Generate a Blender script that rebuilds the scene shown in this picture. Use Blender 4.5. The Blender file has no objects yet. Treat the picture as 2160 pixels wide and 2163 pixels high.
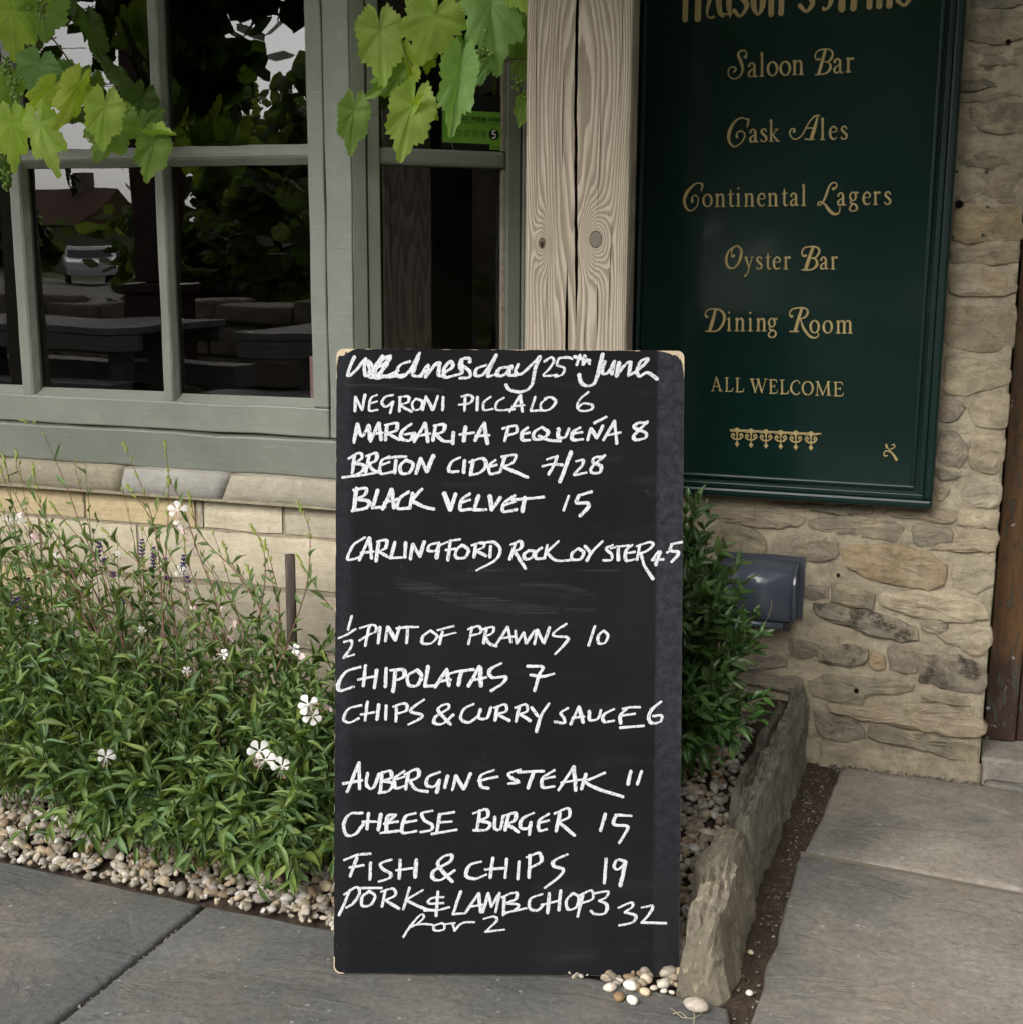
import bpy, bmesh, math, random
import numpy as np
from mathutils import Vector, Matrix, noise
random.seed(7); rng = np.random.default_rng(7)
PI = math.pi
# ---------------------------------------------------------------- camera (metres; wall face is Y=0, path level Z=0)
F, CX, CY = 2820.0, 1080.0, 1081.5            # focal length and centre in photograph pixels (2160 wide)
def _n(v): v = np.array(v, float); return v/np.linalg.norm(v)
_dn = _n([996-CX, -(15300-CY), -F])
_xa = -_n([-7500-CX, -(470-CY), -F]); _xa = _n(_xa - _dn*np.dot(_xa, _dn))
_za = -_dn; _ya = np.cross(_za, _xa)
ROT = np.array([_xa, _ya, _za])                # camera -> world
def ray(px, py): return ROT @ _n([px-CX, -(py-CY), -F])
CAM_H = 1.262
_d = ray(1830, 1650); CAM = np.array([0, -_d[1]*(CAM_H/-_d[2]), CAM_H])
def onY(px, py, y=0.0):
    d = ray(px, py); t = (y-CAM[1])/d[1]; return CAM + d*t
def onZ(px, py, z=0.0):
    d = ray(px, py); t = (z-CAM[2])/d[2]; return CAM + d*t
def proj(p):
    c = ROT.T @ (np.array(p, float)-CAM); return (CX + F*c[0]/-c[2], CY - F*c[1]/-c[2])
# ---------------------------------------------------------------- reset, camera, world, sun
SC = bpy.context.scene
COL = SC.collection
cam_d = bpy.data.cameras.new('camera'); cam = bpy.data.objects.new('camera', cam_d); COL.objects.link(cam)
M4 = Matrix([list(ROT[0])+[CAM[0]], list(ROT[1])+[CAM[1]], list(ROT[2])+[CAM[2]], [0,0,0,1]])
cam.matrix_world = M4
cam_d.sensor_fit = 'HORIZONTAL'; cam_d.sensor_width = 36; cam_d.lens = 36*F/2160
cam_d.clip_start = 0.05; cam_d.clip_end = 500
SC.camera = cam
SUN_EL, SUN_AZ = math.radians(36), math.radians(198)      # azimuth clockwise from +Y: in front of the wall, to the left
w = bpy.data.worlds.new('World'); SC.world = w; w.use_nodes = True
wn = w.node_tree; wn.nodes.clear()
wo = wn.nodes.new('ShaderNodeOutputWorld'); bg = wn.nodes.new('ShaderNodeBackground'); sky = wn.nodes.new('ShaderNodeTexSky')
sky.sky_type = 'NISHITA'; sky.sun_disc = False; sky.sun_elevation = SUN_EL; sky.sun_rotation = SUN_AZ
sky.air_density = 1.0; sky.dust_density = 3.0; sky.ozone_density = 1.0
tc = wn.nodes.new('ShaderNodeTexCoord'); nz = wn.nodes.new('ShaderNodeTexNoise'); nz.inputs['Scale'].default_value = 2.6
nz.inputs['Detail'].default_value = 6; nz.inputs['Roughness'].default_value = .55
cr = wn.nodes.new('ShaderNodeValToRGB'); cr.color_ramp.elements[0].position = .30; cr.color_ramp.elements[1].position = .62
cr.color_ramp.elements[0].color = (.82,.82,.82,1); cr.color_ramp.elements[1].color = (1,1,1,1)
hs = wn.nodes.new('ShaderNodeHueSaturation'); hs.inputs['Saturation'].default_value = .05; hs.inputs['Value'].default_value = 1.0
c2 = wn.nodes.new('ShaderNodeMix'); c2.data_type = 'RGBA'
wn.links.new(tc.outputs['Generated'], nz.inputs['Vector']); wn.links.new(nz.outputs['Fac'], cr.inputs['Fac'])
wn.links.new(sky.outputs[0], hs.inputs['Color'])
wn.links.new(cr.outputs[0], c2.inputs['Factor']); wn.links.new(sky.outputs[0], c2.inputs[6]); wn.links.new(hs.outputs[0], c2.inputs[7])
wn.links.new(c2.outputs[2], bg.inputs['Color']); bg.inputs['Strength'].default_value = 0.15
wn.links.new(bg.outputs[0], wo.inputs[0])
sl = bpy.data.lights.new('sun', 'SUN'); so = bpy.data.objects.new('sun', sl); COL.objects.link(so)
sl.energy = 1.2; sl.angle = math.radians(55); sl.color = (1, .965, .91)
_sd = Vector((math.sin(SUN_AZ)*math.cos(SUN_EL), math.cos(SUN_AZ)*math.cos(SUN_EL), math.sin(SUN_EL)))
so.rotation_euler = (-_sd).to_track_quat('-Z', 'Y').to_euler()
SC.view_settings.view_transform = 'Standard'; SC.view_settings.look = 'None'
SC.view_settings.exposure = 1.22; SC.view_settings.gamma = 1
SC.view_settings.use_curve_mapping = False
SC.cycles.max_bounces = 8; SC.cycles.transparent_max_bounces = 12; SC.cycles.use_denoising = True
SC.cycles.caustics_reflective = False; SC.cycles.caustics_refractive = False

# ---------------------------------------------------------------- object helpers
def mesh(name, V, Fc, smooth=False):
    me = bpy.data.meshes.new(name); me.from_pydata([tuple(map(float, v)) for v in V], [], [tuple(f) for f in Fc])
    if smooth: me.polygons.foreach_set('use_smooth', [True]*len(me.polygons))
    me.update(); return me
def link(name, me, mat=None, parent=None, **kw):
    o = bpy.data.objects.new(name, me); COL.objects.link(o)
    if mat is not None and not me.materials: me.materials.append(mat)
    if parent is not None: o.parent = parent
    for k, v in kw.items(): o[k] = v
    return o
def obj(name, V, Fc, mat=None, parent=None, smooth=False, **kw):
    return link(name, mesh(name, V, Fc, smooth), mat, parent, **kw)
def thing(name, label, cat, group=None, loc=(0,0,0)):
    o = bpy.data.objects.new(name, None); COL.objects.link(o); o.location = loc; o.empty_display_size = .1
    o['label'] = label; o['category'] = cat
    if group: o['group'] = group
    return o
class MB:
    def __init__(s): s.V = []; s.F = []; s.C = []
    def add(s, V, Fc, c=None):
        n = len(s.V); s.V += [tuple(map(float, v)) for v in V]; s.F += [tuple(i+n for i in f) for f in Fc]
        if c is not None: s.C += [tuple(c)]*len(V)
    def box(s, x0, x1, y0, y1, z0, z1, c=None):
        V = [(x0,y0,z0),(x1,y0,z0),(x1,y1,z0),(x0,y1,z0),(x0,y0,z1),(x1,y0,z1),(x1,y1,z1),(x0,y1,z1)]
        s.add(V, [(0,3,2,1),(4,5,6,7),(0,1,5,4),(1,2,6,5),(2,3,7,6),(3,0,4,7)], c)
    def tube(s, P, R, n=6, c=None, cap=True):
        P = [Vector(p) for p in P]; k = len(P); R = R if hasattr(R, '__len__') else [R]*k
        V = []; up = None
        for i, p in enumerate(P):
            t = (P[min(i+1, k-1)]-P[max(i-1, 0)]).normalized()
            if up is None: up = t.orthogonal().normalized()
            up = (up - t*up.dot(t)).normalized(); b = t.cross(up)
            for j in range(n):
                a = 2*PI*j/n; V.append(p + (up*math.cos(a)+b*math.sin(a))*R[i])
        Fc = [(i*n+j, i*n+(j+1)%n, (i+1)*n+(j+1)%n, (i+1)*n+j) for i in range(k-1) for j in range(n)]
        if cap: Fc += [tuple(range(n))[::-1], tuple((k-1)*n+j for j in range(n))]
        s.add(V, Fc, c)
    def mesh(s, name, smooth=False):
        me = mesh(name, s.V, s.F, smooth)
        if s.C:
            a = me.color_attributes.new('tone', 'FLOAT_COLOR', 'POINT')
            a.data.foreach_set('color', np.array([list(c)+[1]*(4-len(c)) for c in s.C], 'f').ravel())
        return me
    def build(s, name, mat, parent=None, smooth=False, **kw):
        return link(name, s.mesh(name, smooth), mat, parent, **kw)
def bevel(o, w=.003, seg=2, ang=35):
    m = o.modifiers.new('bevel', 'BEVEL'); m.width = w; m.segments = seg; m.limit_method = 'ANGLE'; m.angle_limit = math.radians(ang)
    m.harden_normals = False; return o
def rbox(name, x0,x1,y0,y1,z0,z1, mat, parent=None, b=.003, wob=0.0, seed=0, **kw):
    """a long member: box subdivided along its longest side, slightly uneven, bevelled"""
    D = [x1-x0, y1-y0, z1-z0]; ax = int(np.argmax(D)); n = max(1, int(D[ax]/.06)) if wob else 1
    lo, hi = [x0,y0,z0], [x1,y1,z1]; o1, o2 = [(1,2),(2,0),(0,1)][ax]; V = []; Fc = []
    for i in range(n+1):
        a = lo[ax]+D[ax]*i/n
        for (s1, s2) in ((0,0),(1,0),(1,1),(0,1)):
            p = [0,0,0]; p[ax] = a; p[o1] = hi[o1] if s1 else lo[o1]; p[o2] = hi[o2] if s2 else lo[o2]
            if wob:
                q = Vector((p[0]*7+seed*3.1, p[1]*7, p[2]*7)); p[o1] += wob*(noise.noise(q)); p[o2] += wob*(noise.noise(q+Vector((9,5,2))))
            V.append(p)
    for i in range(n):
        for j in range(4): Fc.append((i*4+j, i*4+(j+1)%4, (i+1)*4+(j+1)%4, (i+1)*4+j))
    Fc += [(3,2,1,0), tuple(n*4+j for j in range(4))]
    o = obj(name, V, Fc, mat, parent, **kw)
    if b: bevel(o, b)
    return o
def fbm(x, y, z, o=3):
    return noise.fractal(Vector((x,y,z)), .5, 2.0, o)

# ---------------------------------------------------------------- material helpers
class NT:
    def __init__(s, name, rough=.6, spec=.4):
        s.m = bpy.data.materials.new(name); s.m.use_nodes = True; s.t = s.m.node_tree; s.b = s.t.nodes['Principled BSDF']
        s.b.inputs['Roughness'].default_value = rough; s.b.inputs['Specular IOR Level'].default_value = spec
        s.out = s.t.nodes['Material Output']; s.tc = s.t.nodes.new('ShaderNodeTexCoord')
    def n(s, typ, **p):
        x = s.t.nodes.new('ShaderNode'+typ)
        for k, v in p.items():
            if hasattr(x, k): setattr(x, k, v)
        return x
    def set(s, sock, v):
        if isinstance(v, bpy.types.NodeSocket): s.t.links.new(v, sock)
        elif isinstance(v, (tuple, list)) and len(v) == 3 and sock.type == 'RGBA': sock.default_value = (*v, 1)
        else: sock.default_value = v
    def vec(s, src='Object', scale=(1,1,1), loc=(0,0,0), rot=(0,0,0)):
        mp = s.n('Mapping'); o = s.tc.outputs[src] if isinstance(src, str) else src
        s.t.links.new(o, mp.inputs['Vector']); mp.inputs['Scale'].default_value = scale; mp.inputs['Location'].default_value = loc
        mp.inputs['Rotation'].default_value = rot
        return mp.outputs[0]
    def pos(s, scale=(1,1,1), loc=(0,0,0)):
        g = s.n('NewGeometry'); return s.vec(g.outputs['Position'], scale, loc)
    def noise(s, v, scale=5, det=6, rough=.6, dist=0, out='Fac'):
        x = s.n('TexNoise'); s.t.links.new(v, x.inputs['Vector']); x.inputs['Scale'].default_value = scale
        x.inputs['Detail'].default_value = det; x.inputs['Roughness'].default_value = rough; x.inputs['Distortion'].default_value = dist
        return x.outputs[out]
    def vor(s, v, scale=5, feature='F1', out='Distance', rnd=1):
        x = s.n('TexVoronoi'); x.feature = feature; s.t.links.new(v, x.inputs['Vector']); x.inputs['Scale'].default_value = scale
        x.inputs['Randomness'].default_value = rnd; return x.outputs[out]
    def ramp(s, f, *st, interp='LINEAR'):
        x = s.n('ValToRGB'); s.t.links.new(f, x.inputs['Fac']); e = x.color_ramp.elements; x.color_ramp.interpolation = interp
        while len(e) < len(st): e.new(.5)
        for i, (p, c) in enumerate(st):
            e[i].position = p; e[i].color = (c, c, c, 1) if not hasattr(c, '__len__') else (*c, 1)
        return x.outputs[0]
    def mix(s, f, a, b, mode='MIX'):
        x = s.n('Mix', data_type='RGBA', blend_type=mode); s.set(x.inputs[0], f); s.set(x.inputs[6], a); s.set(x.inputs[7], b); return x.outputs[2]
    def math(s, op, a, b=0.0, c=None, clamp=False):
        x = s.n('Math', operation=op); x.use_clamp = clamp; s.set(x.inputs[0], a); s.set(x.inputs[1], b)
        if c is not None: s.set(x.inputs[2], c)
        return x.outputs[0]
    def sep(s, v):
        x = s.n('SeparateXYZ'); s.t.links.new(v, x.inputs[0]); return x.outputs
    def info(s, out='Color'):
        return s.n('ObjectInfo').outputs[out]
    def attr(s, name='tone', out='Color'):
        x = s.n('Attribute'); x.attribute_name = name; return x.outputs[out]
    def col(s, c): s.set(s.b.inputs['Base Color'], c); return s
    def rough(s, c): s.set(s.b.inputs['Roughness'], c); return s
    def bump(s, h, strength=.5, dist=.002, prev=None):
        x = s.n('Bump'); s.set(x.inputs['Height'], h); x.inputs['Strength'].default_value = strength; x.inputs['Distance'].default_value = dist
        if prev is not None: s.t.links.new(prev, x.inputs['Normal'])
        s.t.links.new(x.outputs[0], s.b.inputs['Normal']); return x.outputs[0]

# ---------------------------------------------------------------- materials
def m_rubble(name, mortar=False, lichen=False):
    k = NT(name, .92, .15); p = k.pos(); n1 = k.noise(p, 5, 8, .65); n2 = k.noise(p, 38, 8, .75); n3 = k.noise(k.pos(scale=(6,6,34)), 1.6, 7, .6, .8)
    if mortar:
        c = k.ramp(n1, (.28,(.31,.26,.185)), (.55,(.42,.36,.26)), (.8,(.50,.44,.33)))
    else:
        v = k.ramp(n1, (.25,.62), (.5,.95), (.78,1.3)); c = k.mix(1.0, k.info('Color'), v, 'MULTIPLY')
        c = k.mix(k.math('MULTIPLY', k.ramp(k.noise(p, 11, 5, .6), (.45,0), (.68,1)), .35), c, (.22,.19,.15))      # grey weathering
        c = k.mix(k.math('MULTIPLY', k.ramp(k.noise(p, 7.3, 4, .6), (.55,0), (.72,1)), .5), c, (.40,.30,.17))      # ochre
        c = k.mix(k.math('MULTIPLY', k.ramp(k.noise(k.pos(loc=(4,2,1)), 8.5, 7, .7), (.50,0), (.60,1)), .75), c, (.38,.315,.215))  # smeared mortar
    c = k.mix(.8, c, k.ramp(n2, (.3,.55), (.55,1.0), (.75,1.25)), 'MULTIPLY')
    c = k.mix(.35, c, k.ramp(n3, (.3,.62), (.55,1.0), (.7,1.15)), 'MULTIPLY')
    z = k.sep(k.pos())[2]                                                                                           # damp, dirty foot of the wall
    dm = k.math('MULTIPLY', k.ramp(k.math('ADD', z, k.math('MULTIPLY', n1, .25)), (.18,1), (.62,0)), .55)
    c = k.mix(dm, c, k.mix(1.0, c, (.60,.59,.57), 'MULTIPLY'))
    wf = k.math('MULTIPLY', k.ramp(k.noise(p, 9, 7, .7), (.6,0), (.7,1)), k.ramp(z, (.10,1), (.24,0)))
    c = k.mix(k.math('MULTIPLY', wf, .6), c, (.5,.48,.43))
    pits = k.ramp(k.vor(p, 95), (.06,0), (.16,1)); c = k.mix(.45, c, pits, 'MULTIPLY')
    stn = k.ramp(k.noise(k.pos(scale=(1,1,2.2), loc=(7,3,5)), 13, 8, .72), (.56,0), (.70,1)); c = k.mix(k.math('MULTIPLY', stn, .55), c, (.13,.11,.085))
    if lichen:
        f = k.math('MULTIPLY', k.ramp(k.noise(p, 17, 3, .5), (.50,0), (.58,1)), k.ramp(k.noise(p, 85, 6, .8), (.40,0), (.50,1)))
        c = k.mix(k.math('MULTIPLY', f, .78), c, (.035,.03,.022))
    k.col(c)
    h = k.math('ADD', k.math('MULTIPLY', n2, 1.1), k.math('ADD', k.math('MULTIPLY', n3, .5), k.math('MULTIPLY', pits, .2)))
    k.bump(h, .85, .006); return k.m
M = {}
M['rubble'] = m_rubble('rubble_stone'); M['rubble_lichen'] = m_rubble('rubble_stone_lichen', lichen=True); M['mortar'] = m_rubble('lime_mortar', True)
def m_ashlar(name, a=1.0):
    k = NT(name, .9, .2); p = k.pos(); n1 = k.noise(p, 4, 6, .6); n2 = k.noise(p, 60, 6, .7)
    c = k.mix(1, k.info('Color'), k.ramp(n1, (.3,.82), (.6,1.04), (.8,1.1)), 'MULTIPLY')
    c = k.mix(k.math('MULTIPLY', k.ramp(k.noise(p, 9, 5, .7), (.5,0), (.75,1)), .5), c, (.30,.26,.19))
    c = k.mix(.6, c, k.ramp(n2, (.3,.75), (.6,1.05)), 'MULTIPLY')
    tool = k.noise(k.pos(scale=(1,1,9)), 12, 5, .6); pits = k.ramp(k.vor(p, 70), (.05,0), (.14,1))
    c = k.mix(.25, c, pits, 'MULTIPLY'); c = k.mix(k.ramp(k.noise(p, 130, 2, .5), (.70,0), (.74,.5)), c, (.62,.58,.5))
    k.col(c); k.bump(k.math('ADD', k.math('ADD', n2, tool), k.math('MULTIPLY', pits, .3)), .7, .003); return k.m
M['ashlar'] = m_ashlar('ashlar_limestone')
k = NT('grey_mortar', .95, .1); p = k.pos(); c = k.ramp(k.noise(p, 30, 8, .7), (.3,(.22,.185,.13)), (.7,(.36,.31,.23))); k.col(c); k.bump(k.noise(p, 120, 5, .7), .8, .004); M['joint'] = k.m
def m_paint(name, base, wear=.5, gloss=.42):
    k = NT(name, gloss, .45); p = k.pos(); n1 = k.noise(p, 3, 5, .6); n2 = k.noise(k.pos(scale=(1,1,1)), 45, 6, .7)
    b = np.array(base)
    c = k.ramp(n1, (.3, tuple(b*.9)), (.7, tuple(b*1.1)))
    st = k.noise(k.vec('Object', (3,30,30)), 4, 6, .7)
    c = k.mix(k.math('MULTIPLY', k.ramp(st, (.64,0), (.70,1)), wear), c, tuple(b*1.9+.02))
    chips = k.ramp(k.noise(p, 26, 3, .5), (.735,0), (.75,1)); c = k.mix(k.math('MULTIPLY', chips, .8*wear), c, (.30,.27,.21))
    drip = k.ramp(k.noise(p, 14, 6, .75), (.35,.82), (.62,1.0)); c = k.mix(.6, c, drip, 'MULTIPLY')
    k.col(c); k.rough(k.ramp(n2, (.3,gloss-.08), (.7,gloss+.15)))
    k.bump(k.math('ADD', k.math('MULTIPLY', st, .6), k.math('ADD', n2, k.math('MULTIPLY', k.noise(p, 9, 4, .5), 1.6))), .32, .003); return k.m
M['sage'] = m_paint('sage_grey_paint', (.195,.205,.172), .45)
M['sage_dark'] = m_paint('sage_sill_paint', (.150,.160,.132), .9)
# glass: thin old pane, reflective and see-through
k = NT('old_window_glass', .02, .5); t = k.t
gl = k.n('BsdfGlossy'); gl.inputs['Roughness'].default_value = 0.0; gl.inputs['Color'].default_value = (1,1,1,1)
tr = k.n('BsdfTransparent'); tr.inputs['Color'].default_value = (.82,.86,.84,1); fr = k.n('Fresnel'); fr.inputs['IOR'].default_value = 1.62
mx = k.n('MixShader'); f2 = k.math('MULTIPLY', fr.outputs[0], 1.35, clamp=True)
bp = k.n('Bump'); bp.inputs['Strength'].default_value = .16; bp.inputs['Distance'].default_value = .0014

t.links.new(f2, mx.inputs[0]); t.links.new(tr.outputs[0], mx.inputs[1]); t.links.new(gl.outputs[0], mx.inputs[2]); t.links.new(mx.outputs[0], k.out.inputs[0]); M['glass'] = k.m
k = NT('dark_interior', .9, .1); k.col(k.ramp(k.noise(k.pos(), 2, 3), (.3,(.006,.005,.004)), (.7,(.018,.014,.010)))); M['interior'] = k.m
# sign
k = NT('bottle_green_gloss_paint', .16, .5); p = k.pos(); n = k.noise(k.pos(scale=(3,3,.4)), 60, 4, .6)
k.col(k.ramp(k.noise(p, 3, 4), (.3,(.0032,.0145,.0118)), (.7,(.0045,.019,.0158)))); k.bump(k.math('ADD', n, k.noise(p, 75, 5, .6)), .10, .0015)
k.b.inputs['Coat Weight'].default_value = .2; k.b.inputs['Coat Roughness'].default_value = .06; M['sign'] = k.m
k = NT('bottle_green_frame_paint', .34, .35); k.col(k.ramp(k.noise(k.pos(), 3, 4), (.3,(.0032,.0145,.0118)), (.7,(.0045,.019,.0158)))); M['signframe'] = k.m
k = NT('gold_sign_paint', .45, .3); k.col(k.ramp(k.noise(k.pos(), 40, 4), (.3,(.31,.23,.09)), (.7,(.41,.31,.135)))); M['gold'] = k.m
k = NT('black_shade_line', .4, .3).col((.010,.010,.004)); M['goldshade'] = k.m
# chalkboard
k = NT('black_chalkboard_paint', .75, .03); o = k.vec('Object'); xyz = k.sep(o)
n1 = k.noise(o, 4, 6, .6); n2 = k.noise(o, 160, 4, .8); sm = k.noise(k.vec('Object', (1.2,1,7), rot=(0,.25,0)), 3, 6, .65)
c = k.ramp(n1, (.3,(.0080,.0084,.0098)), (.7,(.0128,.0132,.0148)))
c = k.mix(k.math('MULTIPLY', k.ramp(sm, (.56,0), (.76,1)), .25), c, (.05,.05,.057))
eR = k.ramp(k.math('ADD', k.math('MULTIPLY', k.noise(o, 90, 3), .006), xyz[0]), (.5635,0), (.567,1)); eL = k.ramp(xyz[0], (.018,1), (.034,0))
e = k.math('ADD', eR, k.math('MULTIPLY', eL, .55)); ed = k.math('MULTIPLY', e, k.ramp(k.noise(o, 60, 8, .85), (.40,.12), (.66,.8)))
ed = k.math('MULTIPLY', ed, k.ramp(xyz[2], (.15,.25), (.45,.8)))
c = k.mix(k.math('MULTIPLY', ed, .62), c, (.085,.087,.105))
dust = k.ramp(k.noise(o, 260, 2, .6), (.735,0), (.76,1)); c = k.mix(k.math('MULTIPLY', dust, .45), c, (.4,.4,.42)); k.col(c)
k.bump(n2, .15, .001); k.rough(.75); M['board'] = k.m
k = NT('raw_plywood_edge', .8, .2); k.col(k.ramp(k.noise(k.vec('Object', (4,4,60)), 5, 5, .7), (.3,(.36,.27,.16)), (.7,(.60,.50,.35)))); M['ply'] = k.m
k = NT('white_chalk_pen', .8, .2); p = k.vec('Object'); k.col(k.ramp(k.noise(p, 220, 5, .75), (.28,(.30,.305,.33)), (.46,(.50,.505,.53)), (.75,(.66,.66,.68)))); k.bump(k.noise(p, 300, 3), .3, .0005)
trn = k.n('BsdfTransparent'); mx = k.n('MixShader'); hol = k.ramp(k.noise(k.vec('Object',(1,1,.6)), 330, 3, .75), (.36,.35), (.43,1)); k.t.links.new(hol, mx.inputs[0]); k.t.links.new(trn.outputs[0], mx.inputs[1]); k.t.links.new(k.b.outputs[0], mx.inputs[2]); k.t.links.new(mx.outputs[0], k.out.inputs[0]); M['chalk'] = k.m
k = NT('faint_chalk_smear', .9, .1); p = k.vec('Object', (1,1,1)); t = k.t; f = k.math('MULTIPLY', k.ramp(k.noise(k.vec('Object', (3,1,200), rot=(0,.22,0)), 3, 5, .8), (.48,0), (.76,1)), .10)
trn = k.n('BsdfTransparent'); mx = k.n('MixShader'); k.col((.5,.5,.53)); t.links.new(f, mx.inputs[0]); t.links.new(trn.outputs[0], mx.inputs[1]); t.links.new(k.b.outputs[0], mx.inputs[2]); t.links.new(mx.outputs[0], k.out.inputs[0]); M['smear'] = k.m
# post timber: contours of a vertical field with two knots (object coords, x 0..0.215, z up)
k = NT('weathered_pine', .72, .25); o = k.vec('Object'); X, Y_, Z = k.sep(o)[0], k.sep(o)[1], k.sep(o)[2]
def gauss(cx, cz, sx, sz, amp):
    a = k.math('POWER', k.math('ABSOLUTE', k.math('DIVIDE', k.math('SUBTRACT', X, cx), sx)), 2.0); b = k.math('POWER', k.math('ABSOLUTE', k.math('DIVIDE', k.math('SUBTRACT', Z, cz), sz)), 2.0)
    return k.math('MULTIPLY', k.math('EXPONENT', k.math('MULTIPLY', k.math('ADD', a, b), -1.0)), amp)
par = k.math('MULTIPLY', k.math('POWER', k.math('ABSOLUTE', k.math('SUBTRACT', X, .108)), 2.0), 330.0)
f = k.math('ADD', par, k.math('MULTIPLY', k.math('SINE', k.math('MULTIPLY', Z, 7.0)), .5))
f = k.math('ADD', f, k.math('MULTIPLY', k.noise(k.vec('Object', (14,14,1.3)), 1.0, 2, .5), 2.6))
f = k.math('ADD', f, k.math('MULTIPLY', k.noise(k.vec('Object', (60,60,5)), 1.0, 3, .5), .28))
f = k.math('ADD', f, gauss(.036, 1.271, .016, .045, 1.8)); f = k.math('ADD', f, gauss(.146, 1.279, .026, .060, 2.7))
f = k.math('ADD', f, gauss(.036, 1.27, .006, .012, .8)); f = k.math('ADD', f, gauss(.146, 1.279, .011, .017, 1.0))
fr_ = k.math('FRACT', k.math('MULTIPLY', f, 3.1))
band = k.ramp(fr_, (0,.0), (.30,.05), (.62,.85), (.93,1.0), (.985,.5), (1,.0))
pale = k.ramp(k.noise(k.vec('Object', (30,30,3)), 2, 5, .6), (.3,(.38,.325,.245)), (.7,(.52,.455,.36)))
c = k.mix(k.math('MULTIPLY', band, .78), pale, (.20,.155,.115))
fib = k.noise(k.vec('Object', (420,420,7)), 1.0, 4, .7); c = k.mix(.5, c, k.ramp(fib, (.3,.78), (.6,1.08)), 'MULTIPLY')
crk = k.ramp(k.noise(k.vec('Object', (110,110,1.1)), 1.0, 2, .5), (.685,0), (.70,1)); c = k.mix(k.math('MULTIPLY', crk, .8), c, (.03,.02,.015))
k1 = k.ramp(gauss(.146, 1.279, .0125, .0165, 1.0), (.36,0), (.40,1)); c = k.mix(k1, c, k.ramp(k.noise(o, 120, 4), (.3,(.15,.125,.10)), (.7,(.22,.19,.155))))
k1r = k.ramp(gauss(.146, 1.279, .0125, .0165, 1.0), (.30,0), (.34,1), (.40,1), (.45,0)); c = k.mix(k.math('MULTIPLY', k1r, .8), c, (.05,.035,.03))
k2 = k.ramp(gauss(.036, 1.271, .0075, .0115, 1.0), (.34,0), (.40,1)); c = k.mix(k2, c, (.13,.085,.055))
k2h = k.ramp(gauss(.036, 1.268, .0035, .0065, 1.0), (.36,0), (.46,1)); c = k.mix(k2h, c, (.02,.012,.01))
k.col(c); k.bump(k.math('ADD', k.math('MULTIPLY', band, .55), k.math('ADD', fib, k.math('MULTIPLY', crk, -2.5))), .5, .0022); M['post'] = k.m
k = NT('dark_split', .9, .1).col((.02,.011,.008)); M['split'] = k.m
# paving
def m_flag(name):
    k = NT(name, .78, .3); p = k.pos(); n1 = k.noise(p, 2.2, 7, .6, .5); lay = k.noise(k.pos(scale=(1.0,1.9,1)), 2.6, 9, .62, .5); n2 = k.noise(p, 70, 7, .75)
    c = k.mix(1, k.info('Color'), k.ramp(n1, (.25,.72), (.5,1), (.75,1.25)), 'MULTIPLY')
    c = k.mix(k.math('MULTIPLY', k.ramp(k.noise(p, 3.4, 6, .65), (.46,0), (.64,1)), .55), c, (.20,.165,.125))
    c = k.mix(k.math('MULTIPLY', k.ramp(k.noise(k.pos(loc=(3,7,0)), 2.7, 6, .6), (.48,0), (.62,1)), .6), c, (.085,.09,.088))
    c = k.mix(.6, c, k.ramp(lay, (.32,.74), (.5,1), (.64,1.18)), 'MULTIPLY'); c = k.mix(.8, c, k.ramp(n2, (.3,.55), (.7,1.35)), 'MULTIPLY')
    c = k.mix(k.ramp(k.noise(p, 55, 2, .5), (.705,0), (.73,.5)), c, (.38,.37,.34)); k.col(c)
    step = k.ramp(lay, (.40,0), (.43,.4), (.52,.45), (.54,.8), (.62,.85), (.64,1))
    k.bump(k.math('ADD', k.math('MULTIPLY', step, .9), k.math('ADD', k.math('MULTIPLY', n2, .5), lay)), .6, .005); k.rough(k.ramp(n1, (.3,.7), (.7,.86))); return k.m
M['flag'] = m_flag('riven_sandstone_flag')
k = NT('soil_and_grit', .95, .1); p = k.pos(); c = k.ramp(k.noise(p, 60, 8, .8), (.3,(.030,.022,.017)), (.55,(.075,.055,.040)), (.75,(.15,.12,.09))); k.col(c); k.bump(k.noise(p, 160, 6, .8), 1, .006); M['soil'] = k.m
k = NT('kerb_slate', .85, .25); p = k.pos(); st = k.noise(k.pos(scale=(1,1,.55)), 9, 8, .7, .4); n2 = k.noise(p, 60, 8, .8); fl = k.noise(k.pos(scale=(90,90,32)), 1, 4, .7)
c = k.mix(1, k.info('Color'), k.ramp(st, (.3,.6), (.55,1), (.75,1.3)), 'MULTIPLY'); c = k.mix(k.math('MULTIPLY', k.ramp(k.noise(p, 8, 5), (.5,0), (.7,1)), .5), c, (.10,.095,.075))
c = k.mix(.9, c, k.ramp(n2, (.3,.55), (.7,1.4)), 'MULTIPLY'); c = k.mix(k.ramp(fl, (.58,0), (.66,.75)), c, (.40,.34,.23)); c = k.mix(k.ramp(k.noise(p, 30, 7, .85), (.55,0), (.66,.75)), c, (.035,.032,.026))
k.col(c); k.bump(k.math('ADD', st, k.math('ADD', n2, fl)), .8, .006); M['kerb'] = k.m
k = NT('pebble_stone', .62, .35); p = k.pos(); c = k.mix(1, k.attr(), k.ramp(k.noise(p, 90, 5, .6), (.3,.78), (.65,1.12)), 'MULTIPLY'); k.col(c); k.bump(k.noise(p, 160, 4), .3, .002); M['pebble'] = k.m
k = NT('loose_pebble_stone', .6, .35); p = k.pos(); c = k.mix(1, k.info(), k.ramp(k.noise(p, 110, 5, .6), (.3,.72), (.65,1.1)), 'MULTIPLY'); c = k.mix(k.ramp(k.noise(p, 60, 4), (.58,0), (.66,.6)), c, (.42,.27,.12)); k.col(c); k.bump(k.noise(p, 200, 4), .3, .002); M['loose'] = k.m
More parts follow.
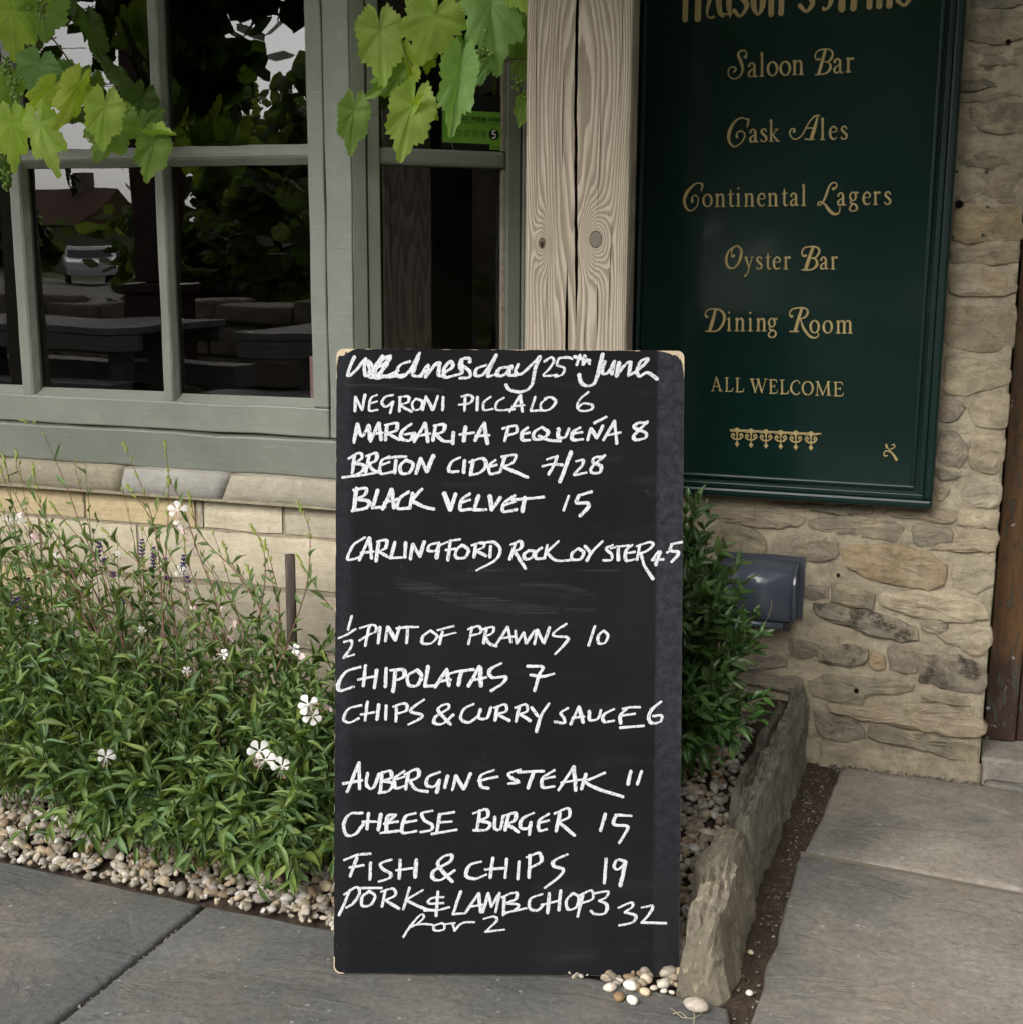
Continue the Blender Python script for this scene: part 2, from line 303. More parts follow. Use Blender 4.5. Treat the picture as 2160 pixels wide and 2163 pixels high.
# foliage
def m_leaf(name, c0, c1, trans=.35, rough=.5, attr=False, info=False, vein=0, spec=.35):
    k = NT(name, rough, spec); p = k.pos(); n = k.noise(p, 22, 3, .5); c = k.ramp(n, (.3, c0), (.7, c1))
    if attr: c = k.mix(1, c, k.attr(), 'MULTIPLY')
    if info: c = k.mix(1, c, k.info(), 'MULTIPLY')
    if vein:
        v = k.attr('vein', 'Fac'); c = k.mix(k.math('MULTIPLY', v, .25), c, k.mix(1, c, (1.5,1.5,1.4), 'MULTIPLY')); k.bump(k.math('ADD', k.math('MULTIPLY', v, -1.0), k.math('MULTIPLY', k.noise(p, 70, 3), .5)), .55, .003)
    else: k.bump(k.noise(p, 60, 2), .3, .002)
    k.col(c); tl = k.n('BsdfTranslucent'); k.set(tl.inputs['Color'], k.mix(1, c, (1.25,1.35,.6), 'MULTIPLY')); mx = k.n('MixShader'); mx.inputs[0].default_value = trans
    k.t.links.new(k.b.outputs[0], mx.inputs[1]); k.t.links.new(tl.outputs[0], mx.inputs[2]); k.t.links.new(mx.outputs[0], k.out.inputs[0]); return k.m
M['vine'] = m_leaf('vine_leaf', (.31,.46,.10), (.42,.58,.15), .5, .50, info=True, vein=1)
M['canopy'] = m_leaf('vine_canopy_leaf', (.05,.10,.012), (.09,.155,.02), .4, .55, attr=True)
M['gaura'] = m_leaf('lance_leaf_green', (.092,.150,.044), (.150,.215,.064), .30, .5, attr=True)
M['gaura1'] = m_leaf('lance_leaf_green_single', (.092,.150,.044), (.150,.215,.064), .30, .5, info=True)
M['shrub'] = m_leaf('glossy_shrub_leaf', (.052,.098,.032), (.085,.145,.044), .18, .36, info=True, spec=.5)
M['tree'] = m_leaf('tree_leaf', (.09,.13,.04), (.15,.19,.07), .5, .6, attr=True)
M['petal'] = m_leaf('white_petal', (.78,.76,.76), (.85,.84,.84), .3, .6, attr=True)
M['lav'] = NT('lavender_floret', .8, .2).col((.075,.045,.17)).m
M['stem'] = NT('green_stem', .6, .3).col((.09,.14,.035)).m
M['redstem'] = NT('reddish_stem', .6, .3).col((.14,.07,.045)).m
M['bud'] = NT('yellow_green_bud', .6, .3).col((.22,.27,.05)).m
k = NT('vine_cane_bark', .8, .2); k.col(k.ramp(k.noise(k.pos(), 50, 4), (.3,(.07,.045,.03)), (.7,(.15,.10,.06)))); M['cane'] = k.m
k = NT('green_grape', .3, .5); k.col((.20,.30,.06)); k.b.inputs['Subsurface Weight'].default_value = .2; k.b.inputs['Subsurface Radius'].default_value = (.004,.004,.002); M['grape'] = k.m
k = NT('dark_wood_stake', .8, .2); k.col(k.ramp(k.noise(k.vec('Object', (60,60,5)), 2, 4), (.3,(.045,.035,.03)), (.7,(.12,.095,.08)))); M['stake'] = k.m
k = NT('blue_grey_powder_coat', .16, .6); k.col((.062,.074,.098)); k.bump(k.noise(k.pos(), 120, 3), .05, .001); M['box'] = k.m
k = NT('grey_plastic', .5, .4).col((.05,.058,.07)); M['boxmat'] = k.m
k = NT('door_brown_paint', .5, .4); p = k.vec('Object'); v = k.noise(k.vec('Object', (22,22,2.2)), 2.0, 7, .72); z = k.sep(k.pos())[2]
c = k.ramp(v, (.30,(.028,.018,.014)), (.44,(.085,.042,.016)), (.60,(.125,.062,.020)), (.74,(.075,.035,.014)))
red = k.ramp(k.math('ADD', z, k.math('MULTIPLY', k.noise(p, 9, 5), .20)), (.36,1), (.42,0)); c = k.mix(k.math('MULTIPLY', red, .85), c, k.ramp(k.noise(k.vec('Object', (18,18,4)), 2, 6, .7), (.36,(.022,.010,.010)), (.55,(.030,.013,.013)), (.72,(.10,.085,.08))))
pe = k.ramp(k.noise(k.vec('Object', (26,26,8)), 2.4, 5, .7), (.55,0), (.58,1)); c = k.mix(k.math('MULTIPLY', pe, .75), c, (.055,.062,.045))
sp = k.ramp(k.noise(p, 38, 3, .6), (.68,0), (.70,1)); c = k.mix(k.math('MULTIPLY', sp, .75), c, (.40,.40,.40)); k.col(c); k.bump(k.math('ADD', v, pe), .6, .003); M['door'] = k.m
k = NT('old_table_timber', .8, .25); k.col(k.ramp(k.noise(k.vec('Object', (2,30,30)), 2, 5, .6), (.3,(.17,.155,.14)), (.7,(.30,.28,.26)))); M['table'] = k.m
k = NT('far_stone', .9, .2); k.col(k.ramp(k.noise(k.pos(), 6, 6, .7), (.3,(.16,.13,.09)), (.7,(.36,.31,.23)))); k.bump(k.noise(k.pos(), 9, 6), .8, .05); M['farstone'] = k.m
k = NT('dark_red_brown_paint', .5, .4).col((.05,.02,.015)); M['pillar'] = k.m
k = NT('white_car_paint', .2, .5).col((.8,.8,.8)); M['carpaint'] = k.m
k = NT('car_glass', .05, .6).col((.02,.025,.03)); M['carglass'] = k.m
k = NT('rubber', .7, .3).col((.02,.02,.02)); M['rubber'] = k.m
k = NT('roof_tile', .8, .2).col((.16,.09,.06)); M['roof'] = k.m
k = NT('mown_grass', .9, .1); k.col(k.ramp(k.noise(k.pos(), 3, 6), (.3,(.04,.07,.015)), (.7,(.08,.12,.03)))); M['grass'] = k.m
k = NT('terrace_ground', .9, .2); k.col(k.ramp(k.noise(k.pos(), 5, 7, .7), (.3,(.12,.11,.095)), (.7,(.22,.20,.17)))); M['terrace'] = k.m
k = NT('bark', .9, .1); k.col(k.ramp(k.noise(k.pos(), 12, 5), (.3,(.05,.04,.03)), (.7,(.12,.10,.08)))); M['bark'] = k.m
k = NT('beam_timber', .8, .2); k.col(k.ramp(k.noise(k.vec('Object', (2,20,20)), 3, 5), (.3,(.2,.17,.13)), (.7,(.32,.28,.22)))); M['beam'] = k.m
# ================================================================ GROUND
def zpath(y): return .043 + .041*y
def zgrav(x, y): return max(-.01, .20*(y+1.07)/1.07) if y > -1.07 else -.01
def grid_sheet(name, x0,x1,y0,y1, nx, ny, zf, mat, **kw):
    V = [(x0+(x1-x0)*i/nx, y0+(y1-y0)*j/ny, 0) for j in range(ny+1) for i in range(nx+1)]
    V = [(x, y, zf(x, y)) for x, y, _ in V]
    Fc = [(j*(nx+1)+i, j*(nx+1)+i+1, (j+1)*(nx+1)+i+1, (j+1)*(nx+1)+i) for j in range(ny) for i in range(nx)]
    return obj(name, V, Fc, mat, None, True, **kw)
grid_sheet('ground', -150,150,-250,150, 4,4, lambda x,y: -.19, M['grass'], kind='structure')
grid_sheet('terrace', -12,9,-9.0,1.2, 20,20, lambda x,y: -.165, M['terrace'], kind='structure')
grid_sheet('garden_soil', -3.6,-.33,-1.12,.02, 60,24, lambda x,y: zgrav(x,y)-.018+.006*fbm(x*9,y*9,0), M['soil'], kind='structure')
grid_sheet('path_bedding', -.40,3.0,-3.3,.6, 80,90, lambda x,y: zpath(y)-.012+.005*fbm(x*14,y*14,3), M['soil'], kind='structure')

def slab(name, poly, zf, th, mat, parent, color, seed=0, jag=.006, bul=.004, n=10, lip=.006):
    """one flagstone: poly = corners (x,y); uneven edge, worn rounded arris, slightly uneven top"""
    P = []
    for a, b in zip(poly, poly[1:]+poly[:1]):
        L = math.hypot(b[0]-a[0], b[1]-a[1]); m = max(2, int(L/.035))
        for i in range(m):
            t = i/m; x = a[0]+(b[0]-a[0])*t; y = a[1]+(b[1]-a[1])*t
            j = jag*fbm(x*12+seed, y*12, seed*1.7)*(1 if i else .3); nx, ny = (b[1]-a[1])/L, -(b[0]-a[0])/L
            P.append((x+nx*j, y+ny*j))
    cx = sum(p[0] for p in P)/len(P); cy = sum(p[1] for p in P)/len(P); k = len(P); V = []; Fc = []
    rings = [(0, -th), (0, -lip), (.004, -.0015), (.012, 0)]
    for d, dz in rings:
        for (x, y) in P:
            L = math.hypot(x-cx, y-cy); s = 1-d/max(L, .05)
            X, Y = cx+(x-cx)*s, cy+(y-cy)*s; V.append((X, Y, zf(X, Y)+dz))
    for s in (.8, .55, .3):
        for (x, y) in P:
            X, Y = cx+(x-cx)*s, cy+(y-cy)*s; V.append((X, Y, zf(X, Y)+bul*fbm(X*5, Y*5, seed)))
    V.append((cx, cy, zf(cx, cy)+bul*fbm(cx*5, cy*5, seed)))
    R = len(rings)+3
    for r in range(R-1):
        for i in range(k): Fc.append((r*k+i, r*k+(i+1)%k, (r+1)*k+(i+1)%k, (r+1)*k+i))
    for i in range(k): Fc.append(((R-1)*k+i, (R-1)*k+(i+1)%k, R*k))
    o = obj(name, V, Fc, mat, parent, True); o.color = (*color, 1); return o
pave = thing('paving', 'sandstone flag paving in front of the planting bed and the wall', 'paving'); del pave['category']; del pave['label']; pave['kind'] = 'structure'
E1 = [onZ(0,1818), onZ(434,1909), onZ(705,1955)]
yl = lambda x: -1.035 - .028*(x+1.835)/.78                     # gravel/paving edge line
J0 = onZ(434,1912); J1 = onZ(118,2163); jd = (J1-J0)/np.linalg.norm(J1-J0)
def jp(t, off=0): q = J0+jd*t; return (q[0]-jd[1]*off, q[1]+jd[0]*off)
flat = lambda x, y: 0.0
slab('flagstone', [jp(0,-.006), (-2.9, yl(-2.9)+.02), (-3.2,-2.4), jp(1.5,-.006)][::-1], flat, .05, M['flag'], pave, (.092,.091,.088), 1, .004)
slab('flagstone', [jp(0,.004), jp(1.5,.004), (-.34,-2.5), (-.255,-1.50), (-.262,-1.25), (-.300,-1.092), (-.42,-1.078), (-.8,-1.070)], flat, .05, M['flag'], pave, (.108,.104,.096), 2, .004)
slab('flagstone', [(-3.2,-2.42), (-.36,-2.52), (-.4,-3.6), (-3.3,-3.6)][::-1], flat, .05, M['flag'], pave, (.105,.1,.09), 6, .004)
zr = lambda x, y: zpath(y)
pa = lambda px, py: tuple(onZ(px, py, .02)[:2])
A, B, C_, D_ = pa(1731,1612), pa(1686,1800), pa(1660,1830), pa(1579,2163)
slab('flagstone', [(-.205,-.035), pa(1700,1798), pa(2160,1880), pa(2400,1925), (.95,-.045)], zr, .05, M['flag'], pave, (.215,.190,.158), 3, .006)
slab('flagstone', [pa(1690,1806), pa(1583,2150), (-.155,-1.42), (.95,-1.62), pa(2400,1936), pa(2160,1888)], zr, .05, M['flag'], pave, (.195,.175,.148), 4, .007)
slab('flagstone', [(-.15,-1.45), (-.16,-2.4), (.95,-2.6), (.95,-1.66)], zr, .05, M['flag'], pave, (.21,.19,.16), 5)
slab('flagstone', [(.215,-.03), (.22,.0), (.22,.10),(.95,.12),(.95,-.03)], lambda x,y: zpath(y)+.004, .05, M['flag'], pave, (.20,.19,.165), 8) if False else None

jf = obj('joint_filling', [(*pa(1690,1800),zr(0,-.46)-.002),(*pa(1690,1814),zr(0,-.48)-.002),(*pa(2400,1944),zr(0,-.75)-.002),(*pa(2400,1923),zr(0,-.72)-.002)], [(0,1,2,3)], NT('joint_mortar_brown', .95, .1).col((.15,.128,.10)).m, pave)
# ================================================================ RUBBLE WALL
wall = thing('stone_wall', 'rubble limestone wall with wide sandy mortar joints behind the green sign', 'wall')
def mortar_sheet(name, x0,x1,z0,z1, y, parent, mat, step=.012, amp=.007, back=.16):
    nx, nz = max(2,int((x1-x0)/step)), max(2,int((z1-z0)/step)); V = []; Fc = []
    for j in range(nz+1):
        for i in range(nx+1):
            X = x0+(x1-x0)*i/nx; Z = z0+(z1-z0)*j/nz; V.append((X, y-amp*.5+amp*fbm(X*16, 2, Z*16, 4), Z))
    for j in range(nz):
        for i in range(nx): a = j*(nx+1)+i; Fc.append((a, a+1, a+nx+2, a+nx+1))
    n = len(V); V += [(x0,y+back,z0),(x1,y+back,z0),(x1,y+back,z1),(x0,y+back,z1)]
    bl, br, tr_, tl = 0, nx, (nz+1)*(nx+1)-1, nz*(nx+1)
    right = [j*(nx+1)+nx for j in range(nz+1)]
    for a, b in zip(right, right[1:]): Fc.append((a, n+1, b))
    Fc.append((right[-1], n+1, n+2))
    left = [j*(nx+1) for j in range(nz+1)]
    for a, b in zip(left, left[1:]): Fc.append((b, n, a))
    Fc.append((left[-1], n+3, n)); Fc.append((n+1, n, n+3, n+2))
    return obj(name, V, Fc, mat, parent, True)
mortar_sheet('mortar', -1.02, .104, -.15, 2.9, 0, wall, M['mortar'])
mortar_sheet('plinth', -.262, .108, -.10, .085, -.012, wall, M['mortar'], amp=.008)
_tone = {'a': (.335,.28,.20), 'b': (.42,.355,.25), 'g': (.265,.23,.178), 'o': (.39,.30,.18), 'p': (.45,.385,.27), 'd': (.235,.20,.155)}
def stone(pts, tone='a', proud=.011, mat='rubble', seed=0, y0=0.0):
    """pts (x,z) outline -> rounded, uneven stone standing proud of the mortar"""
    n0 = len(pts); P = []
    for a, b in zip(pts, pts[1:]+pts[:1]):
        L = math.hypot(b[0]-a[0], b[1]-a[1]); m = max(1, int(L/.012))
        for i in range(m): P.append((a[0]+(b[0]-a[0])*i/m, a[1]+(b[1]-a[1])*i/m))
    for _ in range(1): P = [((P[i-1][0]+4*P[i][0]+P[(i+1)%len(P)][0])/6, (P[i-1][1]+4*P[i][1]+P[(i+1)%len(P)][1])/6) for i in range(len(P))]
    P = [(x+.0050*fbm(x*38, seed, z*38, 4), z+.0050*fbm(x*38, seed+9, z*38, 4)) for x, z in P]
    cx = sum(p[0] for p in P)/len(P); cz = sum(p[1] for p in P)/len(P); k = len(P); V = []; Fc = []
    zs = [p[1] for p in P]; h = max(zs)-min(zs)
    P = [(x+(x-cx)/max(math.hypot(x-cx,z-cz),.01)*.0035, z+(z-cz)/max(math.hypot(x-cx,z-cz),.01)*.0035) for x, z in P]
    for inset, dy in ((0, .006), (.0006, -proud*.45), (.0022, -proud*.85), (.008, -proud*1.0)):
        for x, z in P:
            L = math.hypot(x-cx, z-cz); s = max(.2, 1-inset/max(L, .01)); X, Z = cx+(x-cx)*s, cz+(z-cz)*s
            V.append((X, y0+dy-(.002*fbm(X*22, seed, Z*22) if dy < 0 else 0), Z))
    for s in (.62, .32):
        for x, z in P:
            X, Z = cx+(x-cx)*s, cz+(z-cz)*s; V.append((X, y0-proud*1.1-.0045*fbm(X*14, seed, Z*22, 4), Z))
    V.append((cx, y0-proud*1.12-.003*fbm(cx*16, seed, cz*30), cz))
    for r in range(5):
        for i in range(k): Fc.append((r*k+(i+1)%k, r*k+i, (r+1)*k+i, (r+1)*k+(i+1)%k))
    for i in range(k): Fc.append((5*k+(i+1)%k, 5*k+i, 6*k))
    o = obj('stone', V, Fc, M[mat], wall, False); t = _tone[tone]; j = random.uniform(.9, 1.1); o.color = (t[0]*j, t[1]*j*random.uniform(.98,1.02), t[2]*j*random.uniform(.94,1.05), 1); return o
def z2s(ox, oy, sc, pts): return [tuple(onY(ox+x/sc, oy+y/sc, -.008)[[0,2]]) for x, y in pts]
Z7 = [  # traced from the wall below the sign
 ('g',[(560,8),(900,20),(1140,12),(1140,70),(950,75),(850,58),(700,35)]),
 ('a',[(190,50),(330,30),(560,45),(745,95),(735,140),(600,155),(400,140),(250,105),(180,90)]),
 ('g',[(760,100),(960,85),(1180,105),(1310,130),(1315,200),(1280,235),(1100,205),(900,185),(760,145)]),
 ('a',[(1220,25),(1400,10),(1620,50),(1615,125),(1450,110),(1240,85)]),
 ('b',[(1630,60),(1870,45),(1862,160),(1740,155),(1635,130)]),
 ('a',[(175,165),(250,120),(420,150),(510,200),(520,290),(470,315),(330,300),(180,260)]),
 ('a',[(560,225),(700,195),(930,210),(930,330),(780,350),(600,320),(545,280)]),
 ('g',[(1370,135),(1600,155),(1600,235),(1400,265),(1365,200)]),
 ('b',[(1618,150),(1862,170),(1852,290),(1700,290),(1560,280),(1440,272),(1610,240)]),
 ('o',[(955,260),(1130,250),(1250,255),(1450,290),(1560,370),(1560,480),(1490,510),(1330,490),(1150,460),(1010,400),(960,340)]),
 ('b',[(1600,390),(1680,315),(1820,320),(1850,380),(1835,480),(1740,540),(1600,490)]),
 ('g',[(740,500),(880,495),(880,570),(800,565),(740,560)]),
 ('g',[(895,480),(1020,490),(1155,540),(1140,630),(1040,615),(900,580)]),
 ('p',[(1165,540),(1400,520),(1650,550),(1790,600),(1815,680),(1700,705),(1500,690),(1330,660),(1200,610)]),
 ('L',[(790,590),(950,610),(1120,640),(1280,690),(1400,740),(1405,810),(1300,812),(1120,770),(900,700),(800,650)]),
 ('g',[(1415,705),(1580,720),(1575,758),(1440,765)]),
 ('p',[(1560,745),(1700,720),(1830,735),(1828,830),(1765,905),(1640,850),(1500,785)]),
 ('g',[(640,800),(790,820),(840,870),(790,900),(660,900)]),
 ('L',[(820,860),(960,830),(1100,850),(1110,930),(980,962),(810,930)]),
 ('o',[(1122,870),(1205,895),(1205,980),(1122,975)]),
 ('g',[(1225,845),(1400,830),(1395,1000),(1235,985)]),
 ('L',[(1410,895),(1640,900),(1780,960),(1805,1050),(1775,1120),(1600,1100),(1410,1050)]),
 ('g',[(250,890),(600,905),(630,960),(440,990),(320,975)]),
 ('g',[(320,1000),(640,1020),(740,1030),(730,1100),(640,1110),(480,1070),(330,1050)]),
 ('g',[(765,1050),(850,1010),(1080,1030),(1385,1070),(1375,1108),(1090,1130),(1070,1190),(860,1150),(770,1120)]),
 ('a',[(1400,1115),(1650,1130),(1720,1150),(1715,1200),(1600,1180),(1420,1150)]),
 ('b',[(865,1165),(1060,1192),(1250,1180),(1500,1170),(1700,1230),(1805,1290),(1790,1350),(1680,1378),(1450,1330),(1300,1300),(1100,1270),(950,1240),(875,1210)]),
 ('g',[(800,1215),(950,1260),(1080,1310),(1090,1375),(960,1400),(850,1380),(800,1300)]),
 ('g',[(1110,1300),(1400,1340),(1560,1380),(1750,1440),(1745,1540),(1500,1470),(1250,1410),(1100,1380)]),
 ('g',[(200,325),(470,330),(600,345),(560,375),(300,370),(190,380)]),
]
for i, (t, p) in enumerate(Z7):
    lich = t == 'L'; stone(z2s(1430,1060,2.7557,p), 'g' if lich else t, random.uniform(.008,.014)+(.007 if i in (14,26) else 0), 'rubble_lichen' if lich else 'rubble', i)
Z6 = [
 ('a',[(268,60),(500,55),(728,75),(726,190),(560,213),(400,205),(262,192)]),
 ('a',[(250,285),(480,288),(722,285),(716,560),(640,580),(440,598),(300,560),(240,530)]),
 ('p',[(245,650),(370,630),(470,645),(600,692),(692,720),(685,810),(560,845),(460,860),(380,895),(240,870)]),
 ('g',[(215,885),(350,920),(368,980),(340,1050),(205,1080)]),
 ('b',[(408,960),(445,890),(682,880),(664,1105),(560,1108),(470,1090),(415,1030)]),
 ('g',[(200,1135),(310,1132),(385,1220),(395,1290),(340,1388),(190,1330)]),
 ('b',[(405,1210),(470,1145),(652,1172),(642,1320),(592,1425),(420,1388)]),
 ('g',[(180,1372),(320,1402),(350,1430),(300,1458),(180,1468)]),
 ('a',[(180,1492),(268,1500),(262,1588),(175,1598)]),
 ('p',[(338,1570),(390,1482),(630,1482),(618,1636),(520,1656),(400,1628)]),
]
for i, (t, p) in enumerate(Z6): stone(z2s(1920,560,3.22,p), t, random.uniform(.008,.013), 'rubble', 50+i)
Z5 = [
 ('g',[(262,60),(480,58),(660,80),(660,262),(480,288),(262,280)]),
 ('d',[(250,310),(520,320),(670,330),(668,430),(400,468),(240,430)]),
 ('d',[(232,530),(400,545),(470,580),(360,602),(226,615)]),
 ('d',[(290,720),(420,702),(660,690),(655,900),(400,900),(290,820)]),
 ('g',[(225,1030),(500,1020),(655,1010),(652,1120),(400,1138),(215,1130)]),
 ('a',[(190,1175),(650,1165),(645,1370),(400,1388),(180,1372)]),
 ('o',[(175,1420),(600,1405),(640,1450),(635,1640),(400,1648),(168,1645)]),
 ('a',[(160,1695),(330,1675),(625,1685),(615,1785),(420,1798),(150,1788)]),
 ('a',[(225,640),(640,625),(640,665),(430,680),(222,690)]),
 ('g',[(262,-200),(640,-190),(650,30),(480,45),(262,30)]),
]
for i, (t, p) in enumerate(Z5): stone(z2s(1960,0,3.22,p), t, random.uniform(.004,.008), 'rubble', 80+i)
# coursed stones above the frame and behind the post, seen only from a step aside
for r in range(7):
    z = 1.90+r*.13; x = -1.0+random.uniform(0,.05)
    while x < .05:
        wd = min(random.uniform(.14,.30), .095-x)
        if wd > .05: stone([(x,z),(x+wd,z+.004),(x+wd,z+.10),(x,z+.105)], random.choice('agb'), .008, 'rubble', 200+r*9+int(x*50))
        x += wd+.02
for z in (.35,.47,.59):
    stone([(-1.0,z),(-.80,z),(-.79,z+.09),(-1.0,z+.10)], 'a', .008, 'rubble', int(z*900)); stone([(-.77,z),(-.60,z),(-.60,z+.09),(-.77,z+.10)], 'b', .008, 'rubble', int(z*950))
# screw holes and plugs left in the wall
def hole(px, py, r, col, ring=None):
    c = onY(px, py, -.014); V = [(c[0], c[1]-.001, c[2])]; n = 10
    V += [(c[0]+r*math.cos(2*PI*i/n), c[1], c[2]+r*math.sin(2*PI*i/n)) for i in range(n)]; V += [(c[0]+r*1.25*math.cos(2*PI*i/n), c[1]+.018, c[2]+r*1.25*math.sin(2*PI*i/n)) for i in range(n)]
    obj('screw_plug' if ring else 'drill_hole', V, [(0,1+(i+1)%n,1+i) for i in range(n)]+[(1+i,1+(i+1)%n,1+n+(i+1)%n,1+n+i) for i in range(n)], col, wall)
bl = NT('hole_black', .9, .1).col((.008,.007,.006)).m; pg = NT('plug_grey_green', .5, .4).col((.035,.05,.05)).m
for (x, y, r) in ((2025,430,.0075),(2129,87,.005)): hole(x, y, r, bl)
for (x, y, r) in ((2020,361,.0030),(2083,361,.0034),(2085,436,.0026),(2011,499,.0030),(2075,496,.0040),(2069,690*1.0,.0001)): hole(x, y, r, pg, True)
hole(1769,1216,.0035,bl); hole(1808,1460,.006,bl)

# ================================================================ BAY BASE: ashlar and stone sill
YB = -.40; XR = -1.300                                        # bay front and its right corner
bay = thing('bay_wall', 'pale limestone ashlar wall under the bay window, behind the flowering plant', 'wall')
jm = MB(); jm.box(-3.6, XR+.0, YB+.006, YB+.25, -.15, .668); 
jm.add([(XR,YB+.006,-.15),(-.98,-.06,-.15),(-.98,-.06,.668),(XR,YB+.006,.668)], [(0,1,2,3)]); jm.build('mortar', M['joint'], bay)
def ash(x0,x1,z0,z1,c,seed):
    V = []; Fc = []; nx, nz = max(3,int((x1-x0)/.04)), max(2,int((z1-z0)/.03)); 
    for j in range(nz+1):
        for i in range(nx+1):
            X = x0+(x1-x0)*i/nx; Z = z0+(z1-z0)*j/nz; e = (i in (0,nx)) or (j in (0,nz))
            X += .003*fbm(X*25,seed,Z*25) if i in (0,nx) else 0; Z += .003*fbm(X*25,seed+4,Z*25) if j in (0,nz) else 0
            V.append((X, YB + (.0015 if e else -.0015) + .0022*fbm(X*6, seed, Z*6), Z))
    for j in range(nz):
        for i in range(nx): a = j*(nx+1)+i; Fc.append((a,a+1,a+nx+2,a+nx+1))
    ring = [i for i in range(nx+1)]+[j*(nx+1)+nx for j in range(1,nz+1)]+[nz*(nx+1)+i for i in range(nx-1,-1,-1)]+[j*(nx+1) for j in range(nz-1,0,-1)]
    n = len(V); V += [(V[a][0], YB+.03, V[a][2]) for a in ring]; m = len(ring)
    for i in range(m): Fc.append((ring[(i+1)%m], ring[i], n+i, n+(i+1)%m))
    o = obj('stone_block', V, Fc, M['ashlar'], bay, False); o.color = (*c, 1)
def bx(px, py=1060): return onY(px, py, YB)[0]
cw, cy_, cg = (.56,.485,.36), (.52,.41,.245), (.40,.35,.265)
rows = [(.592,.662,[-3.5,-2.9,-2.43,bx(178),bx(412),bx(428),bx(598),XR-.004],[cw,cy_,cy_,cy_,cg,cw,cg]),
        (.462,.583,[-3.5,-2.95,-2.45,bx(85,1140),bx(290,1140),XR-.004],[cw,cy_,cw,cw,cw]),
        (.315,.447,[-3.4,-2.8,-2.18,-1.86,XR-.004],[cw,cy_,cw,cg]), (.16,.302,[-3.5,-2.9,-2.3,-1.9,-1.55,XR-.004],[cw,cy_,cg,cw,cw]), (.0,.148,[-3.5,-2.6,-2.0,XR-.004],[cg,cw,cw])]
for r, (z0, z1, xs, cs) in enumerate(rows):
    for i in range(len(xs)-1): ash(xs[i]+.004, xs[i+1]-.004, z0, z1, tuple(np.array(cs[i%len(cs)])*random.uniform(.92,1.06)), r*10+i)
sill = thing('stone_sill', 'worn rounded stone sill course beneath the painted window', 'sill')
def sillstone(xa0, xa1, xb0, xb1, c, seed, slant=0):
    prof = [(YB+.05,.737),(YB-.024,.7365),(YB-.033,.732),(YB-.037,.722),(YB-.038,.705),(YB-.037,.690),(YB-.033,.675),(YB-.024,.666),(YB-.010,.662),(YB+.05,.662)]
    n = max(4, int((xb0-xa0)/.03)); V = []; Fc = []; k = len(prof)
    for i in range(n+1):
        for (y, z) in prof:
            t = (z-.662)/.075; xa = xa1+(xa0-xa1)*t; xb = xb1+(xb0-xb1)*t; X = xa+(xb-xa)*i/n
            d = 1 ; V.append((X, YB+.01+(y-YB-.01)*(d if y < YB else 1)+.0022*fbm(X*8,seed,z*14), z+.002*fbm(X*7,seed+3,y*9)-(.001 if i in (0,n) else 0)))
    for i in range(n):
        for j in range(k): Fc.append((i*k+j, i*k+(j+1)%k, (i+1)*k+(j+1)%k, (i+1)*k+j))
    Fc += [tuple(range(k))[::-1], tuple(n*k+j for j in range(k))]
    o = obj('sill_stone', V, Fc, M['ashlar'], sill, True); o.color = (*c, 1)
sx = lambda px: onY(px, 1000, YB-.03)[0]
g1, g2, g3 = (.30,.26,.19), (.31,.295,.265), (.345,.31,.245)
sillstone(-3.5,-3.5,-2.9,-2.9,g3,1); sillstone(-2.89,-2.89,-2.40,-2.40,g2,2); sillstone(-2.39,-2.39,sx(262),sx(250),g1,3); sillstone(sx(266),sx(254),sx(488),sx(462),g2,4); sillstone(sx(493),sx(467),-1.29,-1.30,g3,5)
jb = MB(); jb.box(-3.5,-1.30,YB-.031,YB+.08,.666,.7345); jb.build('joint_mortar', M['joint'], sill)
def prism(name, pts, z0, z1, mat, parent, **kw):
    k = len(pts); V = [(x,y,z0) for x,y in pts]+[(x,y,z1) for x,y in pts]
    return obj(name, V, [tuple(range(k))[::-1], tuple(k+i for i in range(k))]+[(i,(i+1)%k,k+(i+1)%k,k+i) for i in range(k)], mat, parent, **kw)
c45 = math.radians(45); RD = (math.cos(c45), math.sin(c45))
def rp(t, off=0): return (XR+RD[0]*t+RD[1]*off, YB+RD[1]*t-RD[0]*off)       # along the return, off = outward
o = prism('sill_stone', [rp(0,.03),rp(.46,.03),rp(.46,-.08),rp(0,-.08)], .662, .736, M['ashlar'], sill); o.color = (*g3,1); bevel(o,.008)
o = prism('stone_block', [rp(0.0,0),rp(.50,0),rp(.50,-.06),rp(0.0,-.06)], .0, .655, M['ashlar'], bay); o.color = (*cw,1)

# ================================================================ BAY WINDOW
win = thing('bay_window', 'sage grey painted timber bay window with old rippled panes and dark room behind', 'window')
YG = -.372
zt = 2.06
S = M['sage']
rbox('sill_board', -3.4, XR+.012, YB-.022, YB+.08, .736, .8255, M['sage_dark'], win, .005, .006, 1)
rbox('bottom_rail', -3.4, -1.367, YB+.000, YB+.05, .8285, .896, S, win, .004, .003, 2)
def bead(name, x0,x1,z0,z1,y0,y1,mat): return rbox(name,x0,x1,y0,y1,z0,z1,mat,win,.004,.002,random.randint(0,99))
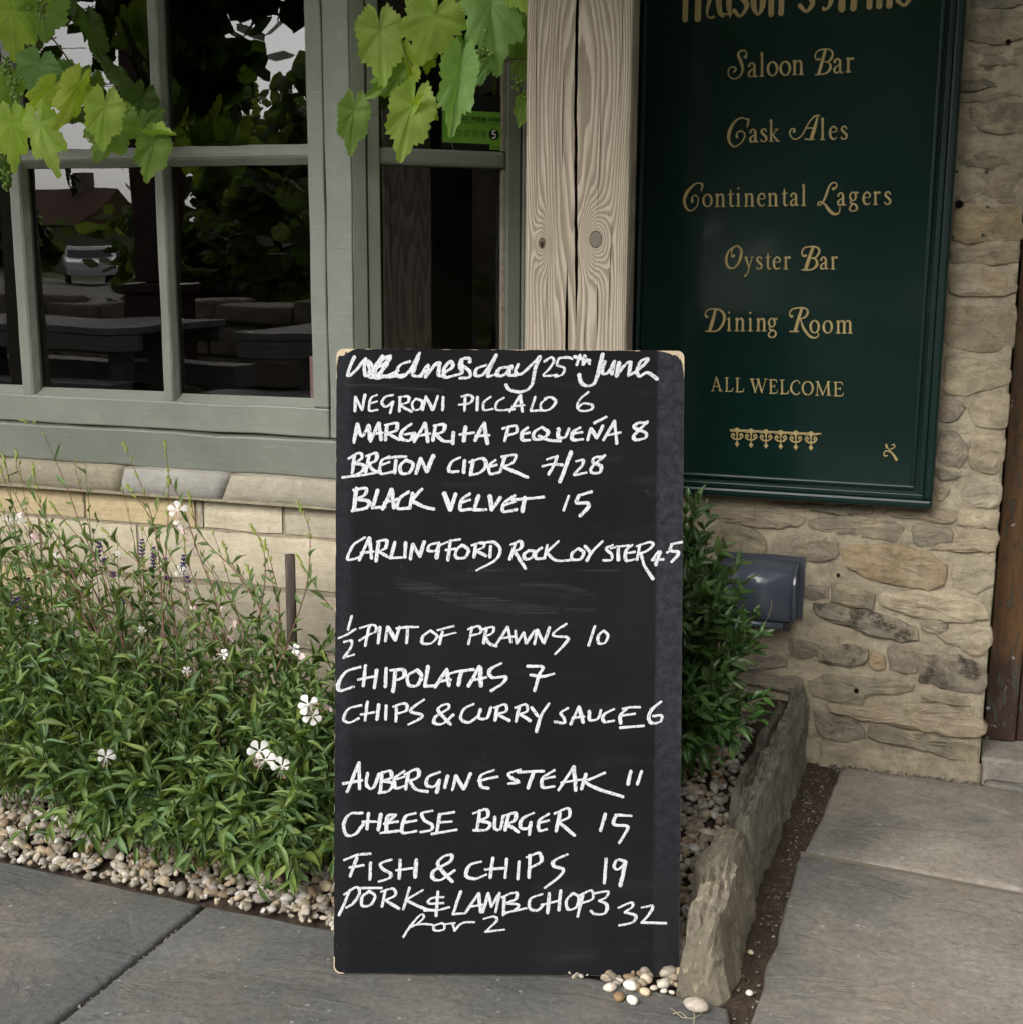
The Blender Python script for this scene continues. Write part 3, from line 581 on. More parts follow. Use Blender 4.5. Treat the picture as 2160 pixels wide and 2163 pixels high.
# putty slope above the bottom rail, per pane
panes_x = [(-3.33,-2.99),(-2.95,-2.61),(-2.57,-2.222),(-2.168,-1.812),(-1.770,-1.408)]
for (a, b) in panes_x:
    V = [(a,YG-.001,.913),(b,YG-.001,.916),(b+.012,YB+.004,.893),(a-.012,YB+.004,.892),(a,YG+.01,.890),(b,YG+.01,.890)]
    obj('putty', V, [(3,2,1,0),(0,1,5,4),(3,0,4),(1,2,5),(2,3,4,5)], S, win)
    for z0, z1 in ((.905,1.447),(1.480,2.02)):
        n = 22; V = [(a-.008+(b-a+.016)*i/n, YG+.004*0, z0-.008+(z1-z0+.016)*j/n) for j in range(n+1) for i in range(n+1)]
        ph = random.uniform(0,9); V = [(x, YG+.00022*math.sin(x*11+ph)*math.sin(z*7+ph)+.00003*math.sin(x*31+z*9+ph)+.0006*(x-a), z) for x,y,z in V]
        obj('pane', V, [(j*(n+1)+i, j*(n+1)+i+1, (j+1)*(n+1)+i+1, (j+1)*(n+1)+i) for j in range(n) for i in range(n)], M['glass'], win, True)
def mullion(xa, xb):
    xm = (xa+xb)/2; w_ = (xb-xa)/2     # moulded bar: square back, chamfer front
    prof = [(-w_,YG-.002),(-w_,YG-.010),(-w_*.62,YB+.004),(-w_*.42,YB+.001),(w_*.42,YB+.001),(w_*.62,YB+.004),(w_,YG-.010),(w_,YG-.002),(w_*.6,YG+.03),(-w_*.6,YG+.03)]
    k = len(prof); n = 24; V = []; Fc = []
    for i in range(n+1):
        z = .896+(2.02-.896)*i/n
        for (x, y) in prof: V.append((xm+x+.0016*fbm(xa,0,z*9+x*30), y, z))
    for i in range(n):
        for j in range(k): Fc.append((i*k+j,i*k+(j+1)%k,(i+1)*k+(j+1)%k,(i+1)*k+j))
    return obj('glazing_bar', V, Fc, S, win)
for (a, b) in ((-2.99,-2.95),(-2.61,-2.57),(-2.222,-2.168),(-1.812,-1.770)): mullion(a, b)
for (a, b) in panes_x:
    z0, z1 = 1.4415, 1.4855; prof = [(YG-.002,z0),(YG-.010,z0),(YB+.006,z0+.014),(YB+.003,z0+.020),(YB+.003,z1-.016),(YB+.006,z1-.012),(YG-.010,z1),(YG-.002,z1),(YG+.03,z1-.01),(YG+.03,z0+.01)]
    k = len(prof); n = 12; V = []; Fc = []
    for i in range(n+1):
        X = a-.004+(b-a+.008)*i/n
        for (y, z) in prof: V.append((X, y, z+.0018*fbm(X*12,1,z*20)))
    for i in range(n):
        for j in range(k): Fc.append((i*k+j,i*k+(j+1)%k,(i+1)*k+(j+1)%k,(i+1)*k+j))
    Fc += [tuple(range(k)), tuple(n*k+j for j in range(k))[::-1]]
    obj('glazing_bar', V, Fc, S, win)
rbox('stile', -1.408, -1.3675, YB+.001, YB+.045, .897, 2.02, S, win, .004, .0025, 5)
rbox('corner_post', -1.3635, XR, YB-.002, YB+.06, .8285, 2.10, S, win, .003, .0025, 6)
rbox('top_rail', -3.4, XR, YB+.003, YB+.05, 2.021, 2.10, S, win, .004)
# canted return
def rmem(name, t0,t1,o0,o1,z0,z1,b=.003): 
    return bevel(prism(name, [rp(t0,o0),rp(t1,o0),rp(t1,o1),rp(t0,o1)], z0, z1, S, win), b)
rmem('corner_post', .001,.036,-.001,-.05,.8285,2.10); rmem('stile', .0405,.070,-.006,-.05,.8285,2.10)
rmem('stile', .386,.420,-.006,-.05,.8285,2.10); rmem('stile', .424,.47,-.001,-.05,.8285,2.12)
rmem('glazing_bar', .0705,.3855,-.012,-.05,1.4415,1.480,.008); rmem('bottom_rail', .0705,.3855,-.006,-.05,.8285,.91); rmem('top_rail', .0705,.3855,-.006,-.05,2.02,2.10); 
bevel(prism('sill_board', [rp(-.0,.018),rp(.46,.018),rp(.46,-.07),rp(-.0,-.07)], .7365, .8262, M['sage_dark'], win), .004)
for z0, z1 in ((.905,1.445),(1.476,2.025)):
    a, b = rp(.066,-.030), rp(.390,-.030); obj('pane', [(*a,z0),(*b,z0),(*b,z1),(*a,z1)], [(0,1,2,3)], M['glass'], win)
# narrow unpainted bead on the return pane's right side
a = prism('timber_bead', [rp(.3775,-.0125),rp(.3852,-.0125),rp(.3852,-.028),rp(.3775,-.028)], .912, 1.440, M['beam'], win)
a = prism('timber_bead', [rp(.3775,-.0125),rp(.3852,-.0125),rp(.3852,-.028),rp(.3775,-.028)], 1.4815, 2.02, M['beam'], win)
# room behind
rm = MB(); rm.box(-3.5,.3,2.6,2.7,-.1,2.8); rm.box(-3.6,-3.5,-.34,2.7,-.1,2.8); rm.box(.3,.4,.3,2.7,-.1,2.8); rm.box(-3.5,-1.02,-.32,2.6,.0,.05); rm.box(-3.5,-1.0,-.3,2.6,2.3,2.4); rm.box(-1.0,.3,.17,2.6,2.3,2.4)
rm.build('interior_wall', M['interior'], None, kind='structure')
hb = MB(); hb.box(-3.5,XR+.03,YB-.03,.0,2.101,2.9); hb.add([(XR+.03,YB-.03,2.101),(-.97,-.03,2.101),(-.97,-.03,2.9),(XR+.03,YB-.03,2.9)],[(0,1,2,3)]); hb.build('upper_wall', M['mortar'], wall)
# pinkish menu card standing inside, at the right of the lower pane
k = NT('pink_dotted_card', .7, .2); v = k.ramp(k.vor(k.pos(), 90), (.12,(.30,.12,.12)), (.2,(.42,.24,.24))); k.col(v)
q = onY(664,752,-.34); q2 = onY(672,846,-.34); mb = MB(); mb.box(q[0]-.006,q[0]+.012,-.352,-.30,q2[2]-.04,q[2]); o = mb.build('menu_card', k.m); o['label'] = 'pinkish card standing inside the lower right corner of the large pane'; o['category'] = 'card'
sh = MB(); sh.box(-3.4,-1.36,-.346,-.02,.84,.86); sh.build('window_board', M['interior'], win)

# ================================================================ GREEN SIGN
sg = thing('pub_sign', 'tall bottle green pub sign board with gold lettering and moulded frame', 'sign')
SX0, SX1, SZ0, SZ1 = -.775, -.040, .688, 2.02; YS = -.045
def frame_ring(name, d0, d1, y0, y1, b=.003):
    for (x0,x1,z0,z1) in ((SX0+d0,SX1-d0,SZ0+d0,SZ0+d1),(SX0+d0,SX1-d0,SZ1-d1,SZ1-d0),(SX0+d0,SX0+d1,SZ0+d1,SZ1-d1),(SX1-d1,SX1-d0,SZ0+d1,SZ1-d1)):
        m = MB(); m.box(x0,x1,y0,y1,z0,z1); o = m.build(name, M['signframe'], sg); bevel(o, b)
m = MB(); m.box(SX0+.002,SX1-.002,YS,-.012,SZ0+.002,SZ1-.002); m.build('panel', M['sign'], sg)
frame_ring('frame_rail', 0, .020, YS-.018, -.013, .006); frame_ring('moulding', .0205, .032, YS-.014, YS+.004, .002); frame_ring('bead', .0405, .050, YS-.007, YS+.004, .003)
# ================================================================ brush-stroke lettering (strokes are thin raised ribbons)
def crom(P, sub=5):
    if len(P) < 3: 
        P = [np.array(p, float) for p in P]; return [P[0]+(P[-1]-P[0])*i/4 for i in range(5)] if len(P) == 2 else P
    P = [np.array(p, float) for p in P]; Q = [2*P[0]-P[1]]+P+[2*P[-1]-P[-2]]; out = []
    for i in range(1, len(Q)-2):
        p0,p1,p2,p3 = Q[i-1:i+3]
        for s in range(sub):
            t = s/sub; out.append(.5*((2*p1)+(p2-p0)*t+(2*p0-5*p1+4*p2-p3)*t*t+(3*p1-p0-3*p2+p3)*t**3))
    out.append(P[-1]); return out
def ribbon(mb, P, org, ux, uy, nrm, off, rough=0.0, seed=0, chisel=0.0):
    """P: list of (x,y,w) in metres on the plane org+ux*x+uy*y; width w"""
    n = len(P); V = []; Fc = []
    P = [p for i, p in enumerate(P) if i == 0 or math.hypot(p[0]-P[i-1][0], p[1]-P[i-1][1]) > 1e-5]; n = len(P)
    if n < 2: return
    for i, p in enumerate(P):
        a, b = P[max(i-1,0)], P[min(i+1,n-1)]; tx, ty = b[0]-a[0], b[1]-a[1]; L = math.hypot(tx,ty) or 1; tx/=L; ty/=L
        w = p[2]/2
        if chisel: w *= 1+chisel*(abs(tx*.35-ty*.94)-.6)
        e = 1+rough*fbm(p[0]*500+seed, p[1]*500, 0, 2); e2 = 1+rough*fbm(p[0]*500, p[1]*500+seed, 5, 2); o = off+.00012*i/n
        l = (p[0]-ty*w*e, p[1]+tx*w*e); r = (p[0]+ty*w*e2, p[1]-tx*w*e2)
        V += [org+ux*l[0]+uy*l[1]+nrm*o, org+ux*p[0]+uy*p[1]+nrm*(o+.00025), org+ux*r[0]+uy*r[1]+nrm*o]
    for i in range(n-1):
        a = i*3; Fc += [(a, a+1, a+4, a+3), (a+1, a+2, a+5, a+4)]
    for end, sgn in ((0,-1),(n-1,1)):
        p = P[end]; q = P[1] if end == 0 else P[-2]; tx, ty = (p[0]-q[0], p[1]-q[1]); L = math.hypot(tx,ty) or 1; tx/=L; ty/=L; w = p[2]/2; base = len(V)
        pts = [(p[0]+(tx*math.cos(t)-ty*math.sin(t))*w*.9, p[1]+(ty*math.cos(t)+tx*math.sin(t))*w*.9) for t in (-1.2,-.5,.5,1.2)]
        o = off+(.00012 if end else 0); V += [org+ux*a+uy*b+nrm*o for a,b in pts]
        c, l, r = end*3+1, end*3, end*3+2
        Fc += [(c, base, base+1), (c, base+1, base+2), (c, base+2, base+3)]
        Fc += [(c, r, base), (c, base+3, l)] if end else [(c, l, base), (c, base+3, r)]
    mb.add(V, Fc)

# ---- glyph templates for the sign: unit = x-height; strokes of (x,y,w)
def ell(cx, cy, rx, ry, thick, thin, n=16, rot=0.0):
    L = []
    for i in range(n+1):
        a = 2*PI*i/n+.5*PI; L.append((cx+rx*math.cos(a)+rot*math.sin(a)*ry, cy+ry*math.sin(a), thin+(thick-thin)*abs(math.cos(a-.15))))
    return L
SE = .085
def st(x, h, w=.17, flag=True): return ([[(x-.14,h-.10,.05),(x-.02,h-.01,.11),(x,h-.05,w)]] if flag else []) + [[(x,h-.05,w),(x,h*.5,w*.92),(x,.03,w)], [(x-.17,.03,SE*.7),(x,.045,SE),(x+.17,.03,SE*.7)]]
def arch(x): return [[(x,.66,.07),(x+.12,.86,.08),(x+.28,.96,.12),(x+.42,.86,.16),(x+.45,.6,.17),(x+.45,.04,.17)], [(x+.30,.03,SE*.7),(x+.45,.045,SE),(x+.61,.03,SE*.7)]]
G = {
 'a': (.66,[[(.10,.74,.19),(.13,.86,.12),(.28,.97,.10),(.43,.86,.15),(.46,.65,.17),(.46,.2,.17),(.52,.04,.13),(.66,.07,.06)],[(.46,.58,.07),(.25,.47,.09),(.09,.30,.16),(.10,.10,.15),(.22,.02,.11),(.38,.10,.08),(.46,.22,.07)]]),
 'l': (.40, st(.2,1.62)), 'i': (.40, st(.2,.98)+[[(.2,1.38,.19),(.2,1.385,.19),(.2,1.39,.19)]]),
 'o': (.80,[ell(.38,.49,.31,.46,.17,.075)]), 'n': (.82, st(.17,.98)+arch(.17)), 'm': (1.26, st(.17,.98)+arch(.17)+arch(.62)),
 'r': (.55, st(.17,.98)+[[(.17,.68,.07),(.27,.88,.09),(.42,.95,.15),(.48,.90,.17)]]),
 's': (.56,[[(.46,.80,.10),(.40,.93,.09),(.27,.98,.09),(.12,.86,.14),(.12,.70,.16),(.28,.53,.17),(.44,.36,.17),(.46,.18,.15),(.32,.03,.09),(.15,.04,.09),(.06,.16,.11)]]),
 'k': (.80, st(.17,1.62)+[[(.19,.42,.06),(.58,.88,.08)],[(.46,.93,.06),(.70,.93,.06)],[(.28,.52,.10),(.48,.25,.15),(.68,.04,.13)],[(.52,.03,.06),(.80,.03,.07)]]),
 't': (.50,[[(.20,1.30,.05),(.21,1.0,.14),(.20,.5,.16),(.21,.14,.16),(.31,.02,.12),(.46,.10,.06)],[(.03,.92,.06),(.22,.95,.08),(.43,.96,.07)]]),
 'e': (.64,[[(.10,.53,.06),(.35,.56,.06),(.55,.60,.08),(.54,.82,.13),(.34,.97,.10),(.14,.80,.14),(.07,.48,.17),(.14,.16,.16),(.34,.02,.12),(.56,.14,.06)]]),
 'g': (.70,[ell(.30,.66,.22,.32,.15,.075),[(.44,.88,.07),(.54,.97,.10),(.66,.93,.14)],[(.16,.38,.07),(.10,.22,.10),(.20,.12,.13),(.44,.06,.13),(.60,-.12,.15),(.54,-.36,.13),(.30,-.46,.09),(.08,-.36,.13),(.08,-.16,.13),(.24,.02,.08)]]),
 'y': (.72,[[(.0,.95,.06),(.14,.96,.07),(.26,.95,.05)],[(.13,.92,.16),(.24,.55,.16),(.38,.12,.13)],[(.48,.95,.05),(.60,.96,.07),(.72,.95,.05)],[(.61,.92,.08),(.38,.12,.09),(.26,-.28,.10),(.10,-.52,.12),(.04,-.50,.18)]]),
}
CAPS = {  # unit = cap height
 'A': [[(.33,.98,.05),(.05,.03,.05)],[(.33,.98,.10),(.62,.03,.12)],[(.14,.34,.045),(.52,.34,.045)],[(-.03,.02,.05),(.15,.02,.05)],[(.50,.02,.05),(.74,.02,.05)]],
 'L': [[(.14,.98,.11),(.14,.03,.11)],[(.02,.98,.05),(.27,.98,.05)],[(.02,.02,.05),(.3,.03,.07),(.5,.05,.07),(.58,.24,.05)]],
 'W': [[(.10,.97,.12),(.35,.03,.10)],[(.35,.03,.06),(.58,.95,.05)],[(.54,.97,.12),(.80,.03,.10)],[(.80,.03,.05),(1.06,.97,.05)],[(-.02,.98,.05),(.25,.98,.05)],[(.95,.98,.05),(1.16,.98,.05)],[(.42,.98,.05),(.62,.98,.05)]],
 'E': [[(.14,.98,.11),(.14,.03,.11)],[(.02,.98,.05),(.4,.975,.06),(.52,.95,.06),(.55,.80,.04)],[(.14,.53,.05),(.42,.53,.05)],[(.42,.62,.04),(.42,.43,.04)],[(.02,.02,.05),(.4,.03,.07),(.55,.06,.06),(.62,.24,.04)]],
 'C': [[(.66,.78,.05),(.62,.94,.05),(.42,.99,.06),(.18,.82,.10),(.09,.5,.12),(.16,.2,.11),(.40,.01,.07),(.58,.06,.06),(.68,.2,.05)]],
 'O': [ell(.44,.49,.36,.47,.115,.05)],
 'M': [[(.14,.95,.05),(.10,.03,.05)],[(.14,.97,.12),(.50,.05,.09)],[(.50,.05,.05),(.88,.95,.05)],[(.88,.97,.12),(.93,.03,.12)],[(.0,.98,.05),(.2,.98,.05)],[(.84,.98,.05),(1.02,.98,.05)],[(0,.02,.05),(.22,.02,.05)],[(.80,.02,.05),(1.07,.02,.05)]],
}
YT = YS-.0012                                                     # lettering plane on the sign panel
sux, suy, snr = np.array([1,0,0.]), np.array([0,0,1.]), np.array([0,-1,0.]); sorg = np.array([0,YT,0.])
def sw(ox, oy, sc): 
    def f(x, y): p = onY(ox+x/sc, oy+y/sc, YT); return np.array([p[0], p[2]])
    return f
def PS(s): return [tuple(float(v) for v in q.split(',')) for q in s.split()]
def sign_line(label, frame, caps, low, xh, base_mat='gold', slant=None):
    """caps: traced strokes 'x,y,w x,y,w' in that frame's pixels; low: (char, x, baseline y)"""
    f = frame; a0, a1 = f(500,300), f(900,300); mpp = np.linalg.norm(a1-a0)/400; mg, ms = MB(), MB(); i = 0; strokes = []
    for s in caps: 
        if isinstance(s, str): s = PS(s)
        strokes.append([(*f(q[0],q[1]), q[2]*mpp) for q in s])
    for ch, x, y in low:
        o, ox, oy = f(x,y), f(x+20,y), f(x,y-xh)
        du = (ox-o)/20*xh*np.array([1,1.0]); dv = (oy-o); wx = np.linalg.norm(dv)
        for s in G[ch][1]: strokes.append([(*(o+du*q[0]+dv*q[1]), q[2]*wx*.98) for q in s])
    for s in strokes:
        c = crom(s, 5); ribbon(mg, c, sorg, sux, suy, snr, .0006+.00005*(i%7), chisel=0); ribbon(ms, [(q[0]+.0006,q[1]-.0006,q[2]+.0016) for q in c], sorg, sux, suy, snr, .00012+.00001*(i%7)); i += 1
    L = mg.build('lettering', M['gold'], sg); L['label'] = label; sh_ = ms.build('shade_line', M['goldshade'], L)
f = sw(1500,80,5.358)
sign_line('gold words Saloon Bar', f, ["400,215,28 380,212,20 408,185,14 385,142,16 335,147,20 312,190,30 340,260,36 362,340,28 345,410,20 290,458,14 230,452,14 198,400,16 212,340,14 262,327,14 288,352,14 265,380,26",
  "1235,238,26 1195,240,14 1185,190,14 1215,145,14 1280,125,14 1350,130,16 1382,170,20 1368,230,26 1330,262,16 1280,270,10","1300,135,26 1262,270,34 1225,400,32","1290,268,10 1340,280,16 1358,330,28 1322,388,20 1260,408,14 1185,412,14"],
  [('a',418,443),('l',548,436),('o',636,430),('o',780,425),('n',922,416),('a',1388,396),('r',1530,387)], 168)
sign_line('gold words Cask Ales', f, ["412,1005,12 428,930,26 400,915,14 340,905,16 270,950,24 215,1050,38 205,1150,32 240,1215,20 285,1225,14 350,1180,14 385,1110,14 370,1062,14 320,1057,14 292,1090,16 300,1122,28",
  "945,1060,28 950,1030,16 915,1030,14 895,1080,14 930,1135,14 980,1140,14 1040,1090,14 1110,960,14 1180,885,18 1240,875,10","1215,880,16 1180,1010,36 1140,1140,38","1070,1145,12 1120,1147,14 1175,1145,12","1070,1020,12 1120,1018,14 1180,1018,12"],
  [('a',435,1180),('s',560,1176),('k',660,1172),('l',1238,1152),('e',1340,1147),('s',1470,1147)], 152)
f = sw(1420,360,4.019)
sign_line('gold words Continental Lagers', f, ["240,172,8 252,122,20 225,105,10 180,120,14 118,190,28 97,260,26 120,325,16 160,340,10 205,300,9 215,240,9 195,210,9 165,225,10 165,262,24",
  "1362,155,26 1388,140,12 1390,110,10 1360,102,10 1330,130,14 1305,200,20 1280,260,14 1250,295,10 1232,285,12 1248,265,12 1290,285,16 1340,350,26 1385,370,16 1415,350,10 1420,310,9"],
  [('o',252,308),('n',358,308),('t',468,306),('i',534,305),('n',605,305),('e',718,302),('n',806,302),('t',925,299),('a',995,299),('l',1090,299),('a',1395,297),('g',1497,293),('e',1612,291),('r',1702,290),('s',1795,289)], 112)
sign_line('gold words Oyster Bar', f, ["520,722,24 500,730,10 505,670,10 545,640,14 580,670,18 580,720,24 555,790,16 510,830,12 465,810,18 455,740,22 480,680,14 530,640,10",
  "1130,722,22 1105,725,12 1098,690,12 1120,655,12 1180,645,12 1230,655,14 1245,690,18 1215,735,14 1170,742,8","1190,655,22 1160,740,28 1130,835,28","1170,740,8 1215,755,14 1225,800,22 1190,835,14 1140,845,12 1095,842,10"],
  [('y',607,838),('s',705,838),('t',786,838),('e',850,838),('r',942,838),('a',1250,838),('r',1342,838)], 108)
f = sw(1460,620,5.076)
sign_line('gold words Dining Room', f, ["165,250,30 145,230,14 160,185,14 210,165,14 290,170,18 340,210,24 350,270,30 320,350,24 260,400,16 150,402,14","255,175,26 225,290,36 195,395,36",
  "1075,245,30 1050,230,14 1065,180,14 1120,155,14 1210,155,16 1245,190,22 1225,245,20 1160,275,10","1180,165,26 1140,290,32 1110,400,32","1050,405,12 1100,406,14 1145,405,12","1170,280,12 1200,370,24 1260,450,26 1320,475,16 1360,450,12 1355,425,12"],
  [('i',372,400),('n',460,402),('i',600,403),('n',690,403),('g',817,404),('o',1265,424),('o',1405,426),('m',1548,427)], 142)
caps = []
for ch, x, y, w_ in (('A',215,1046,108),('L',355,1051,88),('L',468,1056,92),('W',628,1065,178),('E',828,1073,92),('L',946,1077,96),('C',1052,1084,108),('O',1178,1088,130),('M',1330,1093,158),('E',1520,1100,108)):
    wn = {'A':.72,'L':.58,'W':1.14,'E':.62,'C':.68,'O':.86,'M':1.05}[ch]
    for s in CAPS[ch]: caps.append([(x+q[0]/wn*w_, y-q[1]*152, q[2]*165) for q in s])
sign_line('gold capitals ALL WELCOME', f, caps, [], 150)
orn = ["412,1458,14 700,1472,14 1000,1487,14 1385,1504,14"]
for xc, yb in ((487,1462),(637,1470),(797,1478),(955,1486),(1117,1493),(1280,1500)):
    orn += [f"{xc},{yb},60 {xc},{yb+14},46 {xc},{yb+40},18 {xc},{yb+100},12 {xc},{yb+135},12", f"{xc},{yb+120},8 {xc},{yb+138},26 {xc},{yb+152},50 {xc},{yb+166},26 {xc},{yb+182},8"]
    for sg_ in (-1,1):
        orn.append(f"{xc+sg_*4},{yb+100},14 {xc+sg_*34},{yb+92},18 {xc+sg_*60},{yb+66},15 {xc+sg_*48},{yb+40},14 {xc+sg_*30},{yb+52},14 {xc+sg_*36},{yb+66},16")
        orn.append(f"{xc+sg_*8},{yb+12},12 {xc+sg_*50},{yb+16},10 {xc+sg_*74},{yb+8},12")
sign_line('gold scrollwork border ornament', f, orn, [], 100)
f3 = sw(1300,560,2.243)
sign_line('small gold scrolled sprig', f3, ["1282,848,5 1292,872,5 1306,888,7 1318,902,9 1330,922,13","1298,872,5 1312,868,6 1322,858,6 1316,849,5 1308,853,6","1300,884,5 1280,880,6 1270,892,6 1276,905,6 1285,901,6","1278,852,5 1284,860,9 1280,868,4"], [], 100)
f = sw(1420,0,3.71)
sign_line('gold blackletter name at the top of the sign', f, [
 "105,-230,42 100,-40,44 97,155,44","208,-230,46 200,-40,48 195,150,50","310,-200,26 300,-60,40 272,70,24 272,120,14 300,138,14 322,130,22","100,-230,20 150,-180,20 208,-230,20 260,-190,20 310,-230,20",
 "362,-120,40 360,20,46 372,100,34 400,132,10","445,-130,36 440,40,42 448,120,14","372,100,14 425,110,14 470,90,8","440,80,30 450,110,26 445,138,6","360,-130,20 400,-150,20 445,-130,24",
 "575,-130,22 510,-110,30 520,-40,34 575,20,40 570,75,30 525,125,22 480,80,34","640,-110,38 632,20,44 645,85,34 665,118,12","702,-110,36 706,20,44 690,85,30 665,118,12","640,-110,20 672,-140,20 702,-110,20",
 "775,-140,40 773,0,42 770,114,42","856,-130,38 852,0,42 848,106,42","775,-110,20 815,-140,24 856,-120,24",
 "930,-230,26 940,-180,20 925,-140,8","1095,-120,20 1050,-100,28 1060,-40,32 1096,10,38 1085,50,32 1045,88,22 995,42,34",
 "1300,-240,14 1255,-120,30 1240,10,34 1215,60,18 1185,74,20 1180,60,22","1330,-240,44 1328,-80,50 1325,72,52","1255,-80,14 1290,-80,14 1330,-80,14",
 "1420,-130,40 1420,0,46 1415,66,48","1420,-110,16 1460,-140,26 1490,-120,14","1545,-140,40 1543,0,42 1540,54,44","1622,-130,40 1620,0,44 1618,50,44","1702,-130,40 1700,0,44 1697,46,46","1545,-120,18 1585,-150,20 1622,-120,20 1660,-150,20 1702,-120,20",
 "1850,-130,20 1805,-110,28 1812,-60,32 1852,-20,38 1845,10,30 1810,40,20 1762,2,32"], [], 100)

# ================================================================ CHALKBOARD
BLp = onZ(705,2060); BRp = onZ(1433,2066); BLp[2] = BRp[2] = .003
bu = (BRp-BLp); BW = float(np.linalg.norm(bu)); bu /= BW; lean = math.radians(10.4)
bn0 = np.array([bu[1], -bu[0], 0.]); bup = np.array([-bn0[0]*math.sin(lean), -bn0[1]*math.sin(lean), math.cos(lean)]); bnr = np.cross(bu, bup); BH = 1.101
Rm = Matrix([[bu[0], -bnr[0], bup[0], BLp[0]], [bu[1], -bnr[1], bup[1], BLp[1]], [bu[2], -bnr[2], bup[2], BLp[2]], [0,0,0,1]])
bd = thing('chalkboard', 'black A-board listing the drinks and dishes of the day in white chalk pen', 'chalkboard'); bd.matrix_world = Rm
# board local frame: x across, y backwards, z up
def outline(n=5, r=.012):
    P = []
    for cx, cz, a0 in ((r,r,180),(BW-r,r,270),(BW-r,BH-r,0),(r,BH-r,90)):
        for i in range(n): a = math.radians(a0+90*i/(n-1)); P.append((cx+r*math.cos(a), cz+r*math.sin(a)))
    return P
O = outline(); k_ = len(O); T = .018
V = [(x,.0,z) for x,z in O]+[(x,T,z) for x,z in O]
obj('panel', V, [tuple(range(k_)), tuple(k_+i for i in range(k_))[::-1]], M['board'], bd)
V = []; n_ = 0; ed = MB()
# worn plywood edge: band round the rim, with bare chipped wood at the corners
dense = []
for a, b in zip(O, O[1:]+O[:1]):
    m = max(1,int(math.hypot(b[0]-a[0],b[1]-a[1])/.004))
    for i in range(m): dense.append((a[0]+(b[0]-a[0])*i/m, a[1]+(b[1]-a[1])*i/m))
kk = len(dense); Vf, Fe, Vp, Fp = [], [], [], []
for j,(x,z) in enumerate(dense):
    cxd, czd = x-BW/2, z-BH/2; q = fbm(x*30, z*30, 4, 4)
    corner = (max(0, 1-math.hypot(BW-x, BH-z)/.050)*1.2 + max(0, 1-math.hypot(x, BH-z)/.035)) ; topw = .35 if z > BH-.002 else (.30 if x < .012 else .12)
    wear = max(0, (.0010*topw*3 + .0062*min(corner,1))*(.5+1.5*max(q,0)+corner*.6) - .0005) if z > .02 else 0
    if z < .03 and x < .02: wear = .002
    nx, nz = (1 if x > BW-.012 else -1 if x < .012 else 0), (1 if z > BH-.012 else -1 if z < .012 else 0)
    Vp += [(x, -.0005, z), (x-nx*wear, -.0005, z-nz*wear), (x+nx*.0003, T, z+nz*.0003)]
for j in range(kk):
    a, b = j*3, ((j+1)%kk)*3; Fp += [(a, a+1, b+1, b), (a+2, a, b, b+2)]
obj('worn_edge', Vp, [f_[::-1] for f_ in Fp], M['ply'], bd)
# rear leaf and hinges (hidden behind, seen only from a step aside)
m = MB(); m.box(.05,BW-.05,0,.012,-.02,BH-.10); o = m.build('rear_leaf', M['board'], bd); o.location = (0,.40,-.02); o.rotation_euler = (math.radians(17.5),0,0); 
for hx in (.12, BW-.16): m = MB(); m.box(hx,hx+.04,T,T+.03,BH-.06,BH-.03); m.build('hinge', M['rubber'], bd)
# chalk writing, traced: coordinates are photograph-zoom pixels, put on the board's plane
def onboard(px, py):
    d = ray(px, py); t = np.dot(bnr, BLp-CAM)/np.dot(bnr, d); p = CAM+d*t-BLp; return float(np.dot(p,bu)), float(np.dot(p,bup))
ZO = {1:(700,720), 2:(700,1100), 3:(700,1560)}
def chalk(label, z, width, txt, name='chalk_line'):
    mb = MB(); i = 0; oxy = ZO[z]
    for s in txt.replace('\n',' ').split(';'):
        pts = [tuple(float(v) for v in q.split(',')) for q in s.split()]
        if not pts: continue
        P = []
        for q in pts:
            x, y = onboard(oxy[0]+q[0]/2.5382, oxy[1]+q[1]/2.5382); P.append((x, y, (q[2] if len(q) > 2 else width)*.000358*(1+.12*math.sin(i*2.3+q[0]*.05))))
        if len(P) == 1: P = P+[(P[0][0]+.001,P[0][1]+.0005,P[0][2])]
        ribbon(mb, crom(P, 6), np.array([0,0,0.]), np.array([1,0,0.]), np.array([0,0,1.]), np.array([0,-1,0.]), .0006+.00005*(i%13), .30, i*3.1, .5); i += 1
    o = mb.build(name, M['chalk'], bd); o['label'] = label; return o
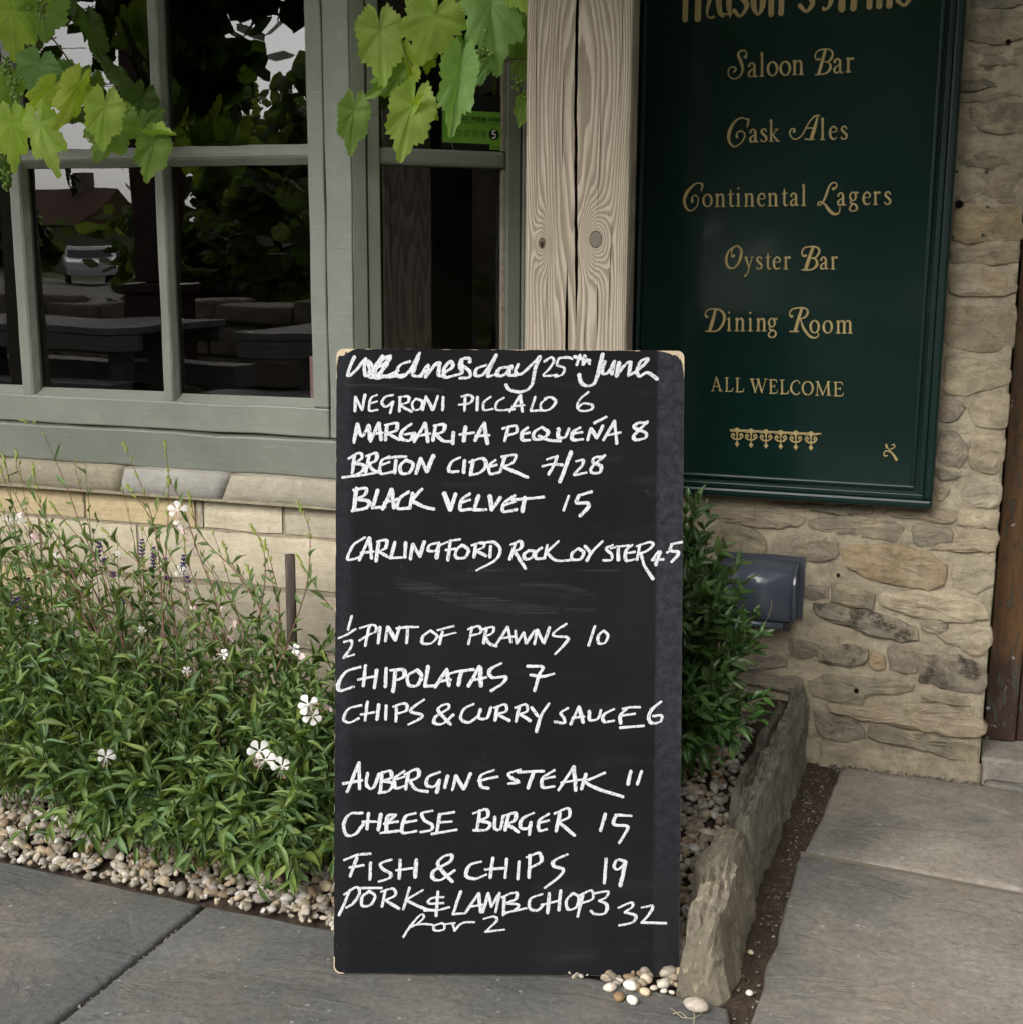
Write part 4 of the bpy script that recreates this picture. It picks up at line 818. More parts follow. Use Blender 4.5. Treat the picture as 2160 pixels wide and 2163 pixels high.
chalk('chalk heading Wednesday 25th June', 1, 16, """125,85 100,140 90,188 125,165 185,95; 185,95 178,150 190,188 240,140 275,80; 200,110,20 215,150,24 205,190,20 250,185,20 300,120,20; 225,150,22 290,120,20 315,85,22 270,100,22 235,150,24 240,195,20 290,190 360,160;
250,190,20 320,190,20 400,180;420,110 370,130 350,175 380,195 430,150 475,65; 470,80,18 445,150,18 440,185 480,190; 480,190 520,130,18 505,195; 508,190 555,130 580,120,18 575,180 600,190; 600,175 650,140 640,110 605,150 610,195 660,185; 650,190 700,170 690,135 703,98 740,95 742,115; 700,98 700,130 740,160 740,195 690,200;
830,130 780,150 775,185 820,175 885,75; 885,80 850,150 840,190 875,180; 945,140 900,150 890,185 930,180 965,135; 965,135 950,180 985,185; 1000,125 985,165 1020,175 1110,90; 1115,85,18 1090,150 1070,240 1020,272 960,265 935,235;
1140,110 1175,88,12 1190,110,12 1165,150,12 1135,187,12 1205,182,12; 1265,90,12 1220,95,12 1208,130,12 1245,145,12 1235,180,12 1198,192,12; 1215,93,13 1265,88,13 1290,98,9; 1300,85,16 1340,95,16 1385,105,14; 1330,75,14 1312,130,12; 1355,80,16 1345,128,12 1368,105,10 1382,125,10;
1452,70 1435,140 1410,222 1370,242 1335,222 1325,180; 1465,110 1450,170 1480,170 1515,110; 1512,115 1500,178; 1540,115 1525,190; 1528,185 1570,130 1600,115 1590,180; 1590,185 1620,170 1680,120 1690,95 1655,110 1635,160 1650,190 1690,170 1745,205""")
chalk('chalk line NEGRONI PICCALO 6', 1, 12, """130,300 128,378; 130,300 165,370; 165,370 182,288; 245,290 212,310 205,372 248,370; 210,335 245,325; 332,290 290,300 272,332 295,352 332,325; 332,325 316,388; 370,300 365,378; 362,302 412,298 412,328 375,345 432,380;
455,310 435,335 445,370 480,362 488,325 455,310; 490,372 508,298,14; 508,300 545,370; 548,370 572,295; 600,300 597,372; 718,295 715,376; 685,342 740,335 760,305 735,290 700,298; 785,300 782,372; 855,300 818,330 820,370 865,365; 925,305 888,330 890,370 980,366;
955,380 1010,290; 1010,290 1022,380; 975,350 1032,345; 1090,300 1067,375; 1067,377 1120,372; 1150,310 1120,338 1128,372 1172,365 1200,325 1172,303 1140,308; 1375,275 1332,310 1315,350 1335,375 1385,370 1395,345 1350,335 1322,355""")
chalk('chalk line MARGARITA PEQUENA 8', 1, 15, """140,445 122,545; 140,445 165,512 200,452; 200,452 208,530; 210,540 255,440; 255,440 268,532; 215,500 275,492; 300,450 290,532; 290,452 350,442 348,480 300,495; 300,495 365,530; 430,445 385,480 375,520 418,535 440,500; 395,502 445,497 440,530;
445,542 505,440; 505,440 518,542; 460,510 530,497; 560,455 545,535; 550,455 605,450 600,485 560,500; 560,500 600,535 650,540; 655,490 652,552; 720,460 710,538; 690,502 765,492; 770,535 820,440; 820,440 838,552; 775,510 848,506; 950,460 930,537; 920,470 985,455 990,490 945,507;
1050,465 1022,490 1022,530 1062,532; 1020,500 1060,492; 1120,465 1085,490 1085,525 1130,525 1160,490 1125,463; 1110,510 1165,532 1225,537; 1215,470 1215,515 1250,515 1272,470; 1330,465 1292,490 1292,530 1345,527; 1290,497 1340,490; 1370,532 1388,470; 1388,470 1420,520; 1420,522 1452,455; 1408,440,18 1470,408,16; 1455,532 1515,430; 1515,430 1526,552; 1470,507 1545,492;
1690,440 1642,440 1622,465 1680,492 1680,520 1630,530 1622,505 1692,432""")
chalk('chalk line BRETON CIDER 7/28', 1, 15, """125,615 112,710; 95,630 150,600 165,628 115,660; 115,660 170,665 165,700 110,725 62,732; 205,610 185,705; 188,618 240,603 240,640 200,660; 200,658 222,690 258,704; 110,725 180,718 260,702; 310,620 270,645 265,710 335,702; 265,667 312,650; 348,640 340,710; 300,628 350,622 402,620; 400,640 370,670 377,710 420,705 440,660 402,640;
455,712 480,630,16; 480,630 512,700; 512,700,18 548,615,20; 690,625 645,650 632,698 682,700; 715,640 710,708; 760,640 747,718; 742,650 810,630 830,665 800,705 745,720; 880,640 847,670 852,712 895,707; 850,675 885,665; 930,625 905,702; 915,622 985,612 968,655 920,675; 920,675 980,702 1052,732;
1155,635 1208,618; 1208,618 1195,660 1162,715; 1130,672 1180,662 1235,665; 1282,595,18 1222,757,18; 1310,645 1345,640 1340,670 1300,717 1362,707; 1455,622 1410,625 1400,650 1442,672 1435,705 1395,707 1392,680 1462,615""")
chalk('chalk line BLACK VELVET 15', 1, 17, """135,790 122,905; 122,800 185,790 180,825 130,850; 130,850 200,860 190,895 112,912; 250,800 222,895; 222,895 290,890; 275,902 325,795; 325,795 337,898; 285,867 352,850; 415,810 367,845 357,897 412,897; 438,815 422,898; 487,795 430,855; 430,855 490,887 550,902; 605,815 640,907,20; 640,907 667,820;
742,820 702,850 692,905 748,902; 700,867 742,852; 790,830 765,905; 765,907 830,905; 850,830 860,907; 860,907 907,840; 980,830 927,870 922,915 990,905; 925,882 982,862; 1035,840 1022,915; 970,852 1060,845 1135,837; 1270,830,12 1242,910,14; 1390,810 1325,828; 1325,828 1312,867 1370,870 1372,895 1330,938""")
chalk('chalk line CARLINGFORD ROCK OYSTER 4.5', 2, 14, """180,90 120,130 87,205 130,203 165,185; 150,212 205,90; 205,90 217,202; 160,172 227,165; 255,110 240,217; 245,112 295,105 292,145 255,165; 255,165 320,202; 342,115 320,200; 320,200 380,197; 400,115 395,197; 425,207 437,125; 437,125 475,190; 475,192 500,110; 578,118 530,130 520,160 562,160 580,130; 580,125 565,200,20;
640,105 625,212; 590,128 640,108 690,100; 615,157 667,150; 700,130 670,160 670,197 715,197 735,157 702,130; 775,125 765,197; 755,132 810,115 818,140 775,160; 775,160 830,188; 855,135 850,197; 800,122 870,115 905,155 880,210 780,265; 985,120 955,207; 960,128 1010,110 1017,142 980,165; 980,165 1040,257; 1055,160 1030,182 1040,207 1075,195 1085,165 1057,160;
1125,145 1095,170 1097,202 1132,202; 1155,130 1140,202; 1215,110 1150,170; 1150,170 1200,212 1275,212; 1320,150 1287,175 1290,207 1332,205 1350,170 1322,150; 1355,135 1387,170; 1450,110 1392,170 1367,215; 1505,130 1470,150 1500,182 1495,210 1455,212; 1535,140 1535,212; 1495,147 1540,138 1590,133; 1610,130 1577,160 1577,212 1622,207; 1570,177 1622,167; 1650,130 1635,210;
1635,137 1700,115 1722,130 1690,160 1655,175; 1655,175 1680,250 1722,312; 1752,165 1717,210; 1715,212 1777,207; 1762,165 1735,237; 1797,170,14; 1875,115 1822,125; 1822,125 1815,160 1855,167 1850,190 1820,220""")
chalk('chalk line half PINT OF PRAWNS 10', 2, 13, """110,510 90,585; 130,582 85,610 40,630; 70,650 108,643 105,680 68,735; 68,735 122,717; 205,565 182,672; 155,575 210,560 238,565 238,595 200,612 152,642; 262,570 252,657; 290,647 302,570; 302,570,16 345,640,18; 345,642 367,570; 410,580 405,657; 350,577 410,570 467,570; 530,590 492,620 490,655 535,657 568,620 532,588;
597,595 580,662; 570,587 655,565; 580,622 667,600; 755,570 735,662; 735,582 790,565 800,600 752,615; 830,575 817,657; 810,582 865,570 865,600 825,620; 825,620 850,660 885,672; 885,662 945,570; 945,570 962,652; 900,632 985,620; 985,590 992,655; 992,657 1030,600; 1030,600 1042,657; 1042,657 1087,590; 1087,662 1100,585; 1100,585 1137,657; 1137,657 1167,572;
1257,553 1202,590 1190,617 1265,627 1245,665 1197,715; 1410,565 1375,670; 1455,590 1430,615 1430,655 1462,655 1480,615 1457,590""")
chalk('chalk line CHIPOLATAS 7', 2, 16, """155,785 80,810 37,880 52,910 120,890; 185,775 172,887; 145,852 235,835; 245,800 232,897; 295,790 290,892; 345,805 332,917; 318,802 385,800 390,835 345,857; 460,800 412,830 417,880 460,882 485,835 462,800; 520,780 502,887; 502,887 565,885; 557,892 620,795; 620,800 632,885; 575,862 640,852; 697,810 682,882; 610,827 680,808 762,798;
735,887 795,780; 797,785 802,887; 750,857 830,840; 910,765 850,800 860,840 932,837 920,870 857,912; 1050,780 1130,785 1110,830 1087,912; 1065,827 1130,835 1190,820""")
chalk('chalk line CHIPS & CURRY SAUCE 6', 2, 14, """160,990 92,1010 67,1065 100,1082 147,1060; 195,970 182,1072; 160,1040 230,1027; 255,985 245,1067; 295,990 292,1067; 350,990 347,1077; 333,997 395,980 405,1015 350,1037; 497,960 440,1000 430,1025 487,1042 470,1065 415,1092; 640,1092 575,1020 595,990 627,985 625,1010 560,1050 555,1085 600,1087 655,1040;
762,983 712,1010 695,1060 735,1082 785,1050; 800,1010 790,1057 835,1057 857,1000; 890,1000 877,1072; 875,1002 930,985 937,1020 890,1037; 890,1037 955,1072; 1005,1000 987,1077; 985,1002 1040,985 1047,1020 1005,1037; 1005,1037 1065,1072; 1070,1000 1105,1047; 1165,980 1120,1050 1097,1132; 1265,1005 1227,1030 1245,1060 1245,1085 1195,1077; 1280,1092 1325,995; 1325,1000 1347,1082; 1290,1057 1352,1050;
1380,1020 1382,1067 1425,1062 1442,1015; 1512,1010 1457,1040 1460,1077 1512,1072; 1580,1010 1547,1042 1547,1087; 1545,1047 1622,1035; 1560,1008 1600,1000 1650,1000; 1545,1110,16 1670,1100,16; 1765,970 1717,1010 1697,1055 1715,1085 1760,1077 1767,1045 1722,1047""")
chalk('chalk line AUBERGINE STEAK 11', 3, 15, """85,287 150,130; 150,135 152,272; 65,242 165,225; 195,185 190,250 225,265 257,190; 275,180 262,292; 268,187 315,175 322,210 275,227; 275,227 327,240 310,280 257,292; 392,175 342,215 347,265 402,252; 340,222 392,205; 415,185 400,272; 395,192 460,165 467,205 420,227; 420,227 455,272 517,285; 582,180 522,205 512,250 552,257 580,225; 580,222 565,290;
625,200 607,265; 650,277 667,200; 667,200 710,272; 712,270 747,188; 870,170 802,200 802,255 842,267; 790,227 890,205; 1010,168 952,187 962,210 1000,235 950,242; 1080,185 1052,267; 1000,182 1060,178 1135,175; 1192,170 1132,212 1132,262 1192,257; 1130,217 1192,205; 1215,277 1297,150; 1297,150,18 1307,280; 1230,237 1340,220; 1362,190 1337,272; 1462,185 1350,232; 1350,232 1430,272 1560,312;
1602,175 1587,247; 1660,175 1637,247""")
chalk('chalk line CHEESE BURGER 15', 3, 15, """167,400 100,405 67,460 82,517 130,512 172,460; 200,400 192,487; 170,447 250,445; 267,405 252,492; 345,410 302,450; 345,410,13 302,418 295,502; 285,457 357,445; 265,507 320,500 372,495; 452,400 397,422 382,502 457,497; 385,452 457,440; 542,388 487,402 502,440 540,462 535,490 480,502; 657,395 580,407; 582,405 567,500; 575,452 645,445; 540,512 670,490;
797,385 782,482; 762,402 830,380 837,420 790,440; 790,440 850,457 830,490 765,492; 877,420 877,482 907,482 922,415; 950,410 932,492; 932,412 985,400 980,440 940,457; 940,457 1002,502; 1082,400 1022,430 1012,477 1050,482 1070,450; 1068,448 1057,517; 1162,405 1112,440 1112,492 1152,487; 1110,452 1162,440; 1222,400 1202,497; 1195,402 1265,375 1272,420 1215,447; 1215,447 1302,520;
1465,405 1440,495; 1605,415 1522,410; 1522,410 1512,460 1582,470 1577,500 1540,560""")
chalk('chalk line FISH & CHIPS 19', 3, 15, """137,640 102,740; 70,652 140,625 210,618; 100,692 172,680; 212,665 207,757; 322,650 267,670 277,700 320,725 310,750 257,767; 370,650 365,752; 350,707 440,695; 457,650 450,745; 650,767 572,680 600,635 642,625 637,660 550,710 547,750 590,757 660,708; 802,660 742,680 722,735 770,752 830,730; 867,640 852,747; 825,702 932,695; 940,645 932,747;
1005,660 997,755; 1062,625 1057,747; 1045,637 1110,615 1122,660 1065,692; 1262,622 1192,655 1192,685 1240,702 1220,740 1142,800; 1470,645 1460,777; 1572,660 1532,650 1512,685 1535,702 1577,662; 1575,662 1560,730 1545,790""")
chalk('chalk line PORK & LAMB CHOPS 32', 3, 13, """100,812 77,870 42,947; 70,837 135,798 152,830 120,882 82,907; 202,820 167,850 167,897 212,892 235,845 202,818; 160,802 270,802; 290,820 272,902; 268,822 330,805 345,840 290,867; 290,867 365,912; 420,800 387,917; 492,813 400,867; 400,867 500,912 560,920; 602,850 537,857 522,885 602,882; 572,820 562,952; 500,922 570,920 632,905; 695,820 652,942; 652,942 717,937;
722,932 790,828; 790,830 802,932; 742,902 817,890; 812,932 842,830; 842,830 857,902; 857,902 902,828; 902,830 880,932; 927,850 922,947; 912,852 985,825 987,860 935,882; 935,882 1002,892 980,920 932,937; 930,935 1042,910; 1127,835 1067,860 1062,910 1102,922 1137,890; 1165,830 1157,937; 1125,892 1217,870; 1227,815 1217,922; 1292,830 1257,870 1267,917 1312,902 1322,850 1292,830; 1345,840 1317,957; 1328,842 1390,815 1397,860 1342,882;
1400,832 1477,820 1470,850 1432,870; 1432,870 1472,890 1465,935 1412,942 1387,925; 1537,907 1600,880 1612,900 1570,932; 1570,932 1627,950 1612,985 1540,1002; 1660,907 1717,898 1702,940 1660,987; 1660,987 1790,990""")
chalk('chalk line for 2', 3, 11, """387,1065 430,1000 480,945 497,960 460,995 432,1010; 425,1002 500,995 547,1000; 592,990 552,1005 557,1030 602,1025 607,1000 590,990; 602,997 662,990; 650,990 662,1032; 662,1030 702,990 767,985; 817,967 870,955 887,975 850,1015 825,1037; 825,1037 927,1025""")
# rubbed-out traces
mb = MB()
for z, s in ((2,"360,330,60 560,380,70 760,430,80 1000,465,60 1200,480,40"),(2,"1000,345,24 1200,350,30 1400,395,22"),(2,"730,265,14 800,262,20 900,270,10"),(2,"1250,480,16 1410,482,20"),(1,"90,235,14 350,245,20 600,270,16"),(3,"1320,110,8 1330,160,8"),(1,"1690,800,20 1700,830,14 1740,815,22 1780,820,10"),(2,"1320,270,14 1540,265,14")):
    P = []
    for q in s.split():
        a = [float(v) for v in q.split(',')]; x, y = onboard(ZO[z][0]+a[0]/2.5382, ZO[z][1]+a[1]/2.5382); P.append((x,y,a[2]*.000333))
    ribbon(mb, crom(P, 8), np.array([0,0,0.]), np.array([1,0,0.]), np.array([0,0,1.]), np.array([0,-1,0.]), .0002)
mb.build('chalk_smear', M['smear'], bd)
# ================================================================ TIMBER POST (front face turned a little to the path; a long drying split runs down it)
PW, PD = .213, .15
post = thing('timber_post', 'weathered grey pine post with knots and a long dark split, between window and sign', 'post')
pL, pR = onY(1106,700,-.5), onY(1303,700,-.5+.213*math.sin(math.radians(9)))
post.location = (pL[0], -.5, 0); post.rotation_euler = (0,0,math.radians(9))
def split_x(z):    # centre line and half width of the main split, object coords
    c = .102+.004*math.sin(z*5)+ (.0 if z > 1.2 else 0); wd = .0030 if z > 1.22 else max(.0004, .0030-(1.22-z)*.045)
    return c, wd
nz_ = 150; V = []; Fc = []
Z0, Z1 = 0.0, 2.32
for i in range(nz_+1):
    z = Z0+(Z1-Z0)*i/nz_; c, wd = .105+.0022*math.sin(z*7)-.006*(z-1.3)+.0012*fbm(z*14,1,2,4), (.0030+.0012*fbm(z*22,5,2,4) if z > 1.20 else max(.0, .0030-(1.20-z)*.030)); c2, w2 = .089-.002*(z-1.1)*3, (0 if z > 1.235 else min(.0032, (1.235-z)*.030))
    pr = [(.010,0),(c2-w2,0),(c2,.03*(w2>0)),(c2+w2,0),(c-wd,0),(c,.045*(wd>0)),(c+wd,0),(PW-.010,0),(PW-.003,.003),(PW,.010),(PW,PD),(0,PD),(0,.010),(.003,.003)]
    for x, y in pr: V.append((x, y, z))
k = len(pr)
for i in range(nz_):
    for j in range(k): Fc.append((i*k+j, i*k+(j+1)%k, (i+1)*k+(j+1)%k, (i+1)*k+j))
Fc += [tuple(range(k))[::-1], tuple(nz_*k+j for j in range(k))]
o = obj('shaft', V, Fc, M['post'], post); o.data.materials.append(M['split'])
for p in o.data.polygons:
    j = p.index % k
    if p.index < nz_*k and j in (1,2,4,5): p.material_index = 1
# thin drying checks as sunk dark slivers
for (x, z0, z1, wd) in ((.022,1.28,1.95,.0007),(.063,1.30,1.75,.0005),(.152,1.08,1.20,.0011),(.176,1.10,1.33,.0008),(.126,1.05,1.13,.0006),(.150,1.30,1.62,.0006),(.190,1.5,1.9,.0006),(.045,1.05,1.24,.0005)):
    m = 14; V = []
    for i in range(m+1):
        z = z0+(z1-z0)*i/m; xx = x+.0016*math.sin(z*13+x*90); w_ = wd*math.sin(PI*(i+.02)/(m+.04)); V += [(xx-w_,-.0004,z),(xx+w_,-.0004,z)]
    obj('drying_check', V, [(2*i,2*i+1,2*i+3,2*i+2) for i in range(m)], M['split'], post)

# ================================================================ KERB STONES on edge
kerb = thing('edging_stones', 'upright rough slate edging between the gravel bed and the path', 'edging')
def kerbstone(y0, y1, xf, ztop, th, color, seed, parent=kerb, lean_=.055):
    """slab on edge running along y: xf(y)=right face x, ztop(y)=top"""
    n = max(8,int((y1-y0)/.009)); m = 7; V = []; Fc = []; 
    for i in range(n+1):
        y = y0+(y1-y0)*i/n; zt_ = ztop(y)+.010*fbm(y*7,seed,0); xr = xf(y); zb = -.15
        t_ = th*(1+.25*fbm(y*6,seed,3)); 
        prof = [(xr,zb)]+[(xr-lean_*max(0,(zz-zb)/(zt_-zb)-.35)+.008*fbm(y*9,zz*9,seed,5)+.003*abs(fbm(y*30,zz*22,seed+3,4)), zz) for zz in (zb+(zt_-.012-zb)*t/16 for t in range(1,17))]
        prof += [(xr-lean_*.65-(t_-lean_*.65)*q/9, zt_+.002*math.sin(q*2.4+seed*1.3)-.010*(q in (0,9))+.010*fbm(y*10,q*1.7,seed,4)+.005*fbm(y*45,q*3.1,seed)) for q in range(0,10)]+[(xr-t_-.003,zt_-.05),(xr-t_,zb)]
        for x, z in prof: V.append((x,y,z))
    k = len(prof)
    for i in range(n):
        for j in range(k): Fc.append((i*k+(j+1)%k, i*k+j, (i+1)*k+j, (i+1)*k+(j+1)%k))
    Fc += [tuple(range(k)), tuple(n*k+j for j in range(k))[::-1]]
    o = obj('edging_stone', V, Fc, M['kerb'], parent, False); o.color = (*color,1); return o
def zt1(y): t = (y+1.075)/.36; return np.interp(y, [-1.075,-1.068,-1.05,-1.02,-.95,-.86,-.78,-.70], [.05,.09,.118,.135,.155,.172,.178,.15])
def zt2(y): return np.interp(y, [-.80,-.72,-.6,-.3,.0], [.172,.186,.192,.205,.215])
kerbstone(-1.075,-.735, lambda y: np.interp(y,[-1.075,-1.05,-.735],[-.310,-.297,-.298]), zt1, .088, (.215,.185,.135), 1)
kerbstone(-.72,-.015, lambda y: np.interp(y,[-.72,0],[-.312,-.285]), zt2, .046, (.175,.158,.125), 2, lean_=.025)
kerbstone(-.58,-.05, lambda y: np.interp(y,[-.58,0],[-.362,-.334]), lambda y: zt2(y)-.022, .028, (.19,.17,.135), 3, lean_=.01)

# ================================================================ PEBBLES
def ico(sub=1):
    bm = bmesh.new(); bmesh.ops.create_icosphere(bm, subdivisions=sub, radius=1); V = np.array([v.co[:] for v in bm.verts]); Fc = np.array([[v.index for v in f.verts] for f in bm.faces]); bm.free(); return V, Fc
IV, IF = ico(2)
def pebble_verts(r, s):
    ax = np.array([1, rng.uniform(.6,.95), rng.uniform(.42,.75)]); ph = rng.uniform(0,20,3)
    q = IV*(1+.10*np.sin(IV[:,[1,2,0]]*2.6+ph)+.06*np.sin(IV[:,[2,0,1]]*5.1+ph[::-1])); 
    for _ in range(5):
        nn = rng.normal(0,1,3); nn /= np.linalg.norm(nn); dd = q@nn; lim = rng.uniform(.45,.85); q = q-np.outer(np.maximum(dd-lim,0)*.92, nn)
    q = q*1.12
    a, b, c = rng.uniform(0,2*PI), rng.normal(0,.45), rng.normal(0,.45)
    Rz = np.array([[math.cos(a),-math.sin(a),0],[math.sin(a),math.cos(a),0],[0,0,1]]); Rx = np.array([[1,0,0],[0,math.cos(b),-math.sin(b)],[0,math.sin(b),math.cos(b)]]); Ry = np.array([[math.cos(c),0,math.sin(c)],[0,1,0],[-math.sin(c),0,math.cos(c)]])
    return (q*ax*r)@(Rz@Rx@Ry).T
PT = .76*np.array([(.40,.345,.265),(.47,.41,.32),(.36,.30,.22),(.30,.265,.215),(.52,.47,.38),(.42,.33,.22),(.23,.195,.155),(.34,.30,.26),(.56,.53,.47),(.27,.19,.115)])
def gravel(name, n, region, rmin, rmax, zf, mat, **kw):
    Vs, Fs, Cs = [], [], []; c = 0; off = 0
    for _ in range(n*4):
        if c >= n: break
        x, y = region();
        if x is None: continue
        r = rng.uniform(rmin, rmax)*rng.choice([.75,1,1,1.25]); v = pebble_verts(r, 0)+np.array([x, y, zf(x,y)+rng.uniform(-.15,.75)*r]); 
        Vs.append(v); Fs.append(IF+off); off += len(v); t = PT[rng.integers(len(PT))]*rng.uniform(.75,1.15); t = t*(.45 if name == 'joint_grit' else 1); Cs.append(np.tile(np.append(t,1),(len(v),1))); c += 1
    Vs, Fs, Cs = np.concatenate(Vs), np.concatenate(Fs), np.concatenate(Cs); me = bpy.data.meshes.new(name)
    me.vertices.add(len(Vs)); me.vertices.foreach_set('co', Vs.ravel()); me.loops.add(Fs.size); me.loops.foreach_set('vertex_index', Fs.ravel().astype('i'))
    me.polygons.add(len(Fs)); me.polygons.foreach_set('loop_start', np.arange(0,Fs.size,3,dtype='i')); me.polygons.foreach_set('loop_total', np.full(len(Fs),3,'i')); me.polygons.foreach_set('use_smooth', np.ones(len(Fs),bool)); me.update(calc_edges=True)
    a = me.color_attributes.new('tone','FLOAT_COLOR','POINT'); a.data.foreach_set('color', Cs.astype('f').ravel()); return link(name, me, mat, None, **kw)
def reg_bed():
    x, y = rng.uniform(-2.5,-.385), rng.uniform(-1.055,-.02)
    if y > -.42 and x < -1.28: return None, None
    if -1.30 < x < -1.0 and y > x+.92: return None, None
    if y < yl(x)+.012: return None, None
    if x > -.42 and y < -.5: return (None, None) if x > -.395 else (x, y)
    if x > -.405: return None, None
    if -1.85 < x < -1.1 and y > -.75 and rng.random() < .6: return None, None
    return x, y
gravel('gravel', 8000, reg_bed, .0080, .0140, lambda x,y: zgrav(x,y)-.004, M['pebble'], kind='stuff')
def reg_joint():
    y = rng.uniform(-1.4,-.01); xl = np.interp(y,[-1.4,-1.05,0],[-.25,-.298,-.275]); xr_ = np.interp(y,[-1.4,-1.05,-.45,0],[-.165,-.215,-.225,-.205]); return rng.uniform(xl,xr_), y
gravel('joint_grit', 420, reg_joint, .0012, .0036, lambda x,y: zpath(y)-.008, M['pebble'], kind='stuff')
gravel('joint_grit', 300, lambda: (rng.uniform(-.24,.10), rng.uniform(-.05,-.018)), .0012,.0035, lambda x,y: zpath(y)-.004, M['pebble'], kind='stuff')
def reg_fj():
    t = rng.uniform(0,.62); q = J0+jd*t; return q[0]+rng.normal(0,.0025), q[1]+rng.normal(0,.0025)
gravel('joint_grit', 260, reg_fj, .001,.0030, lambda x,y: -.010, M['pebble'], kind='stuff')
gravel('gravel', 260, lambda: (lambda x: (x, yl(x)+rng.uniform(-.004,.02)))(rng.uniform(-2.3,-.45)), .005,.011, lambda x,y: .003, M['pebble'], kind='stuff')
def loose(px, py, wpx, col, label, z=None, flat=.62, cat='pebble', grp='loose pebbles on the paving at the foot of the chalkboard'):
    r = wpx/2/1180; p = onZ(px, py, r*flat*.8); v = IV.copy(); ph = rng.uniform(0,20,3); v = v*(1+.08*np.sin(v[:,[1,2,0]]*2.6+ph)+.05*np.sin(v[:,[2,0,1]]*5.5+ph[::-1])); a = rng.uniform(0,PI)
    v = v*np.array([1,.8,flat])*r; ca, sa = math.cos(a), math.sin(a); v = np.stack([v[:,0]*ca-v[:,1]*sa, v[:,0]*sa+v[:,1]*ca, v[:,2]],1)
    o = obj('pebble', v, IF, M['loose'], None, True); o.location = (p[0],p[1],p[2]); o.color = (*col,1); o['label'] = label; o['category'] = cat; o['group'] = grp; return o
T3 = lambda x,y: (700+x/2.5382, 1560+y/2.5382)
for (x,y,w_,c,l) in ((1490,1335,72,(.60,.53,.45),'grey-white oval pebble at the left end of the pebble cluster'),(1545,1300,40,(.66,.60,.50),'small upright cream pebble touching the foot of the board'),(1600,1325,84,(.72,.68,.60),'largest cream white pebble in the middle of the cluster'),(1685,1290,80,(.55,.47,.36),'tan and white pebble at the back right of the cluster'),
  (1540,1385,72,(.26,.17,.09),'flat brown pebble at the front of the cluster'),(1612,1403,72,(.74,.70,.58),'rounded cream pebble at the very front of the cluster'),(1680,1358,66,(.58,.46,.31),'two-tone tan pebble right of the largest white one'),(1725,1338,44,(.52,.45,.37),'small grey-tan pebble behind the two-tone one'),(1778,1315,80,(.50,.46,.38),'long greyish pebble nearest the edging stone'),
  (1780,1355,40,(.58,.52,.42),'little pale pebble in front of the long greyish one'),(1822,1362,34,(.54,.49,.42),'tiny pebble beside the foot of the edging stone'),(1665,1325,40,(.62,.55,.44),'small cream pebble squeezed between the larger ones')):
    loose(*T3(x,y), w_/2.5382, c, l)
loose(1469,2123,52,(.40,.345,.285),'large beige pebble lying alone in front of the edging stone', flat=.5)
loose(1582,2098,18,(.6,.57,.5),'small pale pebble in the soil joint near the bottom edge', grp='stray pebbles along the soil joint'); loose(1584,2012,16,(.42,.42,.28),'small greenish pebble in the soil joint', grp='stray pebbles along the soil joint'); loose(1700,1665,18,(.5,.44,.36),'pale pebble in the joint beside the upper edging stone', grp='stray pebbles along the soil joint'); loose(1823,1586,20,(.62,.56,.46),'small pale pebble at the foot of the wall', grp='stray pebbles along the soil joint')
# dry rootlets
for i, pts in enumerate(([(1416,2130),(1440,2150),(1462,2152),(1484,2140)],[(1462,2130),(1466,2145),(1464,2163)],[(1420,2142),(1436,2138),(1450,2150)])):
    m = MB(); m.tube([tuple(onZ(px,py,.004)) for px,py in pts], .0007, 4); o = m.build('rootlet', NT('dry_root',.8,.2).col((.42,.35,.24)).m if i == 0 else bpy.data.materials['dry_root'], None, True); o['label'] = ['dry curled rootlet lying in front of the large beige pebble','dry rootlet running down to the bottom edge of the picture','short dry rootlet left of the curled one'][i]; o['category'] = 'rootlet'

# ================================================================ WALL BOX (curved metal cover)
bxt = thing('wall_box', 'dark blue-grey half-round metal box fixed to the wall behind the shrub', 'wall box')
x0, x1, z0, z1 = -.515, -.335, .402, .535
n = 14; V = []; Fc = []
prof = [(-.012,z1+.0)]+[(-.012-.088*math.sin(PI*i/n)**.8, z1-(z1-z0)*i/n) for i in range(1,n)]+[(-.012,z0)]
prof = [(-.014,z1),(-.055,z1-.002),(-.082,z1-.012),(-.097,z1-.032),(-.102,z1-.055),(-.101,z1-.085),(-.096,z1-.112),(-.088,z0),(-.014,z0)]
P2 = crom([(a,b,0) for a,b in prof[:-1]], 4)+[np.array([-.014,z0,0])]; k = len(P2)
V = [(x0,p[0],p[1]) for p in P2]+[(x1,p[0],p[1]) for p in P2]
o = obj('cover', V, [(i+1,i,k+i,k+i+1) for i in range(k-1)]+[tuple(range(k)),tuple(k+i for i in range(k))[::-1]], M['box'], bxt); o.data.polygons.foreach_set('use_smooth',[True]*(k-1)+[False]*2)
m = MB(); 
for i in range(k-1):
    a, b = P2[i], P2[i+1]; m.add([(x1+.0005,a[0]*1.03,a[1]),(x1+.0005,b[0]*1.03,b[1]),(x1+.005,b[0]*1.03,b[1]),(x1+.005,a[0]*1.03,a[1])],[(0,1,2,3)])
kf = len(P2); m.add([(x1+.005,p[0]*1.03,p[1]) for p in P2],[tuple(range(kf))[::-1]]); m.build('end_rim', M['box'], bxt)
m = MB(); m.box(x0-.01,x1+.016,-.016,-.004,z0-.008,z1+.010); m.build('back_plate', M['boxmat'], bxt)
m = MB(); m.tube([(x0,-.078,z0-.012),(x1-.02,-.078,z0-.012)], .010, 10); m.build('hinge_bar', M['box'], bxt, True)
